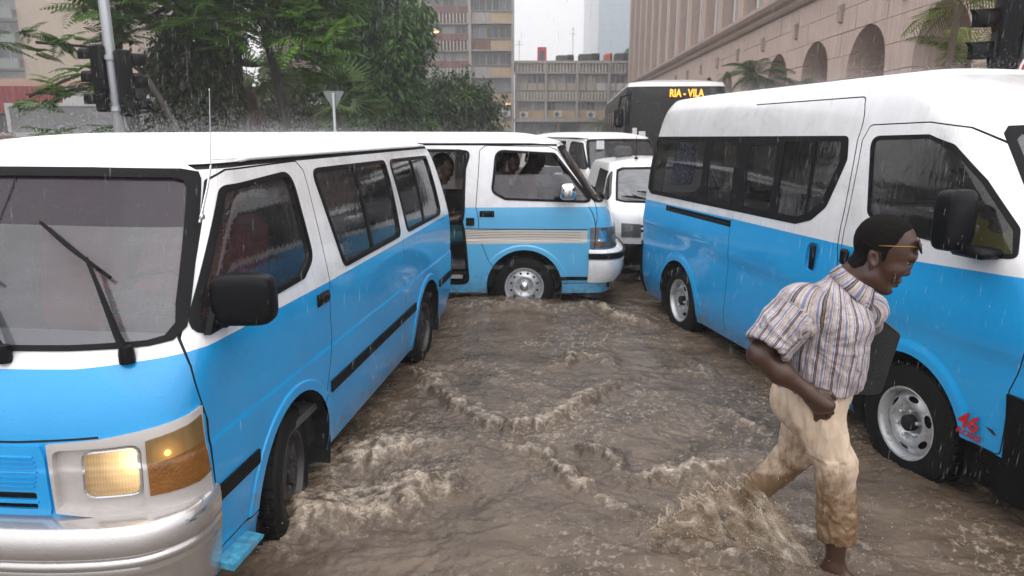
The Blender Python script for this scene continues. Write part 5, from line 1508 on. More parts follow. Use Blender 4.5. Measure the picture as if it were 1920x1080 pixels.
def head_sdf(S, o=(0, 0, 0), detail=True):
    def q(p):
        p = HR(p); return (p[0] + o[0], p[1] + o[1], p[2] + o[2])
    S.ell(q((.022, 0, 1.500)), (.106, .079, .103), .01, rot=(0, 12 + HT, 0))
    S.ell(q((.064, 0, 1.430)), (.068, .063, .108), .035, rot=(0, 20 + HT, 0))
    S.cone(q((.006, -.040, 1.362)), q((.072, -.012, 1.325)), .030, .020, .03)
    S.cone(q((.006, .040, 1.362)), q((.072, .012, 1.325)), .030, .020, .03)
    S.ell(q((.078, 0, 1.322)), (.022, .026, .020), .015)
    S.cone(q((-.022, 0, 1.385)), q((-.075, 0, 1.235)), .060, .074, .03)
    if not detail: 
        S.cone(q((.122, 0, 1.445)), q((.130, 0, 1.402)), .008, .014, .012)
        return
    S.cone(q((.127, -.034, 1.468)), q((.127, .034, 1.468)), .0120, .0120, .022)
    for sy in (-1, 1):
        S.ell(q((.123, sy * .031, 1.446)), (.014, .017, .011), .010, 'sub')
        S.ell(q((.105, sy * .031, 1.4455)), (.0155, .0155, .0125), .004)
        S.cone(q((.1195, sy * .021, 1.4535)), q((.116, sy * .042, 1.4515)), .0035, .0035, .003)
        S.ell(q((.083, sy * .042, 1.408)), (.030, .022, .024), .025)
        S.ell(q((.1155, sy * .0155, 1.3985)), (.0125, .0105, .0095), .006)
        # ear: bowl with a rim
        S.ell(q((.000, sy * .082, 1.437)), (.020, .011, .034), .006, rot=(0, -12, 0))
        S.ell(q((.004, sy * .093, 1.440)), (.012, .009, .022), .005, 'sub', rot=(0, -12, 0))
        S.ell(q((.004, sy * .083, 1.408)), (.010, .007, .011), .006)
    S.cone(q((.123, 0, 1.454)), q((.1255, 0, 1.407)), .0085, .0130, .014)
    S.ell(q((.1255, 0, 1.401)), (.0130, .0150, .0108), .008)
    S.cone(q((.1035, -.020, 1.3655)), q((.1035, .020, 1.3655)), .0115, .0115, .012)
    S.ell(q((.1095, 0, 1.3645)), (.0120, .023, .0085), .007)
    S.ell(q((.1015, 0, 1.3445)), (.0125, .021, .0092), .008)
    S.cone(q((.1185, -.022, 1.3545)), q((.1185, .022, 1.3545)), .0024, .0024, .004, 'sub')
    S.ell(q((.096, 0, 1.331)), (.010, .016, .005), .010, 'sub')
def walking_man():
    root = thing('person', 'man in striped shirt and wet tan trousers wading through the flood, folder under his arm', 'person', (1.40, 2.63, 0), R(-28))
    # body frame: x forward, y to his left (away from the camera)
    S = SDF(ax((-.60, .008), (-.42, .006), (-.12, .003), (.155, .006), .34), ax((-.37, .006), (-.12, .003), (.12, .008), .38), ax((-.02, .008), (.76, .005), (.98, .007), (1.26, .0032), 1.63))
    head_sdf(S)
    # trunk inside the clothes
    S.cone((-.10, 0, 1.22), (-.145, 0, .98), .12, .12, .05); S.cone((-.145, 0, .98), (-.165, 0, .84), .12, .11, .05)
    S.cone((-.20, -.145, 1.25), (-.03, .12, 1.21), .06, .06, .05)
    # right arm (nearest), bent, hand at the thigh
    S.cone((-.225, -.175, 1.245), (-.352, -.285, 1.065), .054, .042, .03)
    S.cone((-.352, -.285, 1.065), (-.270, -.262, .998), .042, .044, .02); S.cone((-.270, -.262, .998), (-.168, -.225, .925), .043, .029, .03)
    W = np.array((-.168, -.225, .925)); hd = np.array((.055, .030, -.062)); hd /= np.linalg.norm(hd)
    S.cone(W, W + hd * .075, .029, .036, .02); S.cone(W + hd * .03 + (0, -.012, 0), W + hd * .088 + (.02, -.004, .01), .024, .026, .02); S.cone(W + hd * .03 + (-.01, .004, -.01), W + hd * .085 + (-.018, .006, -.012), .022, .022, .02)
    pn = np.array((hd[2], 0, -hd[0])); pn = -pn / np.linalg.norm(pn)      # across the knuckles, forefinger side up
    for k in range(4):
        K = W + hd * (.090 - .004 * abs(k - 1)) + pn * (.028 - .0195 * k) + np.array((0, -.006 + .003 * k, 0))
        Lk = (.040, .044, .041, .033)[k]
        m1 = K + hd * Lk * .8 + np.array((-.006, .006, -.020)); m2 = m1 + np.array((-.012, .016, -.020)); m3 = m2 + np.array((-.016, .014, .000))
        S.cone(W + hd * .035 + pn * (.016 - .011 * k), K, .0135, .0118, .006); S.cone(K, m1, .0116, .0102, .0025); S.cone(m1, m2, .0102, .0094, .002); S.cone(m2, m3, .0094, .008, .002)
    t0 = W + hd * .028 + pn * .030 + np.array((0, .010, 0)); t1 = t0 + hd * .034 + pn * .020 + np.array((0, .010, 0)); t2 = t1 + hd * .026 + np.array((0, .014, -.006))
    S.cone(t0, t1, .016, .0125, .012); S.cone(t1, t2, .0125, .0095, .004)
    # left arm, clasping the folder
    S.cone((-.01, .155, 1.19), (-.10, .285, 1.0), .055, .044, .03); S.cone((-.10, .285, 1.0), (-.045, .265, .90), .044, .030, .02)
    Wl = np.array((-.045, .265, .90)); hl = np.array((.075, -.012, -.02)); hl /= np.linalg.norm(hl)
    S.cone(Wl, Wl + hl * .08, .030, .034, .02)
    for k in range(4):
        K = Wl + hl * .085 + np.array((.004, -.002, .026 - .018 * k)); m1 = K + hl * .035 + np.array((0, -.012, 0)); m2 = m1 + np.array((-.004, -.03, 0))
        S.cone(K, m1, .0115, .010, .004); S.cone(m1, m2, .010, .0085, .003)
    S.cone(Wl + hl * .02 + (0, 0, .02), Wl + hl * .06 + (0, -.02, .05), .014, .010, .01)
    # legs
    S.cone((-.165, -.085, .82), (-.045, -.080, .58), .085, .058, .03); S.cone((-.045, -.080, .58), (-.020, -.045, .34), .056, .050, .03); S.cone((-.020, -.045, .34), (-.008, -.035, .12), .050, .036, .03)
    S.cone((-.012, -.035, .10), (-.05, -.032, .045), .038, .036, .03); S.cone((-.01, -.035, .075), (.13, -.06, .035), .036, .024, .03)
    S.cone((-.185, .085, .80), (-.175, .100, .535), .080, .058, .03); S.cone((-.175, .100, .535), (-.27, .112, .42), .055, .052, .03); S.cone((-.27, .112, .41), (-.40, .122, .24), .05, .036, .03)
    S.cone((-.40, .122, .24), (-.435, .124, .20), .037, .036, .02); S.cone((-.41, .122, .20), (-.36, .13, .05), .038, .026, .03)
    V, Q = S.mesh()
    body = fastmesh('body', V, Q, SKIN, root, True)
    # eyes
    for sy in (-1, 1):
        b = MB(); b.ell(HR((.1065, sy * .031, 1.4455)), (.0150, .0150, .0120), 14, 10)
        e = b.build('eye', M('eye_white', (.45, .40, .36), .25), body, True)
        b = MB(); b.ell(HR((.1195, sy * .0315, 1.4445)), (.0032, .0055, .0055), 12, 8); b.build('iris', M('dark_iris', (.015, .008, .005), .1), e, True)
    b = MB(); b.tube([HR((.1085, -.021, 1.3543)), HR((.1115, 0, 1.3545)), HR((.1085, .021, 1.3543))], [.0016, .0026, .0016], 6); b.build('mouth', M('mouth_dark', (.05, .012, .012), .4), body, True)
    # hair
    H = SDF(ax((-.13, .0035), .15), ax((-.11, .0035), .11), ax((1.34, .0035), 1.63))
    H.ell(HR((.022, 0, 1.500)), (.1095, .0825, .1065), .01, rot=(0, 12 + HT, 0)); H.ell(HR((.064, 0, 1.430)), (.070, .0655, .110), .035, rot=(0, 20 + HT, 0)); H.cone(HR((-.022, 0, 1.385)), (-.05, 0, 1.31), .0625, .066, .03)
    line = [(-.2, 1.375), (-.055, 1.375), (-.018, 1.405), (-.022, 1.470), (.020, 1.470), (.030, 1.432), (.040, 1.436), (.042, 1.480), (.062, 1.515), (.076, 1.555), (.108, 1.580), (.13, 1.70), (-.2, 1.70)]
    X, Z = np.meshgrid(H.ax[0], H.ax[2], indexing='ij')
    H.F = np.maximum(H.F, polysd([HR((p[0], 0, p[1]))[::2] for p in line], X.astype(float), Z.astype(float)).astype(np.float32)[:, None, :])
    V, Q = H.mesh(); N = vnormals(V, Q); V = V + N * (.0016 * fbm(V[:, 0] * 90, V[:, 2] * 90 + V[:, 1] * 60, 2, 80))[:, None]
    fastmesh('hair', V, Q, HAIR, body, True)
    # eyebrows
    for sy in (-1, 1):
        b = MB(); b.tube([HR((.1385, sy * .014, 1.4720)), HR((.1378, sy * .030, 1.4755)), HR((.128, sy * .050, 1.4710))], [.0028, .0038, .002], 6); b.build('eyebrow', HAIR, body, True)
    # shirt -------------------------------------------------------------
    T = SDF(ax((-.52, .0065), .20), ax((-.40, .0065), .38), ax((.80, .0065), 1.44))
    T.cone((-.215, -.155, 1.250), (-.050, .125, 1.205), .084, .066, .05)
    T.ell((-.120, .0, 1.155), (.142, .178, .150), .06, rot=(0, 8, 28))
    T.ell((-.135, .0, 1.02), (.165, .178, .17), .06, rot=(0, 6, 12))
    T.ell((-.150, .0, .905), (.165, .180, .13), .05, rot=(0, 6, 0))
    T.cone((-.085, 0, 1.295), (-.11, 0, 1.23), .080, .10, .05)
    T.cone((-.24, -.18, 1.235), (-.330, -.285, 1.090), .088, .086, .045)
    T.cone((-.01, .155, 1.185), (-.05, .275, 1.00), .085, .078, .04)
    # openings: neck, hem, sleeve mouths
    T.cone((-.030, 0, 1.40), (-.075, 0, 1.275), .066, .070, .012, 'sub')
    g = np.meshgrid(*T.ax, indexing='ij', sparse=True)
    hem = (.872 + .035 * (g[0] + .31) / .3 + .012 * np.sin(g[1] * 17) + .006 * np.sin(g[0] * 40)) - g[2]
    T.F = np.maximum(T.F, (hem + 0 * g[1]).astype(np.float32))
    def sleeve_cut(c, d, rad, inner):
        d = np.array(d); d = d / np.linalg.norm(d)
        al = (g[0] - c[0]) * d[0] + (g[1] - c[1]) * d[1] + (g[2] - c[2]) * d[2]
        rr = np.sqrt(np.maximum((g[0] - c[0]) ** 2 + (g[1] - c[1]) ** 2 + (g[2] - c[2]) ** 2 - al ** 2, 0))
        near = rr < rad
        T.F = np.where(near & (al > -.05), np.maximum(T.F, al), T.F).astype(np.float32)
        hollow = np.maximum(rr - inner, np.maximum(-.06 - al, al - .02))
        T.F = np.maximum(T.F, -hollow).astype(np.float32)
    sleeve_cut((-.328, -.283, 1.093), (-.075, -.10, -.150), .16, .074)
    sleeve_cut((-.045, .265, 1.02), (-.04, .12, -.185), .13, .066)
    hol = np.maximum(np.sqrt(((g[0] + .15) / .152) ** 2 + (g[1] / .168) ** 2) - 1, (g[2] - .93) / .15)
    T.F = np.maximum(T.F, (-hol * .15).astype(np.float32))
    V, Q = T.mesh(); N = vnormals(V, Q)
    # cloth folds
    x, y, z = V.T
    f1 = fbm(x * 5 + z * 9, y * 5 - z * 3 + x * 4, 3, 90); f2 = 1 - np.abs(fbm((x + .35 * z) * 9 + 3, (z - .8 * x) * 4 + y * 3, 3, 95)) * 2.4
    pit = np.hypot(x + .20, z - 1.10); rad = 1 - np.abs(fbm(np.arctan2(z - 1.10, x + .20) * 3.2 + 5, pit * 2.5, 2, 99)) * 2.6      # folds running from the armpit
    V = V + N * (.007 * f1 + .008 * np.clip(f2, -.5, 1) * sstep(1.34, 1.18, z) + .006 * np.clip(rad, -.4, 1) * sstep(.30, .10, pit) * sstep(.02, .06, pit) * (y < 0))[:, None]
    # stripe coordinate: round the trunk, or round the sleeve
    a0 = np.array((-.24, -.18, 1.235)); b0 = np.array((-.328, -.283, 1.093)); dv = b0 - a0; tt = np.clip(((V - a0) @ dv) / (dv @ dv), 0, 1.1)
    dr = np.linalg.norm(V - a0 - tt[:, None] * dv, axis=1) - .088
    cxx = -.135 + .03 * (z - 1.0)
    tors = np.arctan2(y, x - cxx) * .175 + .10 * (z - 1.0) * 0
    dn = dv / np.linalg.norm(dv); e1 = np.cross(dn, (0, 0, 1.)); e1 /= np.linalg.norm(e1); e2 = np.cross(dn, e1)
    q = V - a0; slv = np.arctan2(q @ e1, q @ e2) * .088
    isS = (dr < .012) & (tt > .10) & (y < -.16) & (q @ dn > .02)
    fastmesh('shirt', V, Q, shirt_mat(), body, True, {'stripe': np.where(isS, slv + .02, tors + 3.1)})
    # collar: folded strip round the neck
    sm = bpy.data.materials['striped_shirt_cloth']
    V = []; n = 30; st = []
    for k in range(n + 1):
        a = R(-150 + 300 * k / n) + PI
        fr = abs(a - PI) / R(150)
        c0 = np.array((-.062, 0, 1.325)); tx = .30
        for (rr, dz) in ((.062, .016), (.066, .026), (.071, .024), (.090 + .014 * fr, -.020 - .036 * fr ** 3), (.086 + .012 * fr, -.023 - .036 * fr ** 3)):
            x_, y_ = rr * math.cos(a), rr * 1.02 * math.sin(a)
            V.append((c0[0] + x_ + dz * .35 + .012, y_, c0[2] + dz - x_ * .62)); st.append(k / n * .30 + rr * .4)
    F = [(k * 5 + j, k * 5 + j + 1, (k + 1) * 5 + j + 1, (k + 1) * 5 + j) for k in range(n) for j in range(4)]
    o = fastmesh('collar', np.array(V), np.array(F), sm, body, True, {'stripe': np.array(st)})
    md = o.modifiers.new('thickness', 'SOLIDIFY'); md.thickness = .003
    # trousers ------------------------------------------------------------
    P = SDF(ax((-.56, .0065), .14), ax((-.26, .0065), .26), ax((.18, .0065), 1.0))
    P.ell((-.158, 0, .865), (.138, .155, .12), .03); P.ell((-.200, -.04, .815), (.116, .11, .105), .05)
    P.cone((-.160, -.080, .82), (-.050, -.080, .585), .106, .070, .05); P.cone((-.050, -.080, .585), (-.014, -.040, .245), .067, .071, .04)
    P.cone((-.185, .080, .80), (-.195, .100, .545), .105, .076, .045); P.cone((-.195, .100, .545), (-.36, .118, .305), .070, .060, .04)
    P.plane((-.012, -.04, .238), (.12, 0, -1))
    g = np.meshgrid(*P.ax, indexing='ij', sparse=True)
    rr = np.sqrt((g[0] + .013) ** 2 + (g[1] + .037) ** 2)
    P.F = np.maximum(P.F, -np.maximum(rr - .059, g[2] - .33)).astype(np.float32)
    V, Q = P.mesh(); N = vnormals(V, Q); x, y, z = V.T
    lx = np.where(z < .62, -.02 + 0 * z, -.16); an = np.arctan2(y + .05, x - np.where(x < -.2, -.26, lx)) * .10
    f1 = fbm(x * 6 + y * 4, z * 6 + x * 5, 3, 110)
    drape = 1 - np.abs(fbm(an * 24 + z * 2.2, z * 3.6 - an * 6, 3, 115)) * 2.3          # long folds falling from the hip
    bunch = 1 - np.abs(fbm(an * 11 + 2, z * 15 + an * 9 + 1.5 * fbm(an * 9, z * 8, 2, 121), 3, 118)) * 2.3   # cloth gathered above the cuff
    k = sstep(.50, .34, z) * (x > -.2)
    V = V + N * (.006 * f1 + .011 * np.clip(drape, -.5, 1) * (1 - .6 * k) * sstep(.96, .84, z) + .010 * np.clip(bunch, -.5, 1) * k)[:, None]
    tr = fastmesh('trousers', V, Q, trouser_mat(), body, True)
    # sunglasses pushed up on the forehead
    gl = MB(); root2 = thing('sunglasses', 'dark sunglasses pushed up on the forehead of the wading man', 'sunglasses', (1.40, 2.63, 0), R(-28))
    for sy in (-1, 1):
        rot = Matrix.Rotation(R(-14), 3, 'Y')
        b = MB(); b.ell(HR((.139, sy * .032, 1.512)), (.006, .029, .024), 18, 10, rot); b.build('lens', M('dark_sunglass_lens', (.015, .015, .018), .06, coat=1.), root2, True)
        b = MB(); b.tube([Vector(HR((.139, sy * .032, 1.512))) + rot @ Vector((.002, .030 * math.cos(a), .025 * math.sin(a))) for a in np.linspace(0, 2 * PI, 24, endpoint=False)], .0024, 6, closed=True); b.build('lens_rim', M('dark_frame', (.012, .010, .009), .2), root2, True)
        b = MB(); b.tube([HR(p_) for p_ in ((.134, sy * .062, 1.515), (.105, sy * .077, 1.512), (.05, sy * .0865, 1.501), (.005, sy * .088, 1.492))], .0017, 6); b.build('temple', M('gold_wire', (.34, .20, .06), .25, metal=1.), root2, True)
    b = MB(); b.tube([HR((.143, -.006, 1.516)), HR((.146, 0, 1.519)), HR((.143, .006, 1.516))], .002, 6); b.build('bridge', M('gold_wire'), root2, True)
    # folder
    fo = thing('folder', 'black zipped document folder clasped under the arm of the wading man', 'folder', (1.40, 2.63, 0), R(-28))
    LE = M('black_leatherette', (.012, .013, .014), .35, var=.3, vs=20, bmp=.25, bs=120)
    quad = rounded([(.010, 1.175), (.128, 1.085), (.082, .822), (-.09, .79), (-.08, 1.10)], .018, 4)
    b = MB(); b.prism(quad, lambda p: (p[0], .172, p[1]), lambda p: (p[0], .218, p[1])); b.build('cover', LE, fo, auto=40)
    b = MB(); b.tube([(p[0], .195, p[1]) for p in grow(quad, .004)], .005, 6, closed=True); b.build('zip', M('dull_zip', (.06, .06, .065), .3, metal=.6), fo, True)
    return root
walking_man()
# ------------------------------------------------------------------ seated people in the vehicles
def seated_proto():
    S = SDF(ax((-.30, .012), (-.13, .007), (.16, .012), .62), ax((-.36, .012), (-.11, .008), (.11, .012), .36), ax((-.05, .012), (.52, .0075), .95))
    head_sdf(S, (0, 0, -.70), True)
    S.cone((-.07, 0, .52), (-.10, 0, .12), .10, .11, .05)
    for sy in (-1, 1):
        S.cone((-.08, sy * .17, .48), (-.02, sy * .25, .22), .05, .042, .03); S.cone((-.02, sy * .25, .22), (.25, sy * .18, .28), .042, .030, .03); S.cone((.25, sy * .18, .28), (.33, sy * .17, .30), .03, .034, .02)
        for k in range(4): S.cone((.33, sy * (.155 + .016 * k), .315 - .008 * k), (.37, sy * (.150 + .016 * k), .285), .011, .009, .008)
        S.cone((-.05, sy * .09, .06), (.36, sy * .12, .07), .08, .06, .03); S.cone((.36, sy * .12, .07), (.36, sy * .12, -.04), .055, .05, .03)
    V, Q = S.mesh(); body = fastmesh('body', V, Q, SKIN, None, True)
    T = SDF(ax((-.32, .012), .22), ax((-.36, .012), .36), ax((.0, .012), .66))
    T.ell((-.085, 0, .40), (.135, .185, .19), .04); T.ell((-.09, 0, .20), (.145, .175, .19), .06); T.cone((-.08, -.16, .485), (-.08, .16, .485), .075, .075, .05)
    T.cone((-.07, 0, .56), (-.09, 0, .48), .085, .11, .04)
    for sy in (-1, 1): T.cone((-.08, sy * .175, .475), (-.03, sy * .245, .27), .075, .065, .04)
    T.cone((-.03, 0, .72), (-.075, 0, .575), .064, .070, .012, 'sub')
    T.plane((0, 0, .06), (0, 0, -1))
    V, Q = T.mesh(); N = vnormals(V, Q); V = V + N * (.008 * fbm(V[:, 0] * 7 + V[:, 1] * 3, V[:, 2] * 7, 3, 130))[:, None]
    shirt = fastmesh('shirt', V, Q, M('plain_shirt', (.3, .3, .3), .8), body, True)
    H = SDF(ax((-.13, .006), .15), ax((-.11, .006), .11), ax((.62, .006), .94))
    H.ell((.022 + .006, 0, .798), (.1115, .0845, .1085), .01, rot=(0, 17, 0)); H.cone((-.022, 0, .685), (-.05, 0, .61), .0625, .066, .03)
    line = [(-.2, .675), (-.055, .675), (-.018, .705), (-.022, .770), (.042, .780), (.076, .855), (.108, .880), (.13, 1.0), (-.2, 1.0)]
    X, Z = np.meshgrid(H.ax[0], H.ax[2], indexing='ij'); H.F = np.maximum(H.F, polysd(line, X.astype(float), Z.astype(float)).astype(np.float32)[:, None, :])
    V, Q = H.mesh(); hair = fastmesh('hair', V, Q, HAIR, body, True)
    L = SDF(ax((-.24, .014), .46), ax((-.24, .014), .24), ax((-.06, .014), .24))
    for sy in (-1, 1):
        L.cone((-.06, sy * .085, .07), (.36, sy * .12, .08), .10, .078, .04); L.cone((.36, sy * .12, .08), (.37, sy * .12, -.04), .075, .07, .03)
    L.ell((-.09, 0, .08), (.13, .17, .11), .04)
    V, Q = L.mesh(); fastmesh('trousers', V, Q, M('dark_trousers', (.03, .03, .04), .8), body, True)
    return body
_proto = seated_proto()
def recolour(body, shirt, legs=None, skin=None):
    for ch in body.children:
        n = ch.name.split('.')[0]
        if n == 'shirt' or (n == 'trousers' and legs):
            ch.material_slots[0].link = 'OBJECT'; ch.material_slots[0].material = shirt if n == 'shirt' else legs
_used = [False]
def seat_person(loc, rz, label, shirt, legs=None, scale=1., grp=None):
    root = thing('person', label, 'person', loc, rz, grp)
    b = _proto if not _used[0] else copy_tree(_proto)
    if not _used[0]: _used[0] = True
    b.parent = root
    recolour(b, shirt, legs); root.scale = (scale,) * 3
    return root
def in_van(o, hd, x, y, z):
    return (o[0] + x * math.cos(hd) - y * math.sin(hd), o[1] + x * math.sin(hd) + y * math.cos(hd), z)
sh = lambda n, c: M(n, c, .85, var=.2, vs=8, bmp=.3, bs=20)
seat_person(in_van(C_O, C_H, .0, -.45, .87), C_H - R(12), 'passenger in an olive green shirt behind the front door glass of the tall minibus', sh('olive_shirt', (.26, .24, .05)))
seat_person(in_van(C_O, C_H, -1.15, -.52, .90), C_H - R(25), 'passenger in a pale shirt at the middle side window of the tall minibus', sh('pale_shirt', (.55, .57, .60)))
seat_person(in_van(B_O, B_H, .10, .38, .84), B_H, 'driver at the wheel of the side-on minibus, in a pale shirt', sh('pale_pink_shirt', (.42, .26, .24)))
seat_person(in_van(B_O, B_H, -.20, -.36, .84), B_H, 'front passenger in a dark red top behind the door glass of the side-on minibus', sh('dark_red_top', (.14, .03, .025)))
seat_person(in_van(B_O, B_H, -.91, -.42, .74), B_H, 'passenger in a rust red top and teal skirt in the open sliding doorway', sh('rust_top', (.11, .025, .018)), sh('teal_print_skirt', (.03, .12, .15)), 1.06)
seat_person(in_van(A_O, A_H, -.05, .36, .93), A_H, 'driver in a red shirt behind the windscreen of the near left minibus', sh('red_shirt', (.50, .04, .035)))
# paper held by the passenger, patterned bag hung in the rear pane
bm_ = MB(); bm_.bbox((0, 0, 0), (.13, .004, .10), .003, Matrix.Rotation(R(25), 3, 'Y')); o = bm_.build('newspaper', M('newsprint', (.62, .64, .66), .8, var=.1, vs=40))
o.location = in_van(C_O, C_H, -.95, -.72, 1.47); o.rotation_euler = (0, 0, C_H); tag(o, 'white paper held up against the middle side window of the tall minibus', 'paper')
def blue_print():
    m, nt, out = newmat('blue_printed_cloth')
    p = nt.nodes.new('ShaderNodeBsdfPrincipled'); nt.links.new(p.outputs[0], out.inputs[0])
    tc = nt.nodes.new('ShaderNodeTexCoord').outputs['Object']
    v = nt.nodes.new('ShaderNodeTexVoronoi'); v.inputs['Scale'].default_value = 38; nt.links.new(tc, v.inputs['Vector'])
    c = ramp(nt, v.outputs['Distance'], [(.25, (.35, .42, .62)), (.42, (.06, .13, .42)), (.6, (.03, .08, .32))]); nt.links.new(c, p.inputs['Base Color']); p.inputs['Roughness'].default_value = .8
    return m
b = MB(); poly = rounded([(-.20, -.20), (.20, -.17), (.24, .02), (.18, .22), (-.17, .22), (-.21, .05)], .06)
b.prism(poly, lambda p: (p[0] * .9, -.025, p[1]), lambda p: (p[0] * .9, .025, p[1]))
o = b.build('cloth_bag', blue_print(), None, auto=40); o.location = in_van(C_O, C_H, -3.18, -.775, 1.60); o.rotation_euler = (R(-7), 0, C_H)
tag(o, 'blue printed cloth bag hung inside the rearmost side pane of the tall minibus', 'bag')
# ================================================================== vehicles further back
vanD = thing('minibus', 'plain white minibus facing the camera behind the white pickup, one wiper raised', 'minibus', (2.02, 14.3, 0.02), R(-73))
old_van(vanD, WHITE2, WHITE2, trim=False, plain=True, gl_front=GL_CLEAR, gl_side=GL_DARK, screen=GL_CLEAR, seatm=GREYC)
seat_person(in_van((2.02, 14.3), R(-73), .02, .40, .93), R(-73), 'driver in dark clothes behind the windscreen of the plain white minibus', sh('black_top', (.02, .02, .025)))
b = MB(); b.tube([(.80, .12, 1.22), (.62, .18, 1.45), (.50, -.05, 1.62)], .014, 5); b.tube([(.70, .42, 1.36), (.52, -.02, 1.60)], .014, 5); b.build('wiper', BLACK, vanD)
b = MB(); b.box((.52, -.58, 1.58), (.525, -.42, 1.74)); o = b.build('screen_sticker', M('white_sticker', (.75, .75, .76), .5), vanD); o.location = (.05, 0, 0)

def pickup_cab(root):
    zs = [.30, .45, .70, .85, .95, 1.02, 1.10, 1.30, 1.45, 1.50]
    shp = Shell(zs, [.95, 1.0, 1.01, .98, .92, .80, .70, .48, .34, .27], [.78, .80, .81, .81, .80, .79, .775, .735, .70, .67], [-1.15, -1.2, -1.2, -1.2, -1.2, -1.19, -1.18, -1.12, -1.07, -1.04], D=.26, n=3, Dr=.12, nr=4)
    rg = []; A = rg.append
    A(dict(p=shp.front([(0, 1.03), (.60, 1.04), (.70, 1.06), (.62, 1.42), (.55, 1.45), (0, 1.46)]), part='windscreen_seal', mat=BLACK, off=.004))
    A(dict(p=shp.front([(0, 1.055), (.60, 1.06), (.67, 1.08), (.60, 1.40), (.53, 1.43), (0, 1.435)]), part='windscreen', mat=GL_FOG, off=-.004))
    A(dict(p=shp.side(rounded([(.62, 1.05), (.28, 1.40), (-.35, 1.42), (-.40, 1.05)], .05)), part='door_window', mat=GL_DARK, off=-.004))
    A(dict(p=shp.side(ribbon([(.24, 1.42), (.28, 1.05)], .03)), part='window_bar', mat=WHITE2, off=.003))
    for (za, zb) in ((.705, .735), (.760, .79)): A(dict(p=shp.front([(0, za), (.62, za), (.62, zb), (0, zb)]), part='grille_slot', mat=DARK, off=-.01))
    A(dict(p=shp.front([(0, .30), (.80, .30)]) + shp.side([(.72, .30), (.72, .56)]) + shp.front([(.6, .56), (0, .56)]), part='bumper', mat=BLACKP, off=.03))
    A(dict(p=shp.front([(.45, .64), (.45, .80), (.68, .81), (.68, .64)]), part='headlight', mat=LAMPCLEAR, off=.006))
    A(dict(p=arch_poly(shp, 0, .36), part='hole'))
    shp.build(rg, ('body', WHITE2), root, merge=('body', 'windscreen', 'windscreen_seal', 'bumper', 'grille_slot'))
    shp.roof(root, WHITE2, .075, 10, 2.2)
    underside(root, .80, .8, -1.0, ((0, .37),))
    for sd in (1, -1): wheel(root, (0, sd * .70, .30), .30, .19, .17, sd, TYRE, STEEL, DARK, 'round', 5)
    b = MB(); b.box((-3.2, -.80, .55), (-1.25, .80, .60)); b.box((-3.2, -.80, .60), (-1.25, -.76, .95)); b.box((-3.2, .76, .60), (-1.25, .80, .95)); b.box((-1.29, -.76, .60), (-1.25, .76, .95)); b.box((-3.2, -.76, .60), (-3.16, .76, .95))
    b.build('cargo_bed', WHITE2, root)
    for sd in (1, -1): wheel(root, (-2.4, sd * .68, .30), .30, .19, .17, sd, TYRE, STEEL, DARK, 'round', 5)
    interior(root, .72, .78, -1.0, (), GREYC, GREYC, 1, .98)
    b = MB(); b.tube([(.1, -.32, 1.56), (.06, -.32, 1.84)], [.006, .003], 5); b.bbox((.1, -.32, 1.56), (.03, .02, .015), .008); b.build('antenna', BLACK, root)
    wiper(shp, root, (.30, 1.03), (-.1, 1.10), (-.02, 1.08), (-.42, 1.16)); wiper(shp, root, (-.25, 1.03), (-.5, 1.10), (-.3, 1.06), (-.62, 1.10))
pick = thing('pickup', 'small white pickup with a fogged windscreen between the two blue minibuses', 'pickup', (1.95, 9.35, .02), R(-86))
pickup_cab(pick)

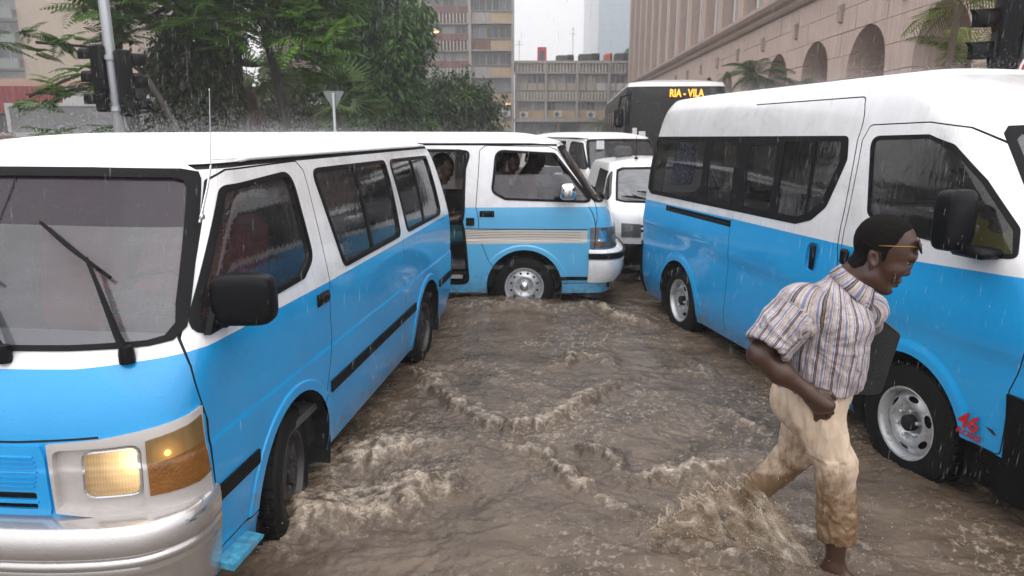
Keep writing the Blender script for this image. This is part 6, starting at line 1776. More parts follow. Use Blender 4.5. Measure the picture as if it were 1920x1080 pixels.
def city_bus(root):
    zs = [.30, .5, 1.0, 1.6, 2.2, 2.7, 2.85, 2.95]
    s_ = Shell(zs, [2.55, 2.60, 2.62, 2.60, 2.55, 2.48, 2.44, 2.38], [1.22, 1.25, 1.25, 1.25, 1.24, 1.22, 1.20, 1.15], [-9.3, -9.4, -9.4, -9.4, -9.4, -9.4, -9.38, -9.3], D=.34, n=4.5, Dr=.2, nr=4)
    BB = M('bus_dark_paint', (.014, .014, .016), .35, spec=.25, coat=.15, var=.1); rg = []; A = rg.append
    A(dict(p=s_.front([(0, 1.05), (1.0, 1.05), (1.12, 1.15), (1.12, 2.70), (1.0, 2.84), (0, 2.84)]), part='windscreen', mat=glass('bus_glass', (.08, .08, .085), .03, (.2, .2, .21), .45), off=-.01))
    A(dict(p=[(0, 2.85), (s_.S, 2.85), (s_.S, 2.95), (0, 2.95)], mat=WHITE2))
    A(dict(p=[(0, .30)] + s_.front([(0, 1.04)]) + s_.front([(1.1, 1.04)]) + s_.side([(2.2, 1.0)]) + s_.side([(2.2, .3)]), mat=WHITE2, only=('body',)))
    for k in range(7):
        x1 = 1.9 - 1.55 * k
        A(dict(p=s_.side(rounded([(x1, 1.20), (x1, 2.45), (x1 - 1.40, 2.45), (x1 - 1.40, 1.20)], .06)), part='side_window#%d' % k, mat=glass('bus_side_glass', (.30, .28, .25), .12, (.36, .33, .30)), off=-.015))
    s_.build(rg, ('body', BB), root, step=.25, mx=.12)
    s_.roof(root, WHITE2, .12, 8, 2.)
    for sd in (1, -1):
        b = MB(); b.bbox((2.62, sd * 1.40, 2.10), (.08, .12, .24), .06); mo = b.build('mirror', BLACKP, root, auto=50)
        b = MB(); b.tube([(2.30, sd * 1.15, 2.66), (2.55, sd * 1.36, 2.60), (2.62, sd * 1.40, 2.34)], .03, 6); b.build('mirror_arm', BLACKP, mo, auto=50)
        for xc in (0, -5.9): wheel(root, (xc, sd * 1.08, .48), .48, .29, .26, sd, TYRE, STEEL, DARK, 'round', 6)
    b = MB(); b.box((2.10, -1.0, 2.56), (2.20, .95, 2.82)); sg = b.build('destination_sign', M('sign_black', (.008, .008, .008), .5), root)
    led = M('amber_led', (1, .45, .03), .5, emit=(1, .42, .04), es=1.5)
    textmesh('sign_text', 'RIA - VILA', .25, led, sg, .004, (2.59, -.20, 2.60), (R(90), 0, R(90)), .74, 0, .006, 'LEFT')
    b = MB(); b.box((2.575, -1.06, 1.62), (2.58, -.95, 1.86)); b.build('screen_sticker', M('white_sticker'), root)
    b = MB(); b.box((2.59, -.90, 1.56), (2.595, -.74, 1.78)); b.build('screen_sticker', M('white_sticker'), root)
    b = MB(); b.box((-9.0, -1.0, .5), (2.1, 1.0, .6)); b.build('floor_panel', DARK, root)
bus = thing('bus', 'dark city bus with a white roof and an amber lettered destination sign', 'bus', (4.25, 19.9, .17), R(-95))
city_bus(bus)

# ================================================================== buildings
CONC = M('stained_concrete', (.42, .395, .37), .85, var=.15, vs=.5, streak=.5, bmp=.2, bs=4)
CONCL = M('pale_concrete_fins', (.62, .59, .55), .8, var=.12, vs=.6, streak=.35)
REDB = M('red_brown_spandrel', (.20, .095, .085), .8, var=.2, vs=.8, streak=.4)
OCHRE = M('ochre_panel', (.50, .37, .22), .8, var=.12, vs=1., streak=.35)
BEIGE = M('stained_beige_panel', (.48, .42, .33), .8, var=.15, vs=.8, streak=.5)
WPANEL = M('white_panel', (.58, .58, .58), .8, var=.08, vs=.8, streak=.3)
WINB = M('far_window_glass', (.16, .165, .18), .15, spec=.6, var=.35, vs=.7)
WINC = M('far_window_curtained', (.30, .29, .28), .4, var=.3, vs=.9)
WIND = M('far_window_dark', (.07, .07, .075), .2, var=.3, vs=.8)
FRAME = M('grey_window_frame', (.45, .44, .43), .6, var=.1)
_wm = {}
def window(root, x0, x1, y, z0, z1, pane, depth=.12, fr=.05, name='window'):
    """a framed pane facing -y; meshes shared by size"""
    w, h = x1 - x0, z1 - z0; key = (round(w, 2), round(h, 2), pane.name)
    if key not in _wm:
        b = MB()
        for (a, c) in (((0, 0, 0), (w, depth, fr)), ((0, 0, h - fr), (w, depth, h)), ((0, 0, fr), (fr, depth, h - fr)), ((w - fr, 0, fr), (w, depth, h - fr)), ((w / 2 - fr / 2, .02, fr), (w / 2 + fr / 2, depth, h - fr))): b.box(a, c)
        o = b.build(name, FRAME); p = MB(); p.box((fr, depth * .6, fr), (w - fr, depth * .8, h - fr)); q = p.build('pane', pane, o)
        _wm[key] = (o.data, q.data); bpy.data.objects.remove(q); bpy.data.objects.remove(o)
    o = link(bpy.data.objects.new(name, _wm[key][0]), root); o.location = (x0, y, z0)
    link(bpy.data.objects.new('pane', _wm[key][1]), o)
    return o
rw = random.Random(5)
def pick_pane(): return rw.choice([WINB, WINB, WINC, WIND])
def fins(root, x0, x1, y, z0, z1, step, w=.10, d=.45, m=None):
    b = MB(); x = x0
    while x < x1: b.box((x, y - d, z0), (x + w, y, z1)); x += step
    o = b.build('fin', m or CONCL, root); o['kind'] = 'stuff'; return o
ac_proto = [None]
AC_LABELS = []
def air_con(x, y, z, label, grp='air conditioners on the far office blocks'):
    if ac_proto[0] is None:
        r = thing('air_conditioner', label, 'air conditioner', (x, y, z), 0, grp)
        b = MB(); b.bbox((0, -.22, .36), (.52, .20, .36), .03); b.build('casing', WPANEL, r)
        b = MB(); b.lathe([(.001, -.44), (.27, -.44), (.29, -.41), (.29, -.40)], 18, 'y', (-.12, 0, .36)); b.build('fan', WIND, r)
        b = MB(); b.box((-.45, -.40, -.08), (-.38, 0, -.002)); b.box((.38, -.40, -.08), (.45, 0, -.002)); o = b.build('bracket', FRAME, r); o['kind'] = 'stuff'
        ac_proto[0] = r
    else:
        r = copy_tree(ac_proto[0]); r.location = (x, y, z); r['label'] = label
    return r
# ---- tall office block, middle distance
YB = 88.
m1 = thing('office_block', 'tall stained office block with red-brown bands and rows of pale fins', 'building', (-14, YB, 0))
def loc(x): return x + 14.
b = MB(); b.box((loc(-30), .6, -.3), (loc(.2), 14, 36)); b.build('wall', CONC, m1)
for k in range(-2, 8):
    z = 8.6 + 3.13 * k
    b = MB(); b.box((loc(-30), -.25, z - .14), (loc(-5.1), .6, z - .002)); b.build('floor_slab', CONC, m1)
    b = MB(); b.box((loc(-30), .12, z), (loc(-5.1), .597, z + 1.14)); b.build('balcony_wall', REDB if k % 3 else CONC, m1)
    fins(m1, loc(-29.8), loc(-5.3), .10, z, z + 1.12, .42)
    b = MB(); b.box((loc(-30), -.05, z + 1.17), (loc(-5.1), .6, z + 1.95)); b.build('spandrel', REDB, m1)
    for j in range(16):
        x = loc(-29.6 + 1.52 * j); window(m1, x, x + 1.40, .30, z + 1.97, z + 2.95, pick_pane())
    for j in range(3):
        x = loc(-4.7 + 1.6 * j); window(m1, x, x + 1.50, .35, z + 1.45, z + 2.9, rw.choice([WIND, WIND, WINB]))
    b = MB(); b.box((loc(-4.85), -.05, z + .1), (loc(-2.6), .55, z + 1.2)); b.build('spandrel', REDB if k % 2 else CONC, m1)
    b = MB(); b.box((loc(-2.58), -.08, z + .1), (loc(.0), .55, z + 1.1)); b.build('spandrel', OCHRE, m1)
    b = MB(); b.box((loc(-5.0), -.35, z - .1), (loc(.1), .6, z + .06)); b.build('floor_slab', CONC, m1)
for x in (-30, -20.2, -12.6, -5.1, .1):
    b = MB(); b.box((loc(x) - .18, -.45, -.3), (loc(x) + .18, .594, 36)); b.build('column', CONC, m1)
# ---- block added out of view on the left, only for the van panes to reflect
reflected_block = thing('apartment_block', 'dark weathered apartment block added unseen on the left, for the van panes to reflect', 'building', (-30, 4, 0))
b = MB(); b.box((-12, -16, -.3), (0, 24, 19)); b.build('wall', CONC, reflected_block)
for k in range(5):
    b = MB(); b.box((.003, -16, 2.2 + 3.4 * k), (.25, 24, 2.9 + 3.4 * k)); b.build('floor_slab', REDB, reflected_block)
    for j in range(9):
        b = MB(); b.box((.003, -15 + 4.3 * j, 3.1 + 3.4 * k), (.08, -12 + 4.3 * j, 5.1 + 3.4 * k)); b.build('window', WIND, reflected_block)
# ---- low office block
m2 = thing('office_block', 'low weathered four-storey block with a clutter of things on its roof', 'building', (8, YB + 1, 0))
def loc2(x): return x - 8.
b = MB(); b.box((loc2(.4), .6, -.3), (loc2(17), 12, 10.3)); b.build('wall', CONC, m2)
b = MB(); b.box((loc2(.3), -.4, 10.303), (loc2(17.1), 12, 10.62)); b.build('roof_parapet', CONC, m2)
for (z0, z1) in ((9.25, 10.28), (5.95, 6.95)):
    fins(m2, loc2(.7), loc2(16.8), .1, z0, z1, .40, .12, .4)
    b = MB(); b.box((loc2(.4), .12, z0), (loc2(17), .597, z1)); b.build('recess_wall', BEIGE, m2)
    b = MB(); b.box((loc2(.3), -.35, z0 - .16), (loc2(17), .6, z0 - .004)); b.build('floor_slab', CONC, m2)
for j in range(13):
    x = loc2(.75 + 1.22 * j)
    window(m2, x, x + 1.12, .30, 7.98, 9.05, rw.choice([WINB, WIND, WINC, BEIGE]))
    b = MB(); b.box((x, .1, 7.10), (x + 1.12, .59, 7.95)); b.build('spandrel', WPANEL if j > 7 else BEIGE, m2)
    window(m2, x, x + 1.12, .30, 4.72, 5.76, rw.choice([WINB, WIND, WINC]))
b = MB(); b.box((loc2(.4), .0, 3.75), (loc2(17), .592, 4.68)); b.build('spandrel', OCHRE, m2)
b = MB(); b.box((loc2(.2), -1.2, 3.30), (loc2(17), .59, 3.72)); b.build('canopy', CONC, m2)
for j in range(6):
    x = loc2(.9 + 2.6 * j); b = MB(); b.box((x, .45, -.2), (x + 2.1, .597, 3.1)); b.build('shopfront', WIND if j != 3 else WPANEL, m2)
for x in (.55, 4.2, 8.1, 12.0):
    b = MB(); b.box((loc2(x) - .14, -.5, 3.73), (loc2(x) + .14, .588, 10.29)); b.build('column', CONC, m2)
for x, z, y, l in ((1.5, 3.78, YB + 1, 'first air conditioner from the left on the ochre ledge of the low block'), (5.7, 3.85, YB + 1, 'second air conditioner from the left on the ochre ledge of the low block'), (9.9, 3.8, YB + 1, 'third air conditioner from the left on the ochre ledge of the low block'), (12.8, 3.8, YB + 1, 'rightmost air conditioner on the ochre ledge of the low block'),
                   (-6.0, 19.5, YB, 'highest air conditioner on the tall block, beside its grey column'), (-16.0, 19.5, YB, 'highest air conditioner further left on the tall block'), (-9.9, 13.2, YB, 'air conditioner on the middle red-brown band of the tall block'), (-.7, 3.9, YB, 'air conditioner low on the right bay of the tall block')):
    air_con(x, y - .36, z, l)
# things on the roof
kio = thing('roof_hut', 'small red hut with a dark door on the roof of the low block', 'hut', (3.75, YB + 2, 10.62))
b = MB(); b.box((-.55, 0, 0), (.55, 1.2, 1.75)); b.build('wall', M('red_hut_paint', (.55, .05, .04), .6), kio); b = MB(); b.box((-.3, -.04, .1), (.3, -.003, 1.3)); b.build('door', WIND, kio)
MASTM = M('thin_mast', (.3, .3, .3), .5)
for x, h, l in ((7.6, 4.2, 'taller thin aerial mast on the low roof, in front of the sky'), (.9, 2.6, 'short aerial mast at the left end of the low roof')):
    b = MB(); b.tube([(0, 0, 0), (0, 0, h)], .035, 5); b.tube([(-.5, 0, h * .8), (.5, 0, h * .8)], .025, 4); b.tube([(-.3, 0, h * .93), (.3, 0, h * .93)], .025, 4)
    o = b.build('aerial_mast', MASTM); o.location = (x, YB + 2.5, 10.62); tag(o, l, 'aerial')
for x, w, h, c, l, nm in ((6.6, 2.2, .75, (.08, .075, .07), 'dark lean-to shed on the low roof left of the orange tarpaulin', 'roof_shed'), (9.6, 2.6, .9, (.05, .05, .05), 'black water tanks shed on the low roof', 'roof_shed'), (12.0, .95, .95, (.60, .14, .05), 'orange tarpaulin bundle on the low roof', 'tarpaulin'), (13.6, 1.6, 1.0, (.06, .06, .06), 'grey junk heap on the low roof right of the orange bundle', 'junk_heap'), (14.6, .7, 1.6, (.05, .22, .13), 'green covered tank at the right end of the low roof', 'water_tank')):
    b = MB(); b.bbox((0, .8, h / 2), (w / 2, .8, h / 2), .12); b.bbox((w * .3, .5, h * .55), (w * .2, .5, h * .55), .1)
    o = b.build(nm, M(nm + l[:6].replace(' ', '_'), c, .8, var=.3, vs=3)); o.location = (x, YB + 1.6, 10.62); tag(o, l, nm.split('_')[-1])
# ---- glass tower
tw = thing('glass_tower', 'pale blue glass tower far behind the low block', 'tower', (38, 260, 0))
b = MB(); b.box((-9.6, 0, 0), (12, 20, 95)); b.build('wall', M('tower_glass', (.30, .40, .48), .15, spec=.6, var=.08, vs=.05), tw)
b = MB(); b.box((-10.6, -.3, 0), (-7.2, 18, 95)); b.build('edge_wall', M('tower_white_edge', (.62, .64, .67), .6, var=.05), tw)
b = MB()
for k in range(24): b.box((-7.1, -.12, 3.6 * k + 2), (12, -.003, 3.6 * k + 2.25))
for k in range(12): b.box((-7 + 1.6 * k, -.16, 0), (-6.9 + 1.6 * k, -.13, 95))
o = b.build('mullion', M('tower_mullion', (.42, .48, .54), .5), tw); o['kind'] = 'stuff'
# ---- apartment block, left
l1 = thing('apartment_block', 'beige apartment block with grey-green balcony fronts at the upper left', 'building', (-58, 92, 0))
BEW = M('beige_render', (.46, .36, .265), .85, var=.10, vs=.25, streak=.3)
b = MB(); b.box((-30, 1.6, -.3), (10.5, 16, 38)); b.build('wall', BEW, l1)
b = MB(); b.box((-4.3, 0, -.3), (10.4, 1.597, 38)); b.build('end_wall', BEW, l1)
GG = M('grey_green_panel', (.20, .235, .22), .8, var=.12, vs=.7, streak=.4); GW = M('dirty_cream_panel', (.42, .40, .34), .8, var=.12, vs=.7, streak=.45)
for k in range(9):
    z = 1.0 + 3.0 * k
    b = MB(); b.box((-30, -.3, z), (-8.4, .1, z + 1.05)); b.build('balcony_front', GW, l1)
    b = MB(); b.box((-8.2, -.9, z - .1), (-4.4, -.6, z + 1.15)); b.build('balcony_front', GG, l1)
    b = MB(); b.box((-30, -.2, z - .25), (-4.4, 1.59, z - .11)); b.build('floor_slab', CONC, l1)
    for j in range(5):
        x = -19.9 + 2.3 * j; window(l1, x, x + 2.1, .8, z + 1.1, z + 2.6, rw.choice([WIND, WINC, WINB]))
    window(l1, -8.1, -4.5, .6, z + 1.2, z + 2.6, rw.choice([WIND, WINC, WINB]))
b = MB(); b.box((-8.4, -.7, 0), (-8.2, 1.58, 28)); b.build('column', CONC, l1)
# ---- low buildings behind the trees, left
rs = thing('shed', 'long shed with red corrugated cladding at the left edge', 'shed', (-34, 47, 0))
b = MB(); b.box((-14, 0, -.3), (4.6, 6, 3.2)); b.build('wall', M('shed_dark_wall', (.06, .055, .055), .8, var=.2), rs)
b = MB()
for k in range(62):
    x = -14 + .3 * k; b.add([(x, -.12, 3.21), (x + .15, -.2, 3.21), (x + .3, -.12, 3.21), (x, -.12, 4.9), (x + .15, -.2, 4.9), (x + .3, -.12, 4.9)], [(0, 1, 4, 3), (1, 2, 5, 4)])
o = b.build('corrugated_sheet', M('red_sheet', (.30, .03, .03), .6, var=.2, vs=1, streak=.4), rs); o['kind'] = 'stuff'
b = MB(); b.box((-14, -.08, 4.92), (4.7, 6, 5.4)); b.build('roof_edge', M('salmon_render', (.48, .30, .23), .8, var=.1), rs)
ww = thing('shop', 'white walled shop between the red shed and the trees', 'building', (-24, 46, 0))
b = MB(); b.box((-5.0, 0, 2.2), (14, 5, 4.7)); b.build('upper_wall', WPANEL, ww); b = MB(); b.box((-5, .4, -.3), (14, 5, 2.197)); b.build('wall', M('grey_shutter', (.22, .23, .25), .6, var=.1, streak=.3), ww)
bb = thing('hoarding', 'long grey hoarding in a white frame behind the traffic light', 'hoarding', (-20, 39, 0))
b = MB(); b.box((-7.6, 0, 1.95), (9, .12, 3.35)); b.build('panel', M('hoarding_grey', (.22, .22, .225), .7, var=.08, vs=.5), bb)
b = MB(); b.box((-7.8, -.06, 3.352), (9, .14, 3.52)); b.box((-7.8, -.06, 1.75), (-7.602, .14, 3.35)); b.box((-7.8, -.06, 1.70), (9, .14, 1.947)); b.build('frame', WPANEL, bb)
for k, x in enumerate(range(-7, 9, 4)):
    b = MB(); b.box((x, .02, -.3), (x + .15, .12, 1.698)); b.build('post', CONC, bb)
pk = thing('wall', 'low pink wall with a small dark window at the left edge', 'wall', (-31, 37, 0))
b = MB(); b.box((-12, 0, -.3), (4.6, .3, 1.75)); b.build('wall_body', M('pink_render', (.50, .30, .23), .85, var=.1, vs=.8, streak=.3), pk); b = MB(); b.box((-12.1, -.08, 1.753), (4.7, .38, 1.92)); b.build('coping', CONC, pk)
b = MB(); b.box((3.1, -.03, .9), (3.7, -.003, 1.45)); b.build('window', WIND, pk)
g2 = thing('wall', 'low pale grey boundary wall under the trees', 'wall', (-12, 36, 0))
b = MB(); b.box((-14, 0, -.3), (9, .25, 1.5)); b.build('wall_body', M('grey_render', (.33, .33, .34), .85, var=.12, vs=.8, streak=.4), g2); b = MB(); b.box((-14, -.06, 1.503), (9, .31, 1.62)); b.build('coping', CONC, g2)

# ---- stone building with arches, right
ST = M('pink_beige_stone', (.60, .465, .40), .75, var=.14, vs=.8, streak=.32, bmp=.15, bs=9, c2=(.64, .50, .435))
STD = M('stone_joint', (.22, .165, .14), .9); STM = M('stone_cornice', (.50, .39, .34), .75, var=.12, vs=1, streak=.5)
ANG = math.atan(.0412)
r1 = thing('stone_building', 'pink-beige stone building with a row of dark arches under a heavy cornice', 'building', (10.7, 0, 0), 0)
r1.rotation_euler = (0, 0, -ANG)            # local y runs along the front, local -x faces the street
AC = [15.0 + 4.4 * k for k in range(18)]; AR, AZ = 1.36, 4.02
def archp(c, r=AR, n=16): return [(c - r, 1.4)] + [(c - r * math.cos(a), AZ + r * math.sin(a)) for a in np.linspace(0, PI, n)] + [(c + r, 1.4)]
Y0, Y1, Z0, Z1 = 10.5, 44.0, 1.4, 6.95
rows = np.linspace(Z0, Z1, 8)
joints = []
for i, z in enumerate(rows[1:-1]): joints.append([(Y0, z), (Y1, z)])
for i in range(len(rows) - 1):
    y = Y0 + 1.1 * (i % 2)
    while y < Y1:
        if y > Y0: joints.append([(y, rows[i]), (y, rows[i + 1])])
        y += 2.2
V2, T = cdt([archp(c) for c in AC if c < Y1 - 2], (Y0, Z0, Y1, Z1), ([], []), .6, joints)
cc = V2[T].mean(1); inside = np.zeros(len(T), bool)
for c in AC: inside |= inpoly(archp(c), cc[:, 0], cc[:, 1])
T = T[~inside]; cc = cc[~inside]
ri = np.clip(((cc[:, 1] - Z0) / (rows[1] - rows[0])).astype(int), 0, 6); ci = np.floor((cc[:, 0] - Y0 - 1.1 * (ri % 2)) / 2.2).astype(int)
wall_back = MB()
for key in set(zip(ri, ci)):
    tt = T[(ri == key[0]) & (ci == key[1])]
    # split islands of one cell (an arch may cut it in two)
    u, inv = np.unique(tt, return_inverse=True); inv = inv.reshape(tt.shape); P = V2[u]
    c0 = P.mean(0); sh_ = 1 - .012 / max(np.ptp(P[:, 0]) / 2, .05); sz_ = 1 - .010 / max(np.ptp(P[:, 1]) / 2, .05)
    dpt = random.uniform(-.012, .012)
    Pf = np.c_[np.full(len(P), -.03 + dpt), c0[0] + (P[:, 0] - c0[0]) * sh_, c0[1] + (P[:, 1] - c0[1]) * sz_]
    Pb = Pf.copy(); Pb[:, 0] = .25
    F = [tuple(f[::-1]) for f in inv]; cnt = {}
    for f in inv:
        for i in range(3):
            e = (f[i], f[(i + 1) % 3]); k2 = (min(e), max(e)); cnt[k2] = None if k2 in cnt else e
    n = len(P)
    for e in cnt.values():
        if e is not None: F.append((e[0], e[1], e[1] + n, e[0] + n))
    rawmesh('stone_block', np.concatenate([Pf, Pb]), F, ST, None, r1)
# wall beyond the nearer blocks, one sheet with its arches; and the core behind everything
V2, T = cdt([archp(c) for c in AC if c > Y1], (Y1, Z0, 92, Z1), ([], []), 1.2)
cc = V2[T].mean(1); inside = np.zeros(len(T), bool)
for c in AC: inside |= inpoly(archp(c), cc[:, 0], cc[:, 1])
T = T[~inside]; rawmesh('far_wall', np.c_[np.full(len(V2), -.02), V2[:, 0], V2[:, 1]], [tuple(f[::-1]) for f in T], ST, None, r1)
for c in AC:
    pts = archp(c); b = MB(); n = len(pts)
    b.add([(.24, p[0], p[1]) for p in pts] + [(1.6, p[0], p[1]) for p in pts], [(i, i + 1, n + i + 1, n + i) for i in range(n - 1)])
    b.build('arch_reveal', ST, r1, True)
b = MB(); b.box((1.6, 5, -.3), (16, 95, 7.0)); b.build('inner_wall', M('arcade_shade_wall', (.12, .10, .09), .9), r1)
b = MB(); b.box((.25, 5, -.3), (1.59, 95, 1.39)); b.build('plinth', ST, r1)
b = MB()
prof = [(.0, 6.96), (-.20, 6.99), (-.28, 7.10), (-.28, 7.22), (-.50, 7.30), (-.62, 7.45), (-.62, 7.62), (-.45, 7.70), (.6, 7.72), (.6, 6.96)]
b.prism([(p[0], p[1]) for p in prof], lambda p: (p[0], 5, p[1]), lambda p: (p[0], 95, p[1])); b.build('cornice', STM, r1)
b = MB(); b.box((.9, 5, 7.73), (16, 94, 26)); b.build('upper_wall', STM, r1)
UG = M('upper_glass', (.20, .23, .24), .12, spec=.7, var=.3, vs=.4); PILW = M('pale_mullion', (.58, .55, .55), .6)
PIL = M('brown_pilaster', (.50, .375, .32), .75, var=.1, vs=.8, streak=.2)
for k in range(18):
    y = 12.8 + 4.4 * k
    b = MB(); b.box((-.10, y - .55, 7.73), (.88, y + .55, 26)); b.build('pilaster', PIL, r1)
    for j, (ya, yb) in enumerate(((.62, 1.98), (2.36, 3.78))):
        b = MB(); b.box((.55, y + ya, 7.9), (.6, y + yb, 26)); w_ = b.build('window', UG, r1)
        b = MB(); b.box((.40, y + ya + .62, 7.9), (.547, y + ya + .76, 26)); b.build('mullion', PILW, w_)
    b = MB(); b.box((.15, y + 2.0, 7.73), (.89, y + 2.34, 26)); b.build('mullion', PILW, r1)
for k in range(14):
    y = 17.2 + 4.4 * k
    b = MB(); b.prism([(-.031, 5.72), (-.16, 5.78), (-.19, 6.32), (-.031, 6.38)], lambda p: (p[0], y - .11, p[1]), lambda p: (p[0], y + .11, p[1])); b.build('wall_bracket', STM, r1)

# ================================================================== trees and palms
def leaf_mat(name, c1, c2, tr=.25):
    if name in _mats: return _mats[name]
    m, nt, out = newmat(name)
    p = nt.nodes.new('ShaderNodeBsdfPrincipled'); oi = nt.nodes.new('ShaderNodeObjectInfo'); ge = nt.nodes.new('ShaderNodeNewGeometry')
    tc = nt.nodes.new('ShaderNodeTexCoord').outputs['Object']
    n = noise(nt, tc, 3.5, 3)
    c = mixc(nt, n, c1, c2)
    c = mixc(nt, ramp(nt, ge.outputs['Random Per Island'], [(.0, 0.), (1., .6)]), c, tuple(x * .55 for x in c1))
    c = mixc(nt, ramp(nt, oi.outputs['Random'], [(.55, 0.), (1., .55)]), c, tuple(min(1, x * 1.5) for x in c2))
    nt.links.new(c, p.inputs['Base Color']); p.inputs['Roughness'].default_value = .5; p.inputs['Specular IOR Level'].default_value = .18
    t = nt.nodes.new('ShaderNodeBsdfTranslucent'); nt.links.new(c, t.inputs[0])
    mx = nt.nodes.new('ShaderNodeMixShader'); mx.inputs[0].default_value = tr
    nt.links.new(p.outputs[0], mx.inputs[1]); nt.links.new(t.outputs[0], mx.inputs[2]); nt.links.new(mx.outputs[0], out.inputs[0])
    _mats[name] = m
    return m
LEAFA = leaf_mat('feathery_leaf', (.052, .13, .016), (.12, .235, .035)); LEAFB = leaf_mat('dense_leaf', (.030, .080, .018), (.07, .15, .032)); LEAFP = leaf_mat('palm_leaf', (.07, .13, .035), (.13, .20, .055)); LEAFD = leaf_mat('dead_thatch', (.14, .09, .055), (.20, .13, .08), .1); LEAFY = leaf_mat('yellow_green_palm', (.10, .145, .025), (.20, .22, .05))
BARK = M('dark_wet_bark', (.035, .027, .022), .7, var=.4, vs=6, bmp=.6, bs=18); ROOTM = M('hanging_root', (.045, .026, .020), .8, var=.4, vs=8)
tr_ = random.Random(11)
def spray_mesh(kind, seed):
    """one leafy twig end about 1 m across, as quads"""
    r = random.Random(seed); V = []; F = []
    def quad(p, d, n, L, w):
        s = d.cross(n).normalized() * w; b0 = len(V)
        V.extend([p, p + d * L * .45 + s + n * .0, p + d * L, p + d * L * .45 - s]); F.append((b0, b0 + 1, b0 + 2, b0 + 3))
    if kind == 'feather':
        for k in range(7):
            a = r.uniform(0, 2 * PI); el = r.uniform(-.1, .5); d = Vector((math.cos(a) * math.cos(el), math.sin(a) * math.cos(el), math.sin(el)))
            p = Vector((r.uniform(-.15, .15), r.uniform(-.15, .15), r.uniform(-.1, .1))); L = r.uniform(.45, .75)
            side = d.cross(Vector((0, 0, 1))).normalized()
            b0 = len(V); e_ = p + d * L + Vector((0, 0, -.35 * L)); V.extend([Vector((0, 0, 0)), p + Vector((0, 0, .012)), p + d * L * .6 + Vector((0, 0, -.126 * L + .006)), e_, p + d * L * .6 + Vector((0, 0, -.126 * L - .006)), p - Vector((0, 0, .012))]); F.append((b0, b0 + 1, b0 + 2, b0 + 3, b0 + 4, b0 + 5))
            for i in range(11):
                t = (i + 1) / 11; q = p + d * L * t + Vector((0, 0, -.35 * L * t * t))
                ln = .20 * math.sin(PI * min(1, t * .85 + .15)) + .05
                for s in (-1, 1):
                    dd = (side * s * .9 + d * .45 + Vector((0, 0, -.35 + r.uniform(-.1, .1)))).normalized()
                    quad(q, dd, Vector((0, 0, 1)), ln, .026)
    elif kind == 'dense':
        for k in range(85):
            a = r.uniform(0, 2 * PI); rr = .42 * r.random() ** .4; p = Vector((rr * math.cos(a), rr * math.sin(a), r.gauss(0, .20)))
            d = Vector((math.cos(a) * .6 + r.gauss(0, .3), math.sin(a) * .6 + r.gauss(0, .3), -.75 + r.gauss(0, .25))).normalized()
            b0 = len(V); V.extend([Vector((0, 0, .004)), p + Vector((0, 0, .003)), p - Vector((0, 0, .003)), Vector((0, 0, -.004))]); F.append((b0, b0 + 1, b0 + 2, b0 + 3))
            quad(p, d, Vector((r.gauss(0, .6), r.gauss(0, .6), 1)).normalized(), r.uniform(.14, .26), r.uniform(.03, .05))
    return V, F
def tree(name, label, x, y, blobs_, nspray, kind, leafm, trunk, limbs=6, size=1.0, seed=1, roots=None, grp=None):
    """crown filled by many twig sprays inside several overlapping lumps; blobs_: (dx, dy, z, rx, ry, rz)"""
    r = random.Random(seed); root = thing(name, label, 'tree', (x, y, 0), 0, grp)
    b = MB()
    for (pts, rad) in trunk: b.tube(pts, rad, 9)
    tk = b.build('trunk', BARK, root, True)
    for k in range(limbs):
        bl = blobs_[k % len(blobs_)]; p0 = Vector(trunk[0][0][-1]); p1 = Vector((bl[0] + r.uniform(-.3, .3), bl[1] + r.uniform(-.3, .3), bl[2] + r.uniform(-.3, .2)))
        m = (p0 + p1) / 2 + Vector((r.uniform(-.3, .3), r.uniform(-.3, .3), .2)); b = MB(); b.tube([p0, m, p1], [trunk[0][1][-1] * .7, trunk[0][1][-1] * .45, .03], 7); b.build('limb', BARK, root, True)
    meshes = []
    for i in range(4):
        V, F = spray_mesh(kind, seed * 10 + i); me = bpy.data.meshes.new('leaf_spray'); me.from_pydata([tuple(v) for v in V], [], F); me.materials.append(leafm); me.update(); meshes.append(me)
    tot = sum(bl[3] * bl[5] for bl in blobs_)
    for bl in blobs_:
        n = max(3, int(nspray * bl[3] * bl[5] / tot))
        for k in range(n):
            while True:
                v = Vector((r.uniform(-1, 1), r.uniform(-1, 1), r.uniform(-1, 1)))
                if .25 < v.length < 1: break
            if r.random() < .7: v = v.normalized() * r.uniform(.72, 1.0)
            o = link(bpy.data.objects.new('leaf_spray', r.choice(meshes)), root)
            o.location = (bl[0] + v.x * bl[3], bl[1] + v.y * bl[4], bl[2] + v.z * bl[5])
            o.rotation_euler = (r.uniform(-.35, .35) - v.y * .3, r.uniform(-.35, .35) + v.x * .3, r.uniform(0, 2 * PI)); s = size * r.uniform(.7, 1.25); o.scale = (s, s, s)
    if roots:
        (x0, x1, y0, y1, zt0, zt1, zb0, zb1, n) = roots; b = MB()
        for k in range(n):
            px, py = r.uniform(x0, x1), r.uniform(y0, y1); zt, zb = r.uniform(zt0, zt1), r.uniform(zb0, zb1)
            q = r.uniform(-.15, .15); b.tube([(px, py, zt), (px + q * .5, py, (zt + zb) / 2), (px + q, py + r.uniform(-.1, .1), zb)], [.025 * r.uniform(.4, 1.5), .02, .008], 4, False)
        o = b.build('hanging_roots', ROOTM, root, True); o['kind'] = 'stuff'
    return root
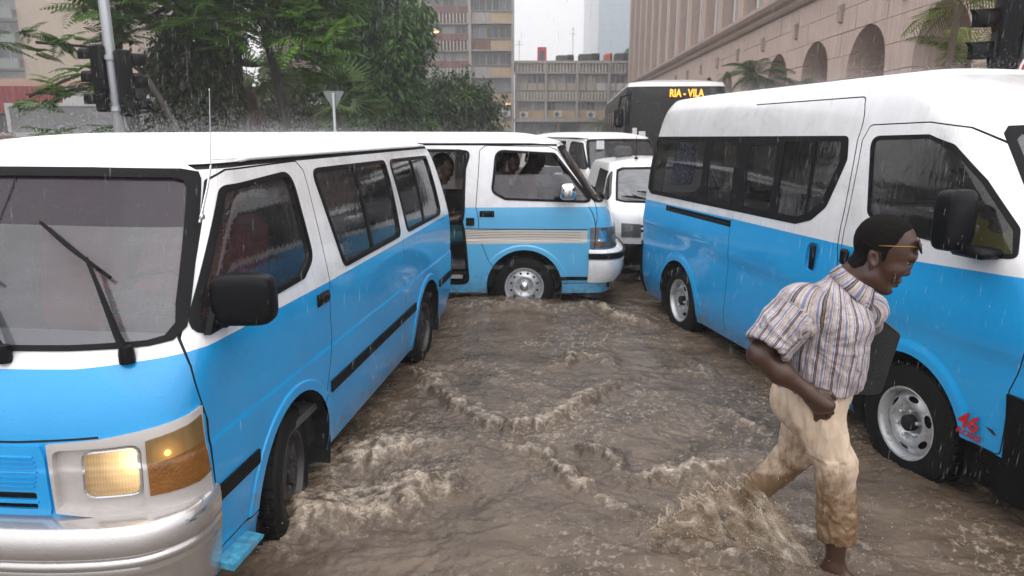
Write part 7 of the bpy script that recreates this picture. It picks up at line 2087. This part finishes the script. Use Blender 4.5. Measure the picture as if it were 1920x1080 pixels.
# big feathery tree, left; its trunk leans out and hanging roots fill the middle
tree('feathery_tree', 'big dark feathery-leaved tree with a curtain of hanging roots at the left', -7.0, 16.2,
     [(-1.7, .2, 6.2, 1.3, 1.2, .9), (-.3, 0, 5.1, 1.5, 1.3, 1.0), (1.2, 0, 5.2, 1.4, 1.3, .95), (2.6, .3, 5.0, 1.0, 1., 1.1), (.5, .5, 6.6, 2.4, 1.6, .9), (2.2, .3, 6.3, 1.5, 1.3, .9), (-1.4, -.3, 4.35, .8, .8, .45), (.8, -.3, 4.15, 1.0, .9, .45), (2.75, -.2, 3.9, .7, .7, .8), (-2.0, 0, 5.0, .6, .8, .5)], 285, 'feather', LEAFA,
     [([(-1.1, 0, -.3), (-1.45, 0, 1.4), (-1.75, .1, 2.3), (-1.2, .1, 3.3), (-.3, 0, 4.6)], [.20, .17, .15, .15, .12]), ([(-1.75, .1, 2.2), (-1.95, .1, 3.2), (-1.7, .2, 5.2)], [.11, .10, .07]), ([(.2, .3, -.3), (.1, .3, 2), (.2, .2, 4.8)], [.28, .26, .2]), ([(1.6, .4, -.3), (1.7, .4, 2.2), (1.3, .3, 4.8)], [.12, .11, .09]), ([(-.75, .5, -.3), (-.72, .5, 4.2)], [.06, .05])],
     8, 1.15, 3, (-.95, .75, -.3, .6, 3.0, 4.6, 1.0, 3.0, 150))
creeper = leaf_mat('dark_creeper', (.020, .030, .012), (.045, .060, .022))
tree('creeper', 'dark creeper hanging in a ragged mass over the trunk of the big feathery tree', -7.05, 15.9, [(-.1, 0, 3.2, .75, .4, .7), (.2, 0, 2.5, .65, .4, .6), (-.45, 0, 2.2, .5, .35, .7), (.35, 0, 1.8, .5, .35, .7)], 100, 'dense', creeper, [([(0, .3, -.3), (.05, .3, 3.4)], [.12, .08])], 2, .85, 31)
# the boughs hanging out to the left of the traffic light
tree('feathery_tree', 'sparse low boughs of a feathery tree reaching out left of the traffic light', -8.35, 13.3,
     [(-.55, 0, 3.45, .75, .5, .30), (.35, 0, 3.30, .5, .5, .35), (-.75, 0, 2.62, .75, .5, .24), (.15, 0, 2.55, .7, .5, .30), (-.2, 0, 1.75, .75, .5, .30), (.75, 0, 1.75, .5, .5, .30)], 24, 'feather', LEAFA,
     [([(1.9, 1.2, -.3), (1.8, 1.0, 1.6), (1.3, .5, 3.0)], [.08, .07, .05]), ([(1.3, .5, 3.0), (.4, 0, 2.7), (-.7, 0, 2.6)], [.04, .03, .015]), ([(1.8, 1.0, 1.6), (.8, .3, 1.9), (-.3, 0, 1.75)], [.04, .03, .015])], 3, .78, 5)
tree('broad_tree', 'tall dense dark green tree in front of the office block', -5.0, 25.5,
     [(-.9, 0, 7.0, 1.6, 1.4, 1.2), (.3, 0, 6.1, 1.5, 1.3, 1.1), (.9, 0, 4.9, 1.2, 1.1, .9), (.2, 0, 4.2, 1.4, 1.3, .9), (-.7, 0, 5.2, 1.4, 1.2, 1.2), (.9, .2, 3.2, 1.3, 1.1, .8), (-.6, .2, 3.0, 1.2, 1.0, .9), (.3, 0, 2.2, 1.7, 1.2, .7), (-2.3, 0, 6.4, 1.3, 1.2, 1.0)], 290, 'dense', LEAFB,
     [([(-.1, 0, -.3), (0, 0, 2.5), (-.2, 0, 5.0)], [.32, .26, .18])], 7, 1.3, 7)
tree('broad_tree', 'rounder green tree beside the corner of the tall office block', -2.3, 30.0,
     [(.1, 0, 3.4, 1.2, 1.1, .8), (-.6, 0, 2.9, 1.2, 1.0, .9), (.8, 0, 2.9, .9, .9, .8), (.2, 0, 2.2, 1.5, 1.1, .7)], 110, 'dense', leaf_mat('mid_leaf', (.035, .07, .02), (.07, .12, .03)), [([(0, 0, -.3), (.05, 0, 3.0)], [.2, .14])], 4, 1.2, 9)
tree('broad_tree', 'reddish green bushy tree behind the fan palm', -9.4, 29.0, [(0, 0, 3.6, 1.6, 1.2, 1.2), (1.4, 0, 3.0, 1.4, 1.1, 1.2), (2.6, 0, 2.5, 1.4, 1.1, 1.0), (-1.6, 0, 3.2, 1.4, 1.1, 1.1)], 120, 'dense', leaf_mat('rusty_leaf', (.05, .07, .02), (.09, .10, .03)), [([(0, 0, -.3), (0, 0, 3.2)], [.2, .14])], 3, 1.2, 13)
def frond_mesh(kind, leafm, seed):
    r = random.Random(seed); V = []; F = []
    def quad(p, d, n, L, w):
        s = d.cross(n).normalized() * w; b0 = len(V); V.extend([p - s * .5, p + s * .5, p + d * L * .6 + s * .6 + n * .01, p + d * L, p + d * L * .6 - s * .6 + n * .01]); F.append((b0, b0 + 1, b0 + 2, b0 + 3, b0 + 4))
    if kind == 'fan':
        for i in range(17):
            a = R(-105 + 210 * i / 16); d = Vector((.55 + math.cos(a) * .6, math.sin(a), -.12 - .3 * abs(math.sin(a)))).normalized()
            quad(Vector((.55, 0, .12)), d, Vector((0, 0, 1)), .62 + .2 * math.cos(a) + r.uniform(-.06, .06), .04)
        b0 = len(V); V.extend([Vector((0, -.015, 0)), Vector((0, .015, 0)), Vector((.56, .01, .12)), Vector((.56, -.01, .12))]); F.append((b0, b0 + 1, b0 + 2, b0 + 3))
    else:
        n = 22; P = []
        for i in range(n + 1):
            t = i / n; P.append(Vector((1.5 * t - .2 * t * t, 0, .55 * t - 1.0 * t * t)))
        for i in range(n):
            b0 = len(V); V.extend([P[i] + Vector((0, -.012, 0)), P[i] + Vector((0, .012, 0)), P[i + 1] + Vector((0, .009, 0)), P[i + 1] + Vector((0, -.009, 0))]); F.append((b0, b0 + 1, b0 + 2, b0 + 3))
            if i < 2: continue
            t = i / n; d0 = (P[i + 1] - P[i]).normalized(); L = .42 * math.sin(PI * min(1, t * .75 + .2)) + .06
            for s in (-1, 1):
                d = (Vector((0, s * .85, 0)) + d0 * .55 + Vector((0, 0, -.35 + r.uniform(-.15, .1)))).normalized(); quad(P[i], d, Vector((0, 0, 1)), L * r.uniform(.85, 1.1), .017)
    me = bpy.data.meshes.new('frond'); me.from_pydata([tuple(v) for v in V], [], F); me.materials.append(leafm); me.update(); return me
def palm(label, x, y, h, n, kind, leafm, size, trunk_r, seed, skirt=0, lean=0., up=(-.5, 1.1), cat='palm tree'):
    r = random.Random(seed); root = thing('palm_tree', label, cat, (x, y, 0)); b = MB()
    pts = [(lean * (t ** 1.5), 0, -.3 + (h + .3) * t) for t in np.linspace(0, 1, 9)]; b.tube(pts, [trunk_r * (1.15 - .25 * t + .06 * (i % 2)) for i, t in enumerate(np.linspace(0, 1, 9))], 9); b.build('trunk', M('palm_bark', (.10, .075, .055), .85, var=.35, vs=9, bmp=.6, bs=25), root, True)
    ms = [frond_mesh(kind, leafm, seed * 5 + i) for i in range(3)]; top = Vector(pts[-1])
    for k in range(n):
        o = link(bpy.data.objects.new('frond', r.choice(ms)), root); o.location = top + Vector((0, 0, r.uniform(-.1, .1)))
        o.rotation_euler = (r.uniform(-.3, .3), -r.uniform(*up), 2 * PI * k / n * 1.618 * 2 + r.uniform(-.2, .2)); s = size * r.uniform(.8, 1.15); o.scale = (s, s, s)
    if skirt:
        md = [frond_mesh('fan', LEAFD, seed * 7 + i) for i in range(2)]
        for k in range(skirt):
            o = link(bpy.data.objects.new('dead_frond', r.choice(md)), root); o.location = top + Vector((0, 0, -r.uniform(.1, h * .5))); o.rotation_euler = (r.uniform(-.3, .3), r.uniform(1.0, 1.45), r.uniform(0, 2 * PI)); s = size * r.uniform(.6, .9); o.scale = (s, s, s)
    return root
palm('bright green fan palm beside the give-way sign', -4.75, 19.5, 2.55, 22, 'fan', LEAFP, 1.15, .14, 21, 4, 0., (-.35, 1.15))
palm('palm with a skirt of dead brown thatch under the big tree', -7.0, 19.0, 3.1, 14, 'fan', LEAFB, 1.1, .2, 22, 34, 0., (-.4, 1.0))
palm('small feather palm in front of the second arch', 8.35, 24.5, 3.75, 24, 'feather', leaf_mat('deep_palm_leaf', (.035, .085, .03), (.07, .13, .045)), .95, .12, 23, 0, 0., (-.25, .8))
palm('tiny feather palm at the foot of the third arch', 10.3, 26.0, 3.55, 16, 'feather', leaf_mat('deep_palm_leaf', (0, 0, 0), (0, 0, 0)), .7, .1, 24, 0, 0., (-.2, .8))
palm('slender yellow-green palm standing near the right traffic light', 5.55, 9.3, 3.5, 13, 'feather', LEAFY, .62, .045, 25, 0, .12, (-.35, .9))
palm('low yellow-green palm clump behind the right traffic light', 6.15, 9.8, 2.85, 16, 'feather', LEAFY, .62, .05, 26, 0, .05, (-.1, 1.0))
palm('small palm by the far kerb beside the bus', 7.9, 60, 2.6, 14, 'feather', LEAFP, 1.2, .15, 27, 0, 0., (-.2, .9))

# ================================================================== street furniture
GALV = M('galvanised_pole', (.42, .44, .46), .38, metal=.35, var=.12, vs=4, streak=.2); TLB = M('signal_black', (.007, .007, .008), .5, spec=.12, var=.3, vs=6, drops=.1)
LENS_OFF = [M('lens_red_off', (.10, .012, .01), .15), M('lens_amber_off', (.12, .06, .01), .15), M('lens_green_off', (.01, .07, .03), .15)]
def signal_head(root, x, y, z, rz):
    h = thing_part = MB(); h.bbox((0, 0, 0), (.095, .135, .43), .03); o = h.build('signal_head', TLB, root, auto=40); o.location = (x, y, z); o.rotation_euler = (0, 0, rz)
    for k in range(3):
        zc = .29 - .29 * k
        b = MB(); b.lathe([(.001, -.02), (.09, -.02), (.10, -.005), (.10, .01)], 16, 'x', (.10, 0, zc)); b.build('lens', LENS_OFF[k], o, True)
        b = MB(); n = 14; V = []; F = []
        for i in range(n + 1):
            a = PI * (-.12 + 1.24 * i / n); d = .23 - .06 * abs(math.cos(a))
            for (rr, xx) in ((.105, .096), (.105, .096 + d), (.112, .096 + d), (.112, .096)): V.append((xx, rr * math.cos(a), zc + rr * math.sin(a)))
        for i in range(n):
            for j in range(4): F.append((i * 4 + j, i * 4 + (j + 1) % 4, (i + 1) * 4 + (j + 1) % 4, (i + 1) * 4 + j))
        b.add(V, F); b.build('visor', TLB, o, True)
    return o
def traffic_light(label, x, y, hz, dx, heads, lean=0., r0=.075):
    root = thing('traffic_light', label, 'traffic light', (x, y, 0)); b = MB(); b.tube([(0, 0, -.3), (lean * .5, 0, 2.8), (lean, 0, 5.6)], [r0, r0 * .92, r0 * .8], 14); b.build('pole', GALV, root, True)
    for zz in (hz - .36, hz + .30):
        b = MB(); b.tube([(lean * zz / 5.6, 0, zz - .03), (lean * zz / 5.6, 0, zz + .03)], r0 * 1.25, 14); b.build('clamp', GALV, root, auto=40)
        b = MB(); b.box((-.26, -.02, zz - .015), (.26, .02, zz + .015)); b.build('bracket', TLB, root)
    for (hx, hy, dz, rz) in heads: signal_head(root, hx, hy, hz + dz, rz)
    return root
traffic_light('left traffic light, grey pole with black heads facing away to either side', -5.34, 9.6, 2.58, 0, [(-.115, .0, .03, R(168)), (.13, .03, -.03, R(40))])
traffic_light('right traffic light, black heads on a grey pole behind the tall minibus', 4.79, 6.75, 2.82, 0, [(-.20, .0, .10, R(160)), (.02, .16, .02, R(80))], 0.05, .06)
gw = thing('give_way_sign', 'triangular give-way sign seen from its grey back', 'road sign', (-3.55, 14.2, 0))
b = MB(); tri = rounded([(-.22, 2.72), (.22, 2.72), (0, 2.33)], .03); b.prism(tri, lambda p: (p[0], -.004, p[1]), lambda p: (p[0], .004, p[1])); b.build('sign_plate', M('sign_back', (.20, .21, .215), .5, var=.1), gw)
b = MB(); b.tube([(0, -.035, -.3), (0, -.035, 2.68)], .028, 10); b.build('post', GALV, gw, True)
ne = thing('round_sign', 'round red sign with a white rim at the right edge', 'road sign', (4.72, 6.35, 0))
b = MB(); b.lathe([(.001, -.01), (.245, -.01), (.26, 0), (.245, .008), (.001, .008)], 36, 'y', (0, 0, 2.40)); b.build('sign_plate', M('sign_red', (.40, .02, .02), .4), ne, auto=40)
b = MB(); b.lathe([(.243, -.0145), (.262, -.0145), (.262, -.011), (.243, -.011)], 36, 'y', (0, 0, 2.40)); b.build('sign_rim', M('sign_white', (.75, .75, .75), .4), ne, auto=40)
b = MB(); b.tube([(0, .03, -.3), (0, .03, 2.6)], .03, 10); b.build('post', GALV, ne, True)
def street_lamp(label, x, y, z, arm):
    root = thing('street_lamp', label, 'street lamp', (x, y, 0), 0, 'lit street lamps before the office blocks'); b = MB(); b.tube([(-arm, 0, -.3), (-arm, 0, z - .2), (-arm * .8, 0, z), (0, 0, z + .1)], [.1, .07, .06, .05], 8); b.build('pole', CONCL, root, True)
    b = MB(); b.bbox((.25, 0, z + .12), (.4, .15, .08), .05); b.build('lamp_housing', CONCL, root, auto=40); b = MB(); b.ell((.3, 0, z + .02), (.28, .12, .08), 12, 8); b.build('lamp_glass', M('lit_sodium_lamp', (1, .5, .15), .4, emit=(1, .50, .16), es=5), root, True)
street_lamp('lit street lamp on a long arm beside the tall dark tree', -5.6, 50, 8.7, 2.4)
street_lamp('small lit lamp low at the corner of the tall office block', -.75, 80, 5.1, .3)
# ================================================================== rain in the air, spray off the roofs
def rain_mat():
    m, nt, out = newmat('rain_drop')
    g = nt.nodes.new('ShaderNodeBsdfDiffuse'); g.inputs[0].default_value = (.85, .86, .88, 1)  # white diffuse colour stands in for sky light refracted by the drops
    tl = nt.nodes.new('ShaderNodeBsdfTranslucent'); tl.inputs[0].default_value = (.85, .86, .88, 1)
    a = nt.nodes.new('ShaderNodeMixShader'); a.inputs[0].default_value = .5; nt.links.new(g.outputs[0], a.inputs[1]); nt.links.new(tl.outputs[0], a.inputs[2])
    t = nt.nodes.new('ShaderNodeBsdfTransparent'); mx = nt.nodes.new('ShaderNodeMixShader'); mx.inputs[0].default_value = .22
    nt.links.new(t.outputs[0], mx.inputs[1]); nt.links.new(a.outputs[0], mx.inputs[2]); nt.links.new(mx.outputs[0], out.inputs[0])
    return m
RAIN = rain_mat()
n = 12000
Yr = 2.2 + 15 * rng.random(n) ** 1.3
Xr = (rng.random(n) * 2 - 1) * (Yr * .80 + .3); Zr = rng.uniform(.15, 1, n) * (1.9 + Yr * .24)
L = (.006 + .034 * rng.random(n) ** 1.7) * (.8 + .06 * Yr)
P = np.c_[Xr, Yr, Zr]; st = np.c_[L * rng.normal(.04, .02, n), L * rng.normal(0, .02, n), L]
blobs('rain', P, rng.uniform(.00032, .0007, n) * (1 + .10 * Yr), RAIN, st, label='rain drops falling everywhere between the camera and the buildings')
def roof_spray(o, hd, x0, x1, w, ztop, n, hm, name, label):
    x = rng.uniform(x0, x1, n); y = rng.uniform(-w, w, n); z = ztop - .10 * np.abs(y / w) ** 2.5 + rng.exponential(hm, n)
    z = np.minimum(z, ztop + .35)
    P = np.c_[o[0] + x * math.cos(hd) - y * math.sin(hd), o[1] + x * math.sin(hd) + y * math.cos(hd), z]
    blobs(name, P, rng.uniform(.0008, .0023, n), RAIN, label=label)
roof_spray(A_O, A_H, -3.2, .35, .70, 1.895, 16500, .050, 'roof_spray', 'fine spray where rain bursts on the roof of the near left minibus')
roof_spray(B_O, B_H, -3.2, .35, .70, 1.905, 9900, .055, 'roof_spray', 'fine spray where rain bursts on the roof of the side-on minibus')
roof_spray(C_O, C_H, -3.7, -.5, .62, 2.29, 11000, .040, 'roof_spray', 'fine spray where rain bursts on the roof of the tall minibus')
roof_spray((2.02, 14.3), R(-73), -3.2, .35, .70, 1.905, 2640, .05, 'roof_spray', 'fine spray where rain bursts on the roof of the plain white minibus')

# ================================================================== rain-laden air
hz = MB(); hz.box((-98, -18, -1.3), (98, 305, 100))
m, nt, out = newmat('rain_haze'); pv = nt.nodes.new('ShaderNodeVolumePrincipled'); pv.inputs['Color'].default_value = (.97, .97, .98, 1); pv.inputs['Density'].default_value = .0031; pv.inputs['Anisotropy'].default_value = .25
nt.links.new(pv.outputs[0], out.inputs['Volume'])
tag(hz.build('haze', m), kind='stuff')
